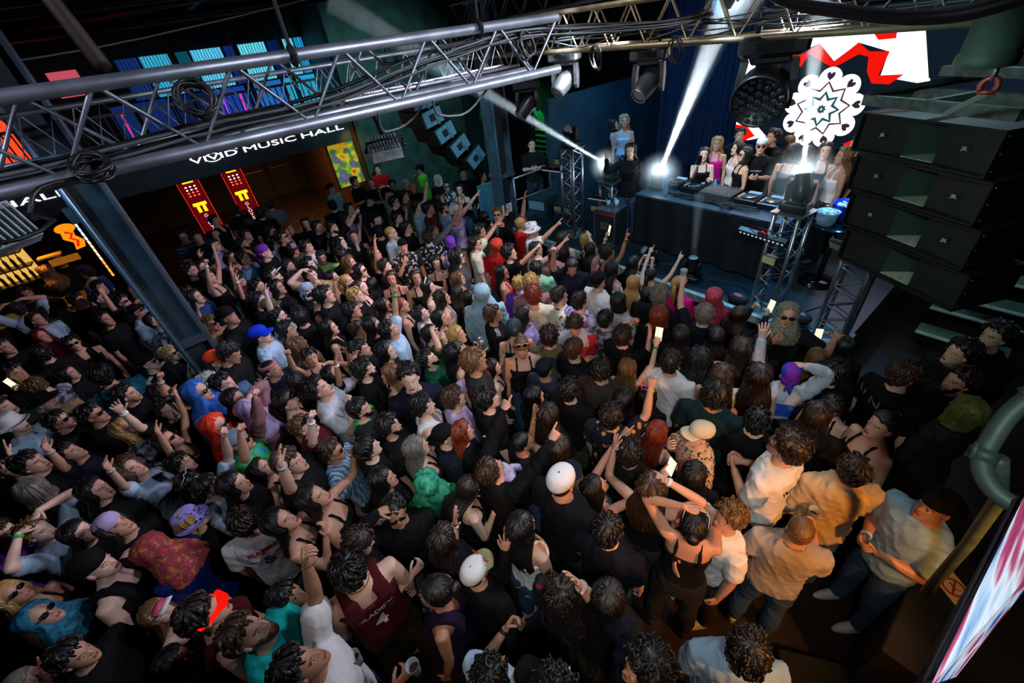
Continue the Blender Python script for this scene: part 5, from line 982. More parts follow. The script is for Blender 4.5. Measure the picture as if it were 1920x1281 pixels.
def fab(k):
    P = {'stripe': ('hs', [(0, '#0c1420'), (.5, '#2b4a5e')], 4.5), 'floralblue': ('blobs', [(0, '#2a5870'), (.28, '#b6d0da'), (.7, '#8fb0bf')], 22), 'bluepat': ('noise', [(0, '#10264a'), (.45, '#2f5f9a'), (.6, '#a8c3dd')], 26), 'blackwhite': ('noise', [(.45, '#0c0c0e'), (.56, '#0c0c0e'), (.6, '#d8d8da')], 18),
      'purplewhite': ('noise', [(.35, '#d0cbd6'), (.5, '#9a78c0'), (.7, '#7a4fb0')], 5), 'floralred': ('blobs', [(0, '#a3202c'), (.22, '#3f5a33'), (.34, '#dcd9d6')], 15), 'tiedye': ('noise', [(.38, '#6d4fa8'), (.52, '#cdbfe0'), (.7, '#e6def0')], 14), 'greyprint': ('noise', [(.42, '#2b2d36'), (.55, '#8b8ea2'), (.7, '#a7aabd')], 14),
      'greywhite': ('noise', [(.3, '#b9bcc6'), (.62, '#b9bcc6'), (.75, '#5d74ad')], 2.5), 'redblack': ('noise', [(.3, '#0c0c0e'), (.62, '#0e0c0e'), (.64, '#6e1016')], 4), 'redwhite': ('noise', [(.3, '#b0182a'), (.50, '#b0182a'), (.52, '#b7b4c4')], 2.4), 'navyprint': ('hs', [(0, '#0c1426'), (.5, '#0f1b33')], 2), 'greenblack': ('noise', [(.3, '#0c0f12'), (.53, '#0c0f12'), (.55, '#23c25c')], 3.2),
      'rainbow': ('noise', [(.3, '#1c3fae'), (.42, '#2a9fb0'), (.5, '#3aa83c'), (.6, '#0f3a28')], 5), 'floraldark': ('blobs', [(0, '#f0d060'), (.10, '#c9814a'), (.24, '#0d1424')], 11), 'spotted': ('blobs', [(0, '#2b1612'), (.34, '#c9a98c'), (.8, '#d8bfa4')], 36), 'bluewhite': ('zig', [(0, '#4d86b8'), (.5, '#b9d0e4')], 7), 'sparkle': ('blobs', [(0, '#a89ab8'), (.07, '#120c16')], 90),
      'blackprint': ('noise', [(.3, '#0b0b0d'), (.66, '#0b0b0d'), (.68, '#8a1020')], 5), 'paisley': ('blobs', [(0, '#dfe6ee'), (.3, '#35507e'), (.5, '#b9c6d6')], 26), 'paisleyblack': ('blobs', [(0, '#cfd6da'), (.22, '#16222b')], 40), 'dots': ('blobs', [(0, '#101012'), (.26, '#e2dfe0')], 34), 'swirl': ('noise', [(.3, '#101012'), (.5, '#e6e4e4')], 30), 'daisy': ('blobs', [(0, '#e6e39a'), (.10, '#0e0c14'), (.30, '#9a8ce8')], 24),
      'bluepurple': ('noise', [(.42, '#7a1aa8'), (.52, '#2233c8'), (.7, '#1c4fd0')], 5), 'redpat': ('noise', [(.35, '#c02a5a'), (.5, '#7a3020'), (.65, '#c06a4a')], 26), 'greenpat': ('noise', [(.35, '#0f5a4a'), (.5, '#1f9a78'), (.7, '#58b878')], 20), 'pinkredp': ('noise', [(.35, '#8f2440'), (.6, '#c84a62')], 40), 'fuzzy': ('noise', [(.35, '#3d3a34'), (.65, '#9a9488')], 70),
      'hoodie': ('hs', [(0, '#b9c4d4'), (.5, '#c3cddb')], 1.5), 'check': ('check', [(0, '#e6e6e8'), (.5, '#101014')], 180), 'tealp': ('noise', [(.35, '#0f4a66'), (.6, '#1f7a9a')], 30), 'redorangep': ('noise', [(.3, '#c8200e'), (.6, '#f0401c')], 14), 'reds': ('zig', [(0, '#a8140f'), (.7, '#c8541c')], 9)}
    if k in P: q = P[k]; return patmat('cloth_'+k, q[0], q[1], q[2])
    return mat('cloth_'+k, FAB.get(k, FAB['black']), .85, noise=.10, nscale=9, bump=.25, bscale=45, spec=.2)
LENS = mat('lens_dark', '#050507', .08, spec=.9); LENSFRAME = mat('lens_frame', '#0a0a0c', .3); WHITEFR = mat('white_frame', '#e8e8ee', .3); LENSCOL = mat('lens_coloured', '#c23a5a', .08)
GOLD = mat('gold', '#d8a43a', .25, 1); PHONE_SCR = emis('phone_screen', '#fff2d8', 1.1); PHONE_B = mat('phone_back', '#101014', .25); CUPM = mat('cup_plastic', '#c9d4de', .25, spec=.6, alpha=.55); DRINK = mat('drink', '#3a2a20', .1); CANM = mat('can_metal', '#b8c0cc', .3, .8); CANBLUE = mat('can_blue', '#4d7fc0', .3, .5)
BANDS = dict(white=mat('band_white', '#e6e6ea', .5), green=mat('band_green', '#19b04a', .5), gold=GOLD, black=mat('band_black', '#101010', .5))
TROU = [mat('denim_dark', '#141c2c', .9, noise=.2), mat('trouser_black', '#0b0b0d', .9, noise=.1), mat('denim_blue', '#2c4766', .9, noise=.25), mat('trouser_olive', '#33331f', .9)]
SHOES = [mat('shoe_white', '#b8bab4', .6), mat('shoe_black', '#121214', .6)]

# ---------------------------------------------------------------- people: builder
from mathutils.bvhtree import BVHTree
def wrap_text(s, size, zc, back=True, sx=1, bold=.0, arc=0, x0=0, on=None):
    """lettering laid on the cloth: every point is dropped onto the garment's surface"""
    me = text_mesh(s, size, .0, sx, bold); b = bmesh.new(); b.from_mesh(me); bmesh.ops.triangulate(b, faces=b.faces)
    bmesh.ops.subdivide_edges(b, edges=[e for e in b.edges if e.calc_length() > .02], cuts=1); b.to_mesh(me); b.free()
    tree = CACHE.get(('bvh', on.name)) or BVHTree.FromPolygons([tuple(v.co) for v in on.vertices], [tuple(p.vertices) for p in on.polygons]); CACHE[('bvh', on.name)] = tree; sg_ = -1 if back else 1
    for v in me.vertices:
        x = (v.co.x+x0)*(1 if back else -1); z = zc+v.co.y-arc*x*x; h = tree.ray_cast(Vector((x, sg_*.5, z)), Vector((0, -sg_, 0)))
        v.co = Vector((x, (h[0].y if h[0] else sg_*.12)+sg_*.003, z))
    me.update(); return me
def back_print(on, x0, x1, z0, z1, n=14):
    tree = BVHTree.FromPolygons([tuple(v.co) for v in on.vertices], [tuple(p.vertices) for p in on.polygons]); V = []
    for i in range(n+1):
        for j in range(n+1):
            x = x0+(x1-x0)*i/n; z = z0+(z1-z0)*j/n+.02*cos(x*12); h = tree.ray_cast(Vector((x, -.5, z)), Vector((0, 1, 0))); V.append((x, (h[0].y if h[0] else -.12)-.004, z))
    mb = MB(); mb.add(V, [(i*(n+1)+j, (i+1)*(n+1)+j, (i+1)*(n+1)+j+1, i*(n+1)+j+1) for i in range(n) for j in range(n)]); return mb
PEOPLE_N = 0
def person(x, y, z0, s, rz, sex, hair, top, arms, ex, label, group='people in the crowd', near=False):
    global PEOPLE_N
    PEOPLE_N += 1; r = random.Random(PEOPLE_N*31+7)
    root = thing('person', label, 'person', (x, y, z0), rz, group); root.scale = (s, s, s)
    E = dict((e.split(':')+[''])[:2] for e in ex if e)
    pitch = 26 if 'up' in E else -24 if 'dn' in E else (E.get('pt') and int(E['pt']) or 8)
    hk = {'d': 'r', 'f': 'r', 'c': 'g', 'u': 'o', 'U': 'f', 'p': 'p', 'h': 'l', 'm': 'r', 'o': 'g', 'w': 's', 'x': 'l'}
    arms = ''.join(('U' if (c == 'u' and r.random() < .35 and 'phone' not in E and 'cup' not in E) else c) for c in arms)
    if 'point' in E: hk['u'] = 'p'; hk['U'] = 'p'
    if 'phone' in E or 'cup' in E or 'can' in E: hk['u'] = 'g'
    def part(name, me, mats, M=None, label=None):
        if not len(me.materials):
            for m in mats: me.materials.append(m)
        o = bpy.data.objects.new(name, me); COL.objects.link(o); o.parent = root
        if M is not None: o.matrix_local = M
        for k_, m in enumerate(mats): o.material_slots[k_].link = 'OBJECT'; o.material_slots[k_].material = m
        if label: o['label'] = label
        return o
    sk = SKIN[int(E['skin'])] if 'skin' in E else r.choice(SKIN[:4]+[SKIN[0], SKIN[5], SKIN[2]])
    part('body', body_mesh(sex, arms, pitch, hk[arms[0]]+hk[arms[1]]), [sk, EYE, IRIS, LIP, BROWM])
    kind, col = top.split(':'); kind = 'K' if (kind == 'S' and sex == 'm') else kind; tm = {'unc': 'black', 'djtee': 'black', 'jersey': 'maroon', 'whiteletters': 'white', 'lettered': 'black', 'sport': 'black', 'whitegraphic': 'white', 'whitered': 'white'}.get(col, col)
    nm = {'T': 'shirt', 'L': 'long_sleeve_top', 'K': 'tank_top', 'S': 'strap_top', 'C': 'crop_top'}[kind]
    tobj = part(nm, top_mesh(sex, arms, kind), [fab(tm if not (kind == 'S' and tm == 'tan') else 'black')])
    ms = SC_MATS; tme = tobj.data
    if col == 'hoodie': back_print(tme, -.14, .14, 1.17, 1.36).build('back_print', patmat('hoodie_print', 'noise', [(.35, '#1c3fd0'), (.5, '#2a6fd8'), (.62, '#3ab0c8')], 6), root, True)
    if col == 'unc': 
        mobj('lettering', wrap_text('U N C', on=tme, size=.115, zc=1.36, sx=1.3, arc=.0), ms['grey'], root)
    if col == 'djtee': mobj('lettering', wrap_text('>>>MK//', on=tme, size=.042, zc=1.28, back=False, sx=1.1), ms['white'], root)
    if col == 'jersey': mobj('lettering', wrap_text('OLADIPO', on=tme, size=.058, zc=1.285, bold=.002), ms['white'], root); mobj('number', wrap_text('4', on=tme, size=.17, zc=1.15, bold=.004), ms['white'], root)
    if col == 'whiteletters': mobj('lettering', wrap_text('WAIZEL', on=tme, size=.065, zc=1.32, arc=.03, bold=.002), ms['black'], root)
    if col == 'lettered': mobj('lettering', wrap_text('LEFT HAND', on=tme, size=.05, zc=1.30, back=False, bold=.001), ms['white'], root)
    if col == 'whitegraphic': mobj('lettering', wrap_text('FLAMIN', on=tme, size=.06, zc=1.38, bold=.003), ms['red'], root); mobj('print', wrap_text('* & *', on=tme, size=.13, zc=1.25, bold=.004), ms['blue'], root)
    if col == 'navyprint': mobj('lettering', wrap_text('Mobil', on=tme, size=.04, zc=1.40, x0=.13), ms['white'], root)
    if col in ('sport',):
        st = MB()
        for q in (-1, 0, 1):
            for sd in (-1, 1): S_, E_, W_ = arm_pts(sex, arms[0 if sd > 0 else 1], sd); st.tube([(sd*.10, q*.018-.01, 1.495), (sd*.16, q*.018-.005, 1.487), S_+[sd*.005, q*.018, .075], S_+(E_-S_)*.25+unit(np.array([sd*.6, q*.25, .6]))*.078], .0045, 5)
        st.build('shoulder_stripes', ms['white'], root)
    if col == 'whitered': mobj('stripes', wrap_text('=', on=tme, size=.3, zc=1.15, back=False, sx=1.4), ms['red'], root)
    part('trousers', legs_mesh(sex), [r.choice(TROU)])
    sm = r.choice(SHOES)
    for sd in (-1, 1): part('shoe', shoe_mesh(), [sm], Matrix.Translation((sd*.13, -.01, 0)))
    HM = Matrix.Translation(NJ)@Matrix.Rotation(R(pitch), 4, 'X')
    head = [e for e in E if e in ('cap', 'capb', 'bucket', 'beanie', 'hood', 'fedora', 'band', 'visor')]
    hs, hc = hair[0], hair[1]
    if hs != '0':
        st = hs
        if head and head[0] in ('cap', 'capb', 'bucket', 'beanie', 'fedora', 'band') and hs in 'scb': st = 'z'
        if not (head and head[0] == 'hood'):
            hm = hair_mesh(st, r.randrange(3)); o = part('hair', hm, [hairmat(hc)], HM)
            if hs in 'sc': o.scale = (1, 1, r.uniform(.98, 1.05))
    for e in head:
        c = E[e] or 'black'; kk = e
        if e == 'band': kk = 'headband' if c in ('white', 'pink') else 'band'
        cm = {'greyblue': 'greyblueb', 'fuzzy': 'fuzzy', 'blackwhite': 'swirl', 'green': 'greenpat', 'pinkred': 'pinkredp', 'teal': 'tealp', 'redorange': 'redorangep', 'red': 'reds', 'whitecap': 'white', 'whitered': 'white', 'blue': 'greyblueb' if e == 'cap' else 'bluehoodie'}.get(c, c)
        mm = [fab(cm)]
        if kk in ('cap', 'capb', 'fedora'): mm.append(fab({'whitered': 'khaki', 'white': 'navy', 'blue': 'red'}.get(c, cm)) if e == 'cap' else fab(cm))
        nm = {'cap': 'cap', 'capb': 'cap', 'bucket': 'bucket_hat', 'beanie': 'beanie', 'hood': 'hood', 'fedora': 'hat', 'band': 'bandana', 'visor': 'visor'}[e]
        o = part(nm, cover_mesh(kk), mm, HM)
        if c == 'whitered':
            me = text_mesh('Florida', .045, .001, 1.2, .001); mobj('lettering', me, ms['red'], root, HM@Matrix.Translation((0, .104, .212))@Matrix.Rotation(R(130), 4, 'X')@Matrix.Rotation(pi, 4, 'Y'))
    if 'beard' in label or 'moustache' in label: part('beard', cover_mesh('beard'), [hairmat(hc)], HM)
    if 'sg' in E: part('sunglasses', cover_mesh('sg'), [LENS, LENSFRAME], HM)
    if 'sgh' in E: part('sunglasses', cover_mesh('sg'), [LENS, WHITEFR], HM@Matrix.Translation((0, .01, .135))@Matrix.Rotation(R(35), 4, 'X')@Matrix.Translation((0, -.01, -.055)))
    if 'ledglasses' in E: part('light_up_shades', cover_mesh('goggles'), [emis('led_red', '#ff2010', 2.5), emis('led_red2', '#ff1a10', 1.0)], HM@Matrix.Translation((0, 0, -.055)))
    if 'goggles' in E: part('goggles', cover_mesh('goggles'), [LENS, mat('strap', '#2a2622', .7)], HM)
    if 'visor' in E and E['visor'] == 'white' and sex == 'f': part('goggles', cover_mesh('goggles'), [LENSCOL, WHITEFR], HM)
    if 'bow' in E: part('hair_bow', cover_mesh('bow'), [emis('bow_glow', '#ffffff', 1.2)], HM)
    if 'bunny' in E: part('hoop_headband', cover_mesh('bunny'), [emis('hoop_y', '#d8e040', .8), emis('hoop_p', '#e04070', .7), WHITEFR], HM)
    if 'scarf' in E: part('scarf', cover_mesh('scarf'), [fab('grey' if E['scarf'] == 'grey' else 'purplewhite')], HM)
    if 'chain' in E: MB().tube([(.072*cos(t), -.008+.072*sin(t), 1.50+.012*-sin(t)) for t in np.linspace(0, 2*pi, 24)], .004, 6).build('necklace', GOLD, root)
    D = dims(sex)
    # which arm carries things: the most active one
    act = 0 if arms[0] not in 'dfx' else 1 if arms[1] not in 'dfx' else 0
    sd = 1 if act == 0 else -1; S_, E_, W_ = arm_pts(sex, arms[act], sd); dd = unit(W_-E_)
    if 'wb' in E:
        wcol = E['wb'] or 'white'; m = fab('check') if wcol == 'check' else BANDS.get(wcol, BANDS['white'])
        MB().tube([W_-dd*.035, W_-dd*.034, W_-dd*.012, W_-dd*.011], [D['wr']+.003, D['wr']+.007, D['wr']+.006, D['wr']+.002], 14).build('wristband', m, root, True)
    M = Matrix.LocRotScale(Vector((x, y, z0)), Euler((0, 0, rz)), Vector((s, s, s)))
    hp = W_+dd*.09+np.array([0, .03, 0]); who = label
    def place(obj, loc, rot=(0, 0, 0)):
        obj.location = M@Vector(loc); obj.rotation_euler = (rot[0], rot[1], rz+rot[2])
    short = ' '.join(label.split()[:9])
    if 'cup' in E:
        t = thing('plastic_cup', 'clear plastic cup held by the '+short, 'cup', group='cups held in the crowd'); cup = MB(); n = 16
        C_ = lambda r_, z: [(r_*cos(2*pi*j/n), r_*sin(2*pi*j/n), z) for j in range(n)]
        cup.loft([C_(.028, 0), C_(.034, .06), C_(.040, .115), C_(.042, .117), C_(.041, .119), C_(.038, .114), C_(.026, .006)], caps=True); cup.build('cup_wall', CUPM, t, True)
        MB().loft([C_(.025, .008), C_(.032, .06)]).build('drink', DRINK, t, True); place(t, hp-np.array([0, -.012, .05])); USED_HELD.append(t)
    if 'can' in E or 'can2' in E:
        t = thing('drink_can', ('blue' if 'can2' in E else 'pale')+' can held by the '+short, 'can', group='cans held in the crowd'); n = 16; C_ = lambda r_, z: [(r_*cos(2*pi*j/n), r_*sin(2*pi*j/n), z) for j in range(n)]
        MB().loft([C_(.026, .004), C_(.033, .012), C_(.033, .11)]).build('can_body', CANBLUE if 'can2' in E else CANM, t, True)
        MB().loft([C_(.033, .11), C_(.027, .122), C_(.027, .124), C_(.024, .12)]).build('lid', CANM, t, True); place(t, hp-np.array([0, -.012, .05]))
    if 'phone' in E:
        t = thing('phone', 'smartphone held up by the '+short, 'phone', group='phones held up in the crowd')
        MB().box((0, 0, 0), (.075, .009, .155), bev=.003).build('phone_case', PHONE_B, t); MB().box((0, -.005, 0), (.068, .002, .143)).build('phone_display', PHONE_SCR, t); place(t, hp+np.array([0, .012, .03]), (R(-12), 0, 0))
    return root
USED_HELD = []
SC_MATS = dict(white=mat('print_white', '#dcdce2', .7), grey=mat('print_grey', '#587680', .8), black=mat('print_black', '#0a0a0a', .8), red=mat('print_red', '#b01a24', .7), blue=mat('print_blue', '#2a4a9a', .7))

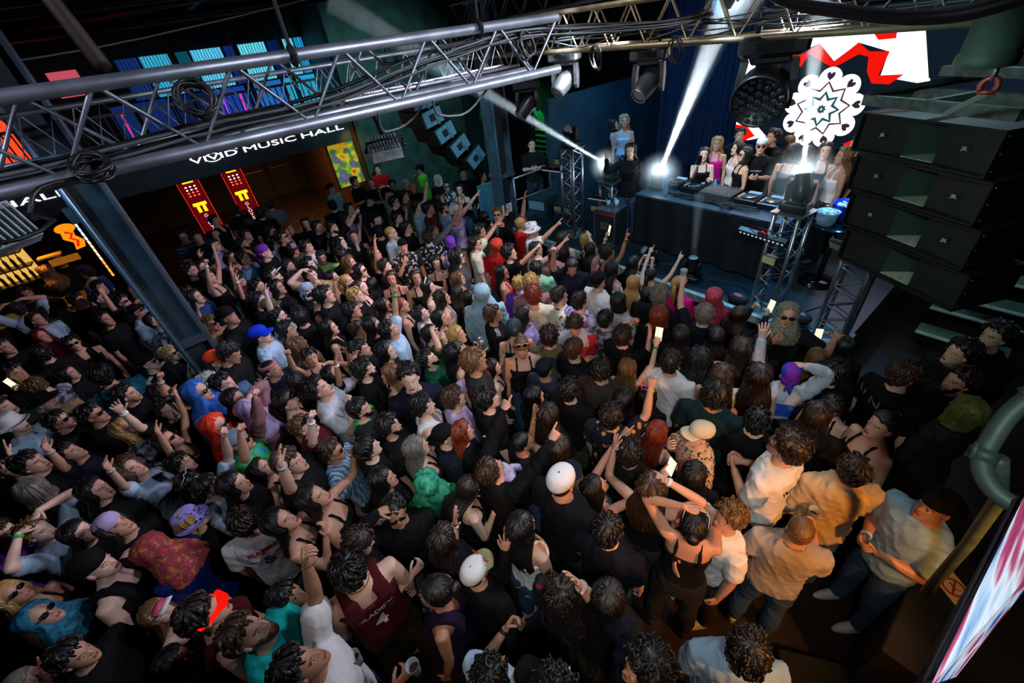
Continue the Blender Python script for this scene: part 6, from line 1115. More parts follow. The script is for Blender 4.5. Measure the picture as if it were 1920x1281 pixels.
# x | y | scale | heading | build | hair | top | arms | worn and held | description
CROWD = '''
-10.99|-0.24|0.994|-1.57|m|sk|T:stripe|ff||man in dark blue striped sweater, arms folded, beside the left glowing banner
-10.58|-0.02|0.994|-1.45|m|sk|T:black|dd||man with dark quiff in black tee, next to the striped sweater man
-8.35|-0.34|1.063|-0.73|m|sk|T:black|dd||man in black with pink-lit face, below the striped sweater man
-8.62|-0.20|1.006|-0.82|f|ln|T:black|dd||long-haired woman in black right of the pink-lit man near the left column
-9.89|-1.27|0.942|-0.72|f|wn|L:mauve|ff||woman in dusty mauve top standing left of the big left column
-11.64|-2.57|0.953|2.34|f|qg|L:black|dd||person in big fluffy light-brown wig or hat at the bar
-10.53|-1.86|0.994|2.61|m|sk|T:blue|dd||man in blue tee facing the bar, back to the crowd
-9.62|-1.69|0.960|-0.76|m|sk|T:black|wd||man in black tee with arm lifted beside the blue tee man
-12.03|-2.36|0.983|-1.44|m|0k|T:black|dd||bald bartender in black lit orange behind the bar
-10.39|-2.71|0.994|-1.34|m|sn|T:black|dd||man in black with reddish face at the far left bar edge
-7.86|-0.53|0.971|-0.56|m|sk|T:grey|dd||dark-haired man in grey against the right side of the left column
-11.50|0.45|0.994|-0.82|m|sk|K:black|dd||slim man in black tank top in front of the left banner
-11.97|0.97|0.983|1.41|m|sk|T:black|dd||man in black seen from behind below the left end of the right banner
-11.54|1.06|0.942|1.43|f|lk|T:black|dd||black-haired woman seen from behind in front of the red banner
-10.93|1.30|0.994|1.48|m|ck|T:black|dd||man in black jersey with yellow number, back turned, right of the red banner
-11.53|1.65|0.983|1.39|m|sk|T:grey|dd||man in pale grey tee behind the yellow number jersey
-9.36|1.15|0.994|-0.72|m|sk|T:black|dd|sg|pale-faced man in sunglasses and black below the yellow number jersey
-9.68|0.74|0.994|-0.57|m|sk|T:black|dd||dark man in black left of the pale-faced man in sunglasses
-9.21|0.59|0.994|-0.67|m|sk|K:black|dd||bearded man in black vest in front of the dim back row
-9.65|0.16|0.994|-0.56|m|cn|T:lavender|ff||man with curly dark hair in lavender tee at crowd's back left
-8.72|0.28|0.985|-0.78|f|pn|S:black|ff||woman with pulled-back hair and black straps beside the lavender tee
-8.33|0.43|1.006|-0.58|m|sk|T:steel|dd||man with messy dark hair in steel blue tee near the lavender tee
-8.96|-0.03|0.926|-0.79|m|sk|L:darkgreen|ud|band:yellow,wb:white|man with yellow bandana and dark green patterned sweater, hand raised
-8.01|0.74|1.063|-0.52|m|sk|T:black|dd|band:purple|man in purple durag and black tee
-8.79|1.05|0.971|-0.57|m|ck|T:floralblue|dd||man with dark curls in light blue floral shirt
-8.64|1.19|1.029|-0.55|m|sk|T:black|dd|sg|man in sunglasses behind the light blue floral shirt
-9.72|1.53|0.900|-0.73|f|wr|T:black|dd||auburn woman in black carrying a red bag strap, edge of the empty floor
-8.34|1.23|0.926|-0.78|m|wn|L:olive|dd|cap:blue,sg|long-haired man in blue cap with red sunglasses and olive grey shirt
-9.40|1.83|0.953|-1.90|f|lk|T:black|wd||long black-haired woman in front of the empty warm floor
-8.75|1.88|0.994|-0.81|m|sk|T:black|md|can|man in black drinking from a white can
-8.28|2.03|1.017|-0.83|m|sk|T:black|dp||bearded man in black tee stretching an arm behind him
-9.80|2.58|0.994|1.33|m|sk|T:black|dd||man in black tee standing behind the light-blue tee at the floor edge
-11.23|3.07|0.994|-0.84|m|sk|T:lightblue|dd|capb:black|man in light blue tee and backwards black cap alone on the floor edge
-11.15|3.68|0.994|-0.98|m|sn|T:black|ff||man in black polo under the colourful poster
-10.61|3.88|0.994|-1.94|m|zn|T:black|ff||balding man in black under the poster's right end
-11.74|4.58|0.994|-1.93|m|sk|T:red|ff||man in red shirt standing against the teal wall
-9.42|3.28|0.994|-0.84|m|sk|T:black|dd|cap:black,sg|man in black cap, sunglasses and black tee below the poster
-9.26|2.76|0.983|-0.82|m|sn|T:black|md||man in glasses with a white lanyard near the poster
-8.61|2.43|0.994|-0.61|m|sk|T:bluepat|md||man in blue patterned shirt touching his face
-8.13|2.86|0.983|-0.88|m|sk|T:black|dd|capb:black|man in black cap with white logo and black tee, back to camera
-9.45|3.75|0.994|-0.70|m|sn|T:greygreen|wd|cap:black|man in grey green tee lifting his hand below the teal wall
-10.37|4.31|0.911|-1.98|f|cn|T:darkred|wd||curly-haired woman in dark red with hand up by the teal wall
-8.58|3.50|1.006|-0.64|m|sk|T:black|md|sg|man in round sunglasses and black, hand at his chin
-8.84|3.87|0.994|-0.77|m|sk|L:olive|dd||man in olive jacket left of the lime green shirt
-9.94|4.46|0.942|-2.05|f|lx|L:black|dd||platinum blonde woman in black left of the lime green shirt
-7.76|2.21|0.953|-1.85|f|pm|K:black|dd||laughing woman in black tank with pulled-back dark hair
-7.49|1.87|0.985|-0.69|f|lk|L:black|hd||person in black with a hand on the forehead beside the laughing woman
-7.38|2.57|0.983|1.16|m|sk|T:black|dd|beanie:black|man in black beanie and black tee seen from behind
-6.93|2.61|1.029|-0.78|m|zy|T:lightblue|dd||short-haired blond man in pale blue open-necked tee
-7.57|3.06|1.017|-0.88|m|sk|T:black|dd||man in black behind the pale blue open-necked tee
-7.11|2.99|0.983|-0.58|m|sk|T:black|dd|sg|man in dark sunglasses and black right of the pale blue tee
-7.87|1.39|0.994|-0.60|m|sn|T:white|md||brown-haired man in white tee beside the blue cap
-7.45|1.47|0.926|-1.86|m|sk|T:lime|dd||black-haired man in pale lime green tee
-7.11|1.71|0.953|1.51|f|ck|T:black|dd||person with black curls right of the pale lime tee
-6.69|1.69|0.953|-0.59|f|wg|T:black|dd||woman with long curly light-brown hair in the back middle
-6.63|2.12|0.953|-0.64|f|wn|S:black|ud||woman with arm raised straight up in black top, back middle
-6.34|1.72|0.932|-0.79|f|lk|S:black|dd|sg|woman with long black hair and dark sunglasses, back middle
-6.16|2.06|0.926|-0.51|m|sk|T:black|dd||dark-haired man in black behind the smiling orange-lit woman
-5.71|1.95|0.921|-2.03|f|ln|S:black|ff||smiling woman lit orange with dark brown hair
-6.54|2.60|0.949|-1.83|m|sk|T:blackwhite|md|capb:black|man in black cap with a bright patterned face mask and black white print tee
-7.15|0.66|0.994|-0.65|m|sn|T:black|dd|visor:white,sg,up|man in white visor and sunglasses looking up
-6.65|1.07|0.994|-1.60|m|sk|T:tan|hd||man with hand on head and blue necklace, tan top
-7.14|1.18|0.983|-0.65|m|sk|T:black|dd||man in black between the lime tee and the grey olive shirt
-6.67|1.35|0.890|-0.55|f|lk|S:black|dd||dark woman behind the blonde ponytail
-6.21|1.43|0.921|-0.48|f|py|S:black|dd||woman with white-blonde ponytail
-5.77|1.46|0.942|-0.61|f|bn|S:black|dd||woman with dark tied hair right of the blonde ponytail
-5.95|1.71|0.869|1.38|f|lk|T:black|dd||person with round black hair behind the smiling orange-lit woman
-5.46|1.30|0.974|-0.44|f|sy|T:black|dd||fair-haired woman below the blonde ponytail
-7.51|0.17|0.971|-0.55|m|sk|T:black|ud||dark man in black raising an open hand near the pink bucket hat
-7.11|0.15|0.964|-0.56|f|wy|T:black|ud|bucket:pink,wb:white|woman in pale pink bucket hat with hand raised
-6.88|0.34|1.017|-0.54|m|sk|T:lavender|dd||black-haired man in lavender right of the pink bucket hat
-8.06|-0.17|1.006|-0.54|f|sk|S:black|uu|wb:white|person with both hands raised at the right edge of the left column
-6.24|0.87|0.971|-0.52|m|sk|T:black|dd|band:paisley|person in white and blue paisley bandana
-6.92|0.89|0.937|-0.79|m|ck|T:navy|dd||black-haired man in navy left of the paisley bandana
-10.48|5.22|0.994|2.42|m|sk|T:limegreen|md|cap:black|man in oversized lime green tee and black cap by the dark back corner
-9.43|5.10|0.942|-2.12|f|kx|L:black|dd||platinum-haired woman in black standing in the dark back corner
-8.74|4.91|0.949|-1.91|m|zn|T:blackwhite|dd|sg|man in glasses and black print tee near the dark back corner
-9.01|5.57|0.994|-2.04|m|sn|L:black|dd||large man in black under the hanging speaker column
-8.59|5.83|0.942|-0.79|f|bn|S:black|dd||dark-haired woman behind the low blue panel
-8.28|4.96|0.942|-2.28|f|lk|S:black|oc|cup|woman holding up a small glass beside the low blue panel
-8.12|4.34|0.942|-0.93|f|ln|S:black|dd||woman in black below the glasses man in the back
-9.51|4.43|0.942|-1.91|f|ly|L:black|dd||woman with long blonde hair left of the lime green tee
-7.92|3.68|0.994|-0.70|m|sk|T:lightblue|du||man in light blue tee with black hair in back centre
-7.38|3.65|1.040|-0.62|m|sk|T:burgundy|dd||black-haired man in burgundy shirt
-7.55|4.07|0.937|-0.73|m|sk|L:denim|dd||dark-bearded man in light denim shirt
-6.99|4.00|0.994|-0.72|m|sk|K:purplewhite|up|band:dots,sg,wb:white|man in black-spotted white bandana with lilac shirt, hands raised
-6.13|4.36|0.994|-2.31|m|sg|L:blackcoat|oo|sg,phone,scarf:grey|sandy-haired man in sunglasses and grey scarf using a phone by the column
-6.56|4.36|0.900|0.84|f|lk|L:black|dd||long black-haired person left of the grey scarf man
-5.45|4.34|0.983|-0.56|m|zy|T:red|du||buzz-cut blond man in red tee near the stage barrier
-5.04|4.24|0.994|-0.79|m|sn|T:white|pd|bucket:blackwhite|man in black and white swirl bucket hat and white tee, fist raised
-5.76|3.69|0.983|-0.81|m|ck|T:darkgreen|dp||man with big black curls in dark green tee
-6.75|3.33|0.937|-0.66|m|cn|L:grey|pd||dark-haired man in grey jacket reaching up
-6.45|3.04|0.960|1.16|m|sn|T:blackwhite|dd||brown-haired person in black and white floral shirt
-5.79|3.10|0.983|1.23|m|sn|K:purplewhite|dd|beanie:purple|person in bright purple head wrap in back centre
-5.47|3.38|0.971|-0.56|m|sn|T:cream|dp|sg|man in glasses and long cream striped shawl, finger raised
-5.11|3.54|0.971|0.80|m|sn|T:red|dd|hood:red|person in red and orange head wrap below the grey scarf man
-4.70|3.47|0.983|-0.71|m|ck|T:lettered|pd||man with black curls in black tee with white lettering
-5.28|2.90|0.974|-0.58|f|qk|L:greywool|dd|sg|woman with big dark curls and long grey woollen coat
-5.64|2.70|0.900|-2.02|f|wk|S:black|dw||smiling woman lit orange with dark wavy hair
-5.36|2.19|0.942|-1.88|f|ln|S:tan|dw|sgh|orange-lit woman with white sunglasses on her head
-4.95|2.16|0.932|-0.68|f|lk|S:black|dd|bow|woman with glowing white bow in dark hair
-4.95|2.66|0.879|-0.46|f|wg|S:pink|dd||smiling woman with long light-brown hair
-4.65|2.43|0.869|1.23|f|ln|T:black|dd||woman with dark straight hair next to the pale blue hood
-3.96|2.41|1.029|0.92|m|sn|L:paleblue|dd|hood:paleblue|person in pale blue hooded top in the middle
-4.50|3.14|0.911|-0.68|f|lk|S:red|dd|sg|woman with long black hair, glasses and red off-shoulder top
-4.63|3.94|0.926|-0.46|m|sk|K:white|pd||black-haired man in white tank top near the swirl bucket hat
-4.13|3.49|0.937|0.82|m|sk|T:mint|dd||black-haired man in mint and white tee seen from behind
-4.20|3.89|0.960|0.83|m|sn|T:mauve|dd|band:paisleyblack|man in black paisley head scarf and mauve tee
-3.71|3.77|0.994|-2.23|m|lk|T:navy|ud|dn|man with black centre-parted hair in navy tee looking back, arm up
-4.51|4.39|0.953|0.64|f|ln|S:tan|dd||woman with long brown hair and bare back by the left stage tower
-4.34|4.78|0.869|-0.67|f|ky|S:tan|hh||blonde woman with both arms folded over her head
-4.02|4.54|0.879|-0.49|f|wn|S:pink|ud|phone,wb:white|woman with long brown hair raising a phone, front row left
-3.62|4.44|0.942|-0.42|f|cn|S:tan|ud|wb:gold,point|dark curly-haired woman pointing high at the stage with gold bangle
-3.12|3.65|0.983|-0.16|m|sk|T:white|dd|capb:black|man in backwards black cap and white tee, front rows
-3.31|4.18|0.911|-0.44|f|wk|S:white|dd|sg|black-haired woman in glasses and white halter, front rows
-3.75|3.05|0.983|0.94|m|cy|T:mauve|dd||curly blond man in mauve tee, centre
-4.10|3.11|0.890|0.77|f|sy|L:purple|dd||small person in purple top left of the curly blond man
-3.36|3.19|0.926|-0.56|m|ck|T:floralred|dd||man with dark curls in white shirt with red flowers
-3.46|2.83|1.006|0.98|m|cr|T:cream|dd||man with reddish curls in cream tee
-3.29|4.60|0.869|-0.06|f|lk|S:black|oo||woman with straight black hair in the front row left
-2.92|4.12|0.879|0.07|f|ly|S:cream|dd||woman with long straight blonde hair in the second row
-2.90|4.47|0.869|0.12|f|pk|S:black|pp||woman with black tied hair reaching hands over the stage edge
-2.59|3.97|0.890|0.16|f|lk|L:black|dd||woman with long black hair beside the straight blonde
-2.71|3.55|0.926|-0.01|m|kk|T:palegrey|dd||person with black chin-length hair in pale grey tee
-2.30|3.78|1.006|0.18|m|ce|T:black|dd||short grey-brown curly-haired person behind the pink top
-2.41|4.34|0.921|0.16|f|py|T:hotpink|dd||woman with blonde braids in hot pink top at the stage edge
-1.95|4.36|0.911|0.48|f|sn|L:pinkred|dd|hood:pinkred|person wrapped in a pinkish red head scarf at the stage edge
-2.10|3.47|0.985|0.24|f|kr|L:black|dd||woman with shoulder-length copper hair in black
-1.82|3.92|0.926|0.49|m|ce|T:navy|du|cup|man with greying curls in dark tee raising a clear cup
-1.56|4.22|0.900|-0.24|f|ln|L:bluehood|oo|phone,sg|woman with dark-to-blonde long hair, sunglasses and blue hood
-1.13|4.29|0.994|-2.75|m|ck|T:black|mw|hood:fuzzy,sg|person in fuzzy grey hat and glasses, hands in front of face
-1.55|3.70|0.900|0.45|f|lk|T:black|dd||black-haired person between the greying curls and the dark-to-blonde hair
-2.22|3.01|0.937|0.06|m|cn|T:black|oo|phone|man with short dark curls filming with a bright phone
-2.99|3.17|0.971|-0.03|m|sk|T:tiedye|dd||black-haired man in lavender tie-dye tee
-8.90|-2.45|0.994|-0.58|m|pn|T:lightblue|dd||person with tied dark hair in light blue tee on the far left
-9.69|-2.74|0.994|1.74|m|sn|T:lightblue|hh||person in pale blue top with hands behind head, far left
-8.46|-2.43|0.921|-0.68|f|sn|L:burgundy|dd|hood:burgundy|person in dark burgundy hood, far left
-7.43|-2.26|1.006|2.00|m|sk|T:black|dd||man with shaved dark neck in black behind the burgundy hood
-7.75|-2.02|0.926|-1.33|m|sk|K:black|dd|sg|broad man in black tank top and sunglasses facing the camera
-9.13|-1.94|0.994|-0.50|m|sk|T:black|dd||dark man in black between the bar and the orange-lit floor
-8.81|-1.63|1.006|-0.61|m|sk|T:black|dd||dark person in black left of the raised arm man
-9.42|-2.24|0.960|1.91|m|sn|T:greygreen|dd||person in speckled grey top near the bar
-8.48|-1.37|0.971|-0.73|m|sk|T:black|ud|sg|man in sunglasses with hand raised behind the black bandana man
-8.08|-1.24|0.926|-0.46|m|sk|T:lightblue|dh|capb:black,sg|man in black cap and sunglasses with light blue tee, hand on head
-7.15|-0.97|0.994|-0.56|m|sk|T:greyprint|dd|up|young black-haired man in grey print tee looking up by the column
-7.42|-0.45|1.006|-0.59|f|ln|T:blue|wd||pale pink-faced person clapping right of the left column
-6.22|-0.96|0.926|-0.60|m|sy|T:black|dd|sg|fair man in green mirrored sunglasses and black
-5.99|-1.15|0.994|-0.50|m|sk|T:sport|dd|capb:black,sg|man in black cap and black top with three white shoulder stripes, left
-6.19|-0.78|0.869|-0.69|f|kx|L:tan|wd|sg|silver-blonde woman in sunglasses, fist raised, below the left column
-8.15|-2.72|1.006|-0.68|m|sk|T:black|dd||pale-faced person in black at the left edge
-5.83|-1.53|1.074|1.74|m|sk|L:tealdenim|dd||black-haired man in teal denim shirt, back turned
-6.64|-2.25|0.971|2.56|m|sg|T:greyprint|oo|phone,dn|man in grey tee bending over a phone
-6.15|-2.16|0.971|-0.70|m|sk|T:tan|dd|fedora:black|person in flat black brimmed hat
-6.36|-2.53|0.994|-0.51|m|sn|T:darkgreen|dd||man with face upturned at the left edge, dark green top
-5.10|-1.06|1.006|-0.37|f|ln|S:black|ud|sg,wb:check|woman in sunglasses with forearm raised wearing a checked wristband
-4.77|-1.04|0.994|-1.24|m|cn|T:black|ud|wb:white|curly-haired man in black with spread fingers raised
-4.63|-0.73|1.063|-0.51|m|sn|L:bluehoodie|dd|hood:blue,sg|person in bright blue hood and sunglasses
-5.54|-1.99|0.983|-0.38|m|sk|T:black|dd|sg|man in dark sunglasses and black right of the white bucket hat
-5.29|-1.67|1.006|-0.44|m|sk|T:black|dd|sg|man in glasses and black left of the raised checked wrist
-5.78|-2.35|1.017|-0.48|m|sn|T:lightblue|wd|bucket:white,sg,wb:check|man in white bucket hat and pale blue tee, hand raised
-4.71|-1.36|1.006|-0.62|f|ky|T:greyprint|dd|up|woman with chin-length blonde hair face up
-6.35|-0.41|0.994|-0.69|m|sg|L:tan|dd|sg|fair man in sunglasses and tan shirt right of the left column
-5.15|-0.39|1.074|-0.52|m|sn|T:black|cd|cup,dn|brown-haired man in black tee looking down with a plastic cup
-5.25|-0.49|1.017|-0.67|m|sr|T:teal|ff|cap:orange|man in bright orange cap and teal tee
-4.73|-0.51|1.006|-0.64|m|sk|T:steel|dd||black-haired man in steel blue tee below the orange cap
-6.06|-0.18|1.074|-0.66|m|sk|T:black|dd|capb:black|man in black cap and black tee above the royal blue cap
-6.48|0.25|0.994|-0.49|m|sk|T:black|dd||black-haired man in black beside the olive cap
-6.13|0.32|0.994|-0.44|m|sk|T:black|ud|cap:olive|man in olive green cap, arm raised
-5.80|0.33|0.983|-0.41|m|sk|T:greywhite|dd||black-haired man in pale grey tee right of the olive cap
-5.34|0.03|1.029|-0.39|m|sn|T:lightblue|cd|cap:royal,can|man in royal blue cap and pale blue tee
-5.51|0.54|0.983|1.35|m|ck|T:black|dd||man with round black hair and black tee from behind
-5.84|0.85|0.983|-0.48|m|sk|K:black|dw|band:white|bare-shouldered person in white headband and black tank
-5.05|0.74|0.942|-0.39|f|lk|K:black|dd||long black-haired woman in black tank, centre left
-5.15|1.11|0.960|-0.43|m|ck|T:black|dd||man with thick dark hair in black, profile to the right, centre left
-4.77|1.01|0.926|-0.57|m|sb|L:tan|dd||brown-haired man in buttoned tan shirt
-4.13|0.81|1.006|-0.46|m|sk|T:black|md||dark-haired man in black below the buttoned tan shirt
-5.05|0.31|0.911|1.59|f|qg|L:tan|dd||woman with long tight blonde-brown curls
-4.68|0.36|0.921|-1.53|f|sk|S:tan|uw||black-haired person with head tilted back and arms stretched up
-4.64|-0.06|0.983|-0.63|m|ck|L:navy|dd|band:pink|man with dark curls, pink headband and navy blue shirt
-4.04|-0.38|1.006|-0.41|f|sn|L:mauve|uh|hood:lilac,wb:green|person in lilac hood holding a hand over the face, green wristband
-3.89|-0.08|1.006|-0.34|f|pk|S:tan|dd|goggles|dark-haired person with goggles on the head and bare shoulders
-4.12|0.46|0.932|-0.45|f|lk|T:black|ud|up,wb:white|woman face up with forearm raised wearing a white wristband
-3.76|0.26|1.029|-0.58|m|ck|T:greywhite|mw|up|man with big black curls in pale grey and blue tee
-4.27|0.09|0.953|1.50|f|lk|L:black|dd||woman with very long straight black hair, left centre
-3.32|0.43|0.960|-0.47|m|sk|T:greenblack|dd||bearded man in black jersey with bright green front
-3.78|0.70|0.994|-0.34|m|ck|T:black|dd||black-haired man in black behind the bearded green jersey man
-3.62|0.89|0.932|2.60|f|wg|S:tan|dd||warm-lit woman facing left beside the dark curls and round sunglasses
-4.30|1.28|0.971|-0.35|m|ck|T:lightblue|du|up,wb:green|black-haired man in light blue tee with arm straight up, green wristband
-5.11|1.52|0.900|-0.43|f|lk|S:black|dd||woman with long straight black hair above the raised green wristband
-4.76|1.63|0.953|-0.42|f|br|S:tan|dd||woman with copper hair bun lit from the side
-3.47|-0.03|0.971|-0.55|m|sg|T:maroon|ud|goggles,up,wb:white|man with goggles on forehead, hand raised with rings
-4.06|-0.69|1.006|-0.59|f|sn|L:redorange|dd|hood:redorange,sg|person in bright red orange hood and sunglasses
-3.71|-0.57|0.994|-0.43|m|sn|T:rainbow|ud|beanie:greyblue,sg|person in grey blue head wrap and tie-dye rainbow tee
-5.07|-0.65|0.942|-0.67|f|cx|T:black|dd|sg|grey-haired person with mirrored glasses left of the steel blue tee
-4.43|1.77|0.926|-0.36|m|sk|T:white|dd|up|dark-haired man in white tee looking up, middle
-4.16|1.85|0.921|-0.61|f|lk|S:tan|dd||dark-haired woman right of the white tee, looking up
-3.88|1.57|0.949|-0.44|m|sk|T:olivegreen|hd||dark-haired man in dark olive green tee with hand on his hair
-3.57|1.74|0.974|-0.58|f|ly|S:tan|md|can|blonde woman drinking from a can
-3.53|1.35|0.926|-0.60|m|sk|T:green|ff|up,wb:white|smiling black-bearded man in bottle green tee
-3.23|1.52|1.006|-0.44|f|wk|S:black|dd||dark-haired woman right of the bottle green tee
-2.85|1.51|1.074|-0.46|m|cg|T:redblack|dd||man with blond-brown curls in black jersey with white piping
-3.57|2.28|0.983|-0.46|m|sb|T:sport|dd||short-haired man in black tee with three white shoulder stripes, centre
-3.16|2.26|0.985|0.95|f|bt|S:navy|dd||woman with dark teal-lit curls tied up, centre
-3.30|2.54|0.964|-0.48|f|lk|L:lavender|dd||black-haired woman in profile left of the red flower shirt
-2.99|1.78|0.869|-0.54|f|lk|S:black|dw|wb:green|long black-haired woman with hand at her head, green wristband
-2.85|2.10|1.006|-2.18|f|pg|S:black|dd|sgh,dn|fair woman in black strap top with sunglasses on head facing the camera
-2.80|2.46|0.949|0.78|m|cn|T:olive|dd||man with dark curls in olive tee, back turned
-2.76|2.83|0.960|-2.49|m|cn|T:redwhite|ff|dn|curly-haired man in red and white jersey looking down
-2.40|2.45|0.971|-0.04|m|sb|T:black|dd||light-brown-haired man in plain black tee, back to camera
-2.47|2.08|0.926|0.15|m|sk|T:navyprint|dd|cap:navy|man in navy cap and navy tee with white sleeve lettering
-2.28|1.76|0.911|-0.24|f|lk|L:burgundy|dd||woman with straight black hair in burgundy velvet top
-1.99|2.39|0.971|0.36|m|sk|L:taupe|dd||black-haired man in taupe hooded top
-2.47|1.36|0.983|-0.35|m|ck|T:black|dd||man with thick black hair in black tee below the black jersey
-2.77|1.17|0.949|-0.25|m|cb|T:lilac|dp||brown-haired man in lilac tee holding yellow sunglasses
-2.87|0.89|0.971|-0.44|m|ck|K:white|dd||black-haired man in white tank top straps, centre
-2.48|0.86|0.926|-0.37|m|sk|L:blackblue|dd|capb:black|man in backwards black cap and dark tee with blue sleeve
-1.56|2.02|0.949|0.26|m|cn|T:floraldark|ud||man in dark shirt with orange flowers, arm raised
-1.94|2.73|0.869|0.37|f|wg|S:black|ud|phone,wb:green|brown-haired woman holding a phone up, green wristband
-1.57|2.90|0.983|0.16|m|sk|T:whitepolo|dd||black-haired man in white collared shirt, back to camera
-1.55|2.53|0.869|0.22|f|lk|L:black|dd|bunny|woman with black hair and glowing hoop headband
-1.46|3.24|0.911|0.26|f|qk|S:black|dd||woman with long black curls right of the white collared shirt
-1.19|3.44|1.006|0.51|f|wn|S:cream|dd||woman with long dark hair falling over a cream top
-1.14|3.03|0.985|0.32|f|wb|S:black|dd||woman with centre-parted brown hair beside the dark teal tee
-1.03|2.70|1.029|0.25|m|ck|T:darkteal|dd||man with messy black curls in dark teal tee
-0.76|3.53|0.926|0.52|m|sn|L:hoodie|hu|band:bluepurple,wb:white|man in blue and purple bandana and white print hoodie, hands at his head
-0.72|4.06|0.869|0.52|f|lg|L:black|oo|phone|fair-haired woman filming with a phone next to the blue and purple bandana
-0.60|4.41|0.869|0.06|f|lk|L:black|dd||woman with very long black hair by the right stage tower
-1.21|2.19|0.911|-0.25|f|lr|S:tan|md|wb:green|woman with long red hair and bare shoulders, green wristband
-0.94|2.35|0.949|2.49|m|sb|T:spotted|md|cap:cream|man in cream cap and brown spotted shirt
-5.13|-2.37|0.949|-0.65|m|sn|T:black|dd|up|brown-haired man in black at the left edge, mid height
-4.45|-2.08|1.006|2.09|f|ke|L:black|dd||woman with grey-blonde hair in the dark lower left
-5.00|-1.90|0.926|-0.44|m|sk|T:navy|ud|up,wb:check|black-haired man face up with open mouth and arm raised, navy tee
-4.38|-1.10|0.942|-0.38|f|lk|S:black|uu|sg,up|woman with face turned up and both forearms raised
-4.22|-1.41|0.942|-0.57|f|qb|T:lightblue|ud|up,wb:check|person with long brown curls and light blue tee
-3.65|-1.02|0.926|-0.34|m|sk|T:black|dd|sgh|black-haired man with sunglasses pushed up above the daisy hat
-4.02|-2.07|0.949|-0.56|m|cg|T:lightblue|hh|wb:green|curly fair man in pale blue tee with both hands on his head
-4.29|-2.34|0.926|-0.52|m|sn|L:purple|dd||man in bright purple top at the left edge
-3.48|-1.49|0.995|-0.59|f|ln|L:black|dd|band:lilac,up|woman with lilac head scarf looking up
-3.26|-1.08|0.911|0.09|f|wy|T:black|dd|bucket:daisy|woman in lavender bucket hat with black daisies
-2.98|-1.24|1.006|2.50|f|sn|L:royaldark|md|hood:redpat,dn|person in pink patterned head scarf with white-framed glasses
-3.07|0.04|0.926|-0.59|m|sb|T:bluewhite|dd|sg|brown-haired man in blue and white zigzag shirt
-2.78|0.28|0.971|0.03|m|sk|T:black|dd||black-haired man in black right of the blue and white shirt
-2.47|0.59|0.974|-0.05|f|le|S:black|dd||woman with long silver-blonde hair
-3.37|-0.49|0.911|-0.42|f|lk|S:black|wd|up,wb:check|woman with black hair and pink mouth looking up, hand raised
-2.97|-0.27|1.063|-0.52|m|sb|T:black|ud|wb:check|brown-haired person with bare forearm straight up
-3.43|-0.89|0.949|-0.33|m|sk|T:lightblue|du||bearded man in dark jacket over light tee left of the black-haired woman
-2.57|-0.21|1.006|-0.48|f|lk|S:black|cw|can2,up,wb:check|black-haired woman in black low-cut dress holding a blue can
-2.81|-0.72|0.983|1.44|m|sn|T:whitegraphic|dd||dark-haired man in white tee with red graphic on the back
-2.55|-0.47|1.006|-0.43|f|lk|S:black|md|up|long black-haired woman right of the white graphic tee
-2.09|0.18|0.949|-1.78|m|sk|L:black|hd|sg|person in black with dark sunglasses facing the camera
-2.03|-0.18|0.994|-0.27|m|sn|T:black|cd|dn|dark-haired man looking down above the maroon jersey
-1.85|0.95|0.971|0.11|m|sb|L:blackgrey|pp|scarf:purple,up,wb:check|man in black top with grey sleeves and purple bandana, both arms thrown up
-2.40|1.00|0.921|-0.40|f|wr|T:black|md||woman with dark ginger hair, hand at her mouth
-1.93|1.30|0.926|-0.24|m|zk|T:black|dd||man with receding dark hair in black behind the raised arms
-1.60|1.42|0.995|0.24|f|ln|S:black|dw||woman with centre-parted long brown hair behind the white cap
-2.15|0.49|0.942|1.31|f|sk|L:green|dd|hood:green|person in green patterned head scarf
-1.91|0.66|0.921|-0.20|f|ln|S:black|fd|dn,wb:check|woman with brown hair and thin gold straps looking down
-1.65|0.35|0.953|0.21|f|wn|L:black|wd||woman with long dark hair below the green head scarf
-1.30|0.77|1.006|0.12|f|lk|S:white|dd||black-haired woman with thin white straps on a bare back
-1.30|1.16|1.074|0.12|m|sk|T:black|dd|cap:white|man in off-white cap with dark brim and black tee
-1.23|1.47|0.900|-0.30|f|lk|S:teal|pp|phone,up,wb:white|black-haired woman in teal straps lifting both hands
-0.90|1.18|0.994|0.25|m|sk|T:darknavy|dd||black-haired man in dark navy tee, orange-lit neck
-0.40|2.49|1.074|1.52|m|cn|T:whiteletters|ff|sg|curly-haired man in sunglasses and white tee with black lettering
-0.88|1.62|1.006|0.21|f|wb|S:black|hw|wb:white|brown-haired woman with both hands at her head
-0.54|1.59|1.006|0.44|f|bk|S:black|xh|sgh|person with slicked black hair hugging the man in the white tee
-0.44|1.87|0.926|2.60|m|cg|T:white|xd||man with messy light-brown hair in white tee, hugging
-0.09|2.10|0.937|0.37|m|zg|T:greyblue|cd|cup,chain|man with cropped fair hair, gold chain and grey blue tee
-0.04|2.72|0.994|0.54|m|sn|L:beige|cd||brown-haired man in beige sweater lit orange
-3.54|-2.20|0.911|-0.50|f|wy|S:black|dd|sg,up|fair-haired woman in sunglasses at the left edge
-3.16|-1.99|0.921|-0.50|f|sk|S:black|wd|hood:teal,sg,up,wb:check|person in teal blue head scarf and sunglasses, hand on face
-3.11|-1.59|1.040|-0.38|m|sk|S:black|dd|beanie:black|person in round black hat in the dark lower left
-2.66|-1.37|0.869|-0.59|f|lg|S:black|dd|visor:white,up|woman with bright ski goggles on her hair and black top
-2.16|-1.01|1.074|0.03|m|sn|K:maroon|dd|ledglasses|person with glowing red shades and maroon tank top
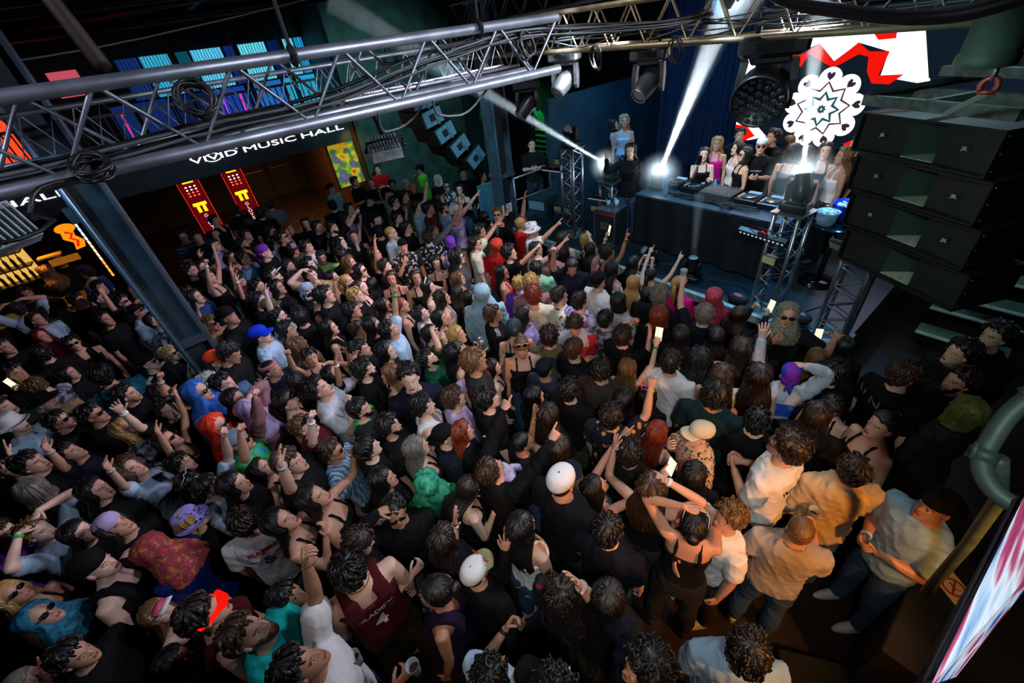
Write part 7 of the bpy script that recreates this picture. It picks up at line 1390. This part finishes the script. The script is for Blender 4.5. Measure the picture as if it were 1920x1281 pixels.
-1.84|-0.79|1.074|-0.42|m|sb|T:turquoise|cd|cup,up,wb:check|man with fair beard in turquoise tee holding a plastic cup
-1.79|-0.24|1.074|1.56|m|sk|K:jersey|dd|chain|dark-haired man in maroon basketball jersey
-1.48|-0.60|1.074|-0.22|m|sk|T:whitered|cu|cup,up,wb:check|black-haired man in white tee with dark red stripes, tattooed arm raised
-1.35|0.11|1.006|2.50|f|bk|K:darkpurple|dd||person with tied black hair in dark purple top
-1.34|0.38|0.926|0.23|m|sn|T:black|dw|cap:whitered,wb:white|man in white cap with red script and khaki brim, black tee
-0.88|0.76|0.926|0.35|m|qn|L:blackprint|dd|up|curly dark-haired person in black top with red and blue print
-0.81|0.13|0.971|0.28|m|ck|T:lightblue|dc|wb:black|black curly-haired man in light blue shirt at the bottom edge
-0.51|0.32|1.074|0.17|m|ck|T:black|wd||black curly-haired person at the bottom edge raising a hand
-0.28|0.71|1.074|2.56|m|ck|T:navy|wd|wb:check|curly black-haired man in navy facing left at the bottom edge
0.00|1.19|0.994|0.58|m|ck|T:denim|dd||person with round black curls in pale denim at the bottom edge
-0.09|3.91|1.029|-0.55|m|sb|T:unc|dd||short-haired man in black tee with large grey letters
0.22|4.18|0.994|2.50|m|cn|T:black|dd||man with dark curls and moustache in black, right side
0.32|3.79|1.006|0.95|f|kv|L:sparkle|dd||woman with green-tinted bob and sparkling dark top
-0.03|3.26|1.006|2.48|f|pk|S:black|dd||woman with black tied hair and black crossed straps, right side
-0.37|3.44|0.921|-3.16|f|lk|S:black|cc|cup,phone,dn|long black-haired woman looking down with cup and phone
0.28|4.94|1.029|2.50|m|ck|L:black|dd||dark silhouetted person standing by the stairs
0.14|4.56|1.006|2.30|m|ck|L:black|dd||dark silhouetted person in front of the stairs
0.40|2.77|0.994|2.48|m|sk|T:paleblue|ff|capb:black,wb:white|man in black cap and pale blue grey tee by the right wall
-2.90|0.54|0.960|-0.57|m|ck|T:black|dd||black-haired man in black in the shadow right of the bearded jersey man
-3.12|0.93|1.074|-1.99|m|ck|T:navy|dd||pale-necked man in navy left of the brown-haired lilac tee man
-2.58|3.16|0.926|0.03|m|sk|T:greyprint|dd||short-haired person between the tie-dye tee and pale grey tee
-1.77|3.38|0.953|0.30|f|lk|T:black|dd||black-haired woman behind the greying curls
-0.91|3.19|1.006|0.58|f|wn|S:black|dd||woman with wavy brown hair left of the hoodie man
-1.14|3.78|0.932|0.37|f|lk|T:black|dd||dark-haired person in black below the blue hood
-0.39|3.05|1.006|0.21|f|ln|L:black|dd||dark-haired person in black between the hoodie and the cup holder
-0.52|3.81|0.926|0.69|m|ck|L:black|dd||dark curly-haired person beside the long black hair at the right tower
-7.07|-2.47|1.017|-0.74|m|sk|T:black|dd||dark person in black at the left edge above the brimmed hat
-7.02|-2.08|0.879|-0.45|f|lk|T:black|dd||dark person in shadow between the tank top man and the denim shirt
-5.48|-1.39|0.983|-0.40|m|ck|T:black|dd||dark person in shadow right of the teal denim shirt
-7.94|-1.60|0.985|-0.68|f|lk|T:black|dd||dark person in shadow left of the light blue tee with raised arm
-4.80|-2.09|1.040|-0.43|m|sk|T:black|dd||dark person below the white bucket hat
-4.06|-1.65|0.995|-0.46|f|lk|T:black|dd||dark person in shadow below the navy tee man
-3.73|-1.79|0.953|-0.46|f|lk|T:black|dd||dark person in shadow right of the hands-on-head man
-2.63|-1.77|0.960|-0.51|m|sk|T:black|dd||dark person at the bottom left edge
-2.71|-2.04|0.926|-0.15|m|ze|T:black|dd||close-cropped grey head at the bottom left edge
-2.26|-1.33|0.869|-0.25|f|lk|T:black|dd||dark person at the bottom below the ski goggles woman
-0.63|0.86|1.006|0.33|f|lk|T:black|dd||dark person right of the curly dark-haired print top
-0.78|2.01|0.932|0.43|f|lk|T:black|dd||dark person behind the hands-at-head woman
-1.23|1.83|0.937|0.42|m|ck|T:black|dd||dark person between the flower shirt and the red-haired woman
-0.69|2.75|0.971|0.32|m|sk|T:black|dd||dark person between the teal tee and the white lettered tee
-2.42|0.24|0.953|-0.33|f|lk|T:black|dd||dark person in shadow above the facing person in sunglasses
-1.94|1.64|0.964|0.13|f|wn|T:black|dd||dark-haired person in black behind the burgundy velvet top
-2.05|2.01|0.949|0.16|m|ck|T:black|dd||dark-haired man in black below the plain black tee
-1.64|2.29|0.921|0.31|f|lk|T:black|dd||dark-haired person left of the glowing hoop headband
-6.63|0.55|1.006|-0.63|f|lk|T:black|dd||dark-haired person right of the lavender tee and pink hat
-5.51|0.93|1.074|-0.42|m|ck|T:black|dd||dark-haired person below the blonde ponytail woman
-7.48|0.92|0.960|-0.55|m|sk|T:black|dd||dark person in black between the durag and the grey olive shirt
-4.52|1.13|0.985|-0.38|f|lk|T:black|dd||dark-haired person left of the light blue tee with raised arm
-4.29|2.40|0.911|-0.39|f|lk|T:black|dd||dark-haired woman left of the pale blue hooded top
-4.50|2.12|0.942|-0.45|f|wn|S:white|dd||brown-haired woman with white top below the white bow
-3.91|1.01|0.985|-0.52|f|lk|T:black|dd||dark-haired person below the raised green wristband arm
-5.47|0.33|0.937|-0.48|m|ck|T:black|dd||black-haired person right of the royal blue cap
-6.79|-0.65|0.994|-0.61|m|sk|T:black|dd||dark person in black tucked beside the left column
-4.38|-0.48|0.995|-0.57|f|lk|T:black|dd||dark-haired person left of the lilac hood
-3.98|-1.07|0.926|-0.36|m|sk|T:black|dd||dark person between the raised forearms and the daisy hat
-3.19|-0.70|1.006|-0.33|f|lk|T:black|dd||dark-haired person below the grey blue head wrap
-2.08|-0.64|0.926|-0.47|m|sk|T:black|dd||dark person in shadow above the turquoise tee
'''
GUESTS = '''
-3.68|6.85|0.869|-2.59|f|ln|S:black|oc|phone|brunette in black top with phone behind the DJ table's left end
-3.79|7.44|0.879|-2.74|f|wy|S:hotpink|dd||blonde in hot pink halter behind the DJ table
-3.39|7.35|0.869|2.31|f|ln|S:white|dd||woman with long brown hair and pale top left of the DJ
-3.13|7.06|0.869|2.46|f|kk|S:black|dd|sg|black-haired woman in sunglasses beside the DJ
-3.60|7.78|0.926|-2.57|m|sk|T:black|dd||dark-haired man in front of the screen behind the group
-2.99|7.25|0.926|-2.78|m|sx|T:djtee|ff|capb:whitecap,sg|DJ in black tee, white cap and dark sunglasses behind the decks
-2.99|7.59|0.960|2.56|m|sk|T:black|dd||dark-haired man right behind the DJ
-2.87|7.95|0.869|0.39|f|lg|S:black|dd||woman with light-brown hair behind the right beam lamp
-2.49|7.14|0.921|0.01|f|kk|S:black|dd||black-haired woman half hidden by the right beam
-2.41|7.47|0.869|0.18|f|ln|S:white|dd||woman with brown hair in a row right of the DJ table
-2.15|6.86|0.869|0.20|f|lk|S:black|dd||dark long-haired woman seen from behind at the table's right end
-2.13|7.28|0.932|-2.81|f|ln|S:black|md||brunette hiding her face with one hand on stage
-1.85|7.11|0.932|2.30|f|wg|S:white|cd|cup|woman with long fair hair in white crop top holding a drink
-1.87|7.63|0.949|2.31|m|sk|T:black|dd||tall dark-haired man at the screen's right edge
-5.96|7.72|0.985|-2.42|f|wy|S:lightblue|dd||fair-haired woman in pale blue crop top at stage left
-6.37|7.90|0.911|-1.07|f|kk|S:black|fd||dark-haired woman leaning on the pale blue crop top woman
-4.64|6.21|0.932|-2.62|f|wn|L:blackcoat|wd||woman with long brown hair in black top and jeans at stage left
-7.40|6.43|0.994|-2.23|m|zk|T:black|ff|Z=.6|security man in black beanie before the green-lit stairs
'''
for tbl, z0, grp in ((CROWD, 0.0, 'people in the crowd'), (GUESTS, 0.9, 'people on the stage')):
    for ln in tbl.strip().split('\n'):
        a = ln.split('|')
        zz = [float(e[2:]) for e in a[8].split(',') if e.startswith('Z=')]
        person(float(a[0]), float(a[1]), zz[0] if zz else z0, float(a[2]), float(a[3]), a[4], a[5], a[6], a[7], a[8].split(','), a[9], grp)
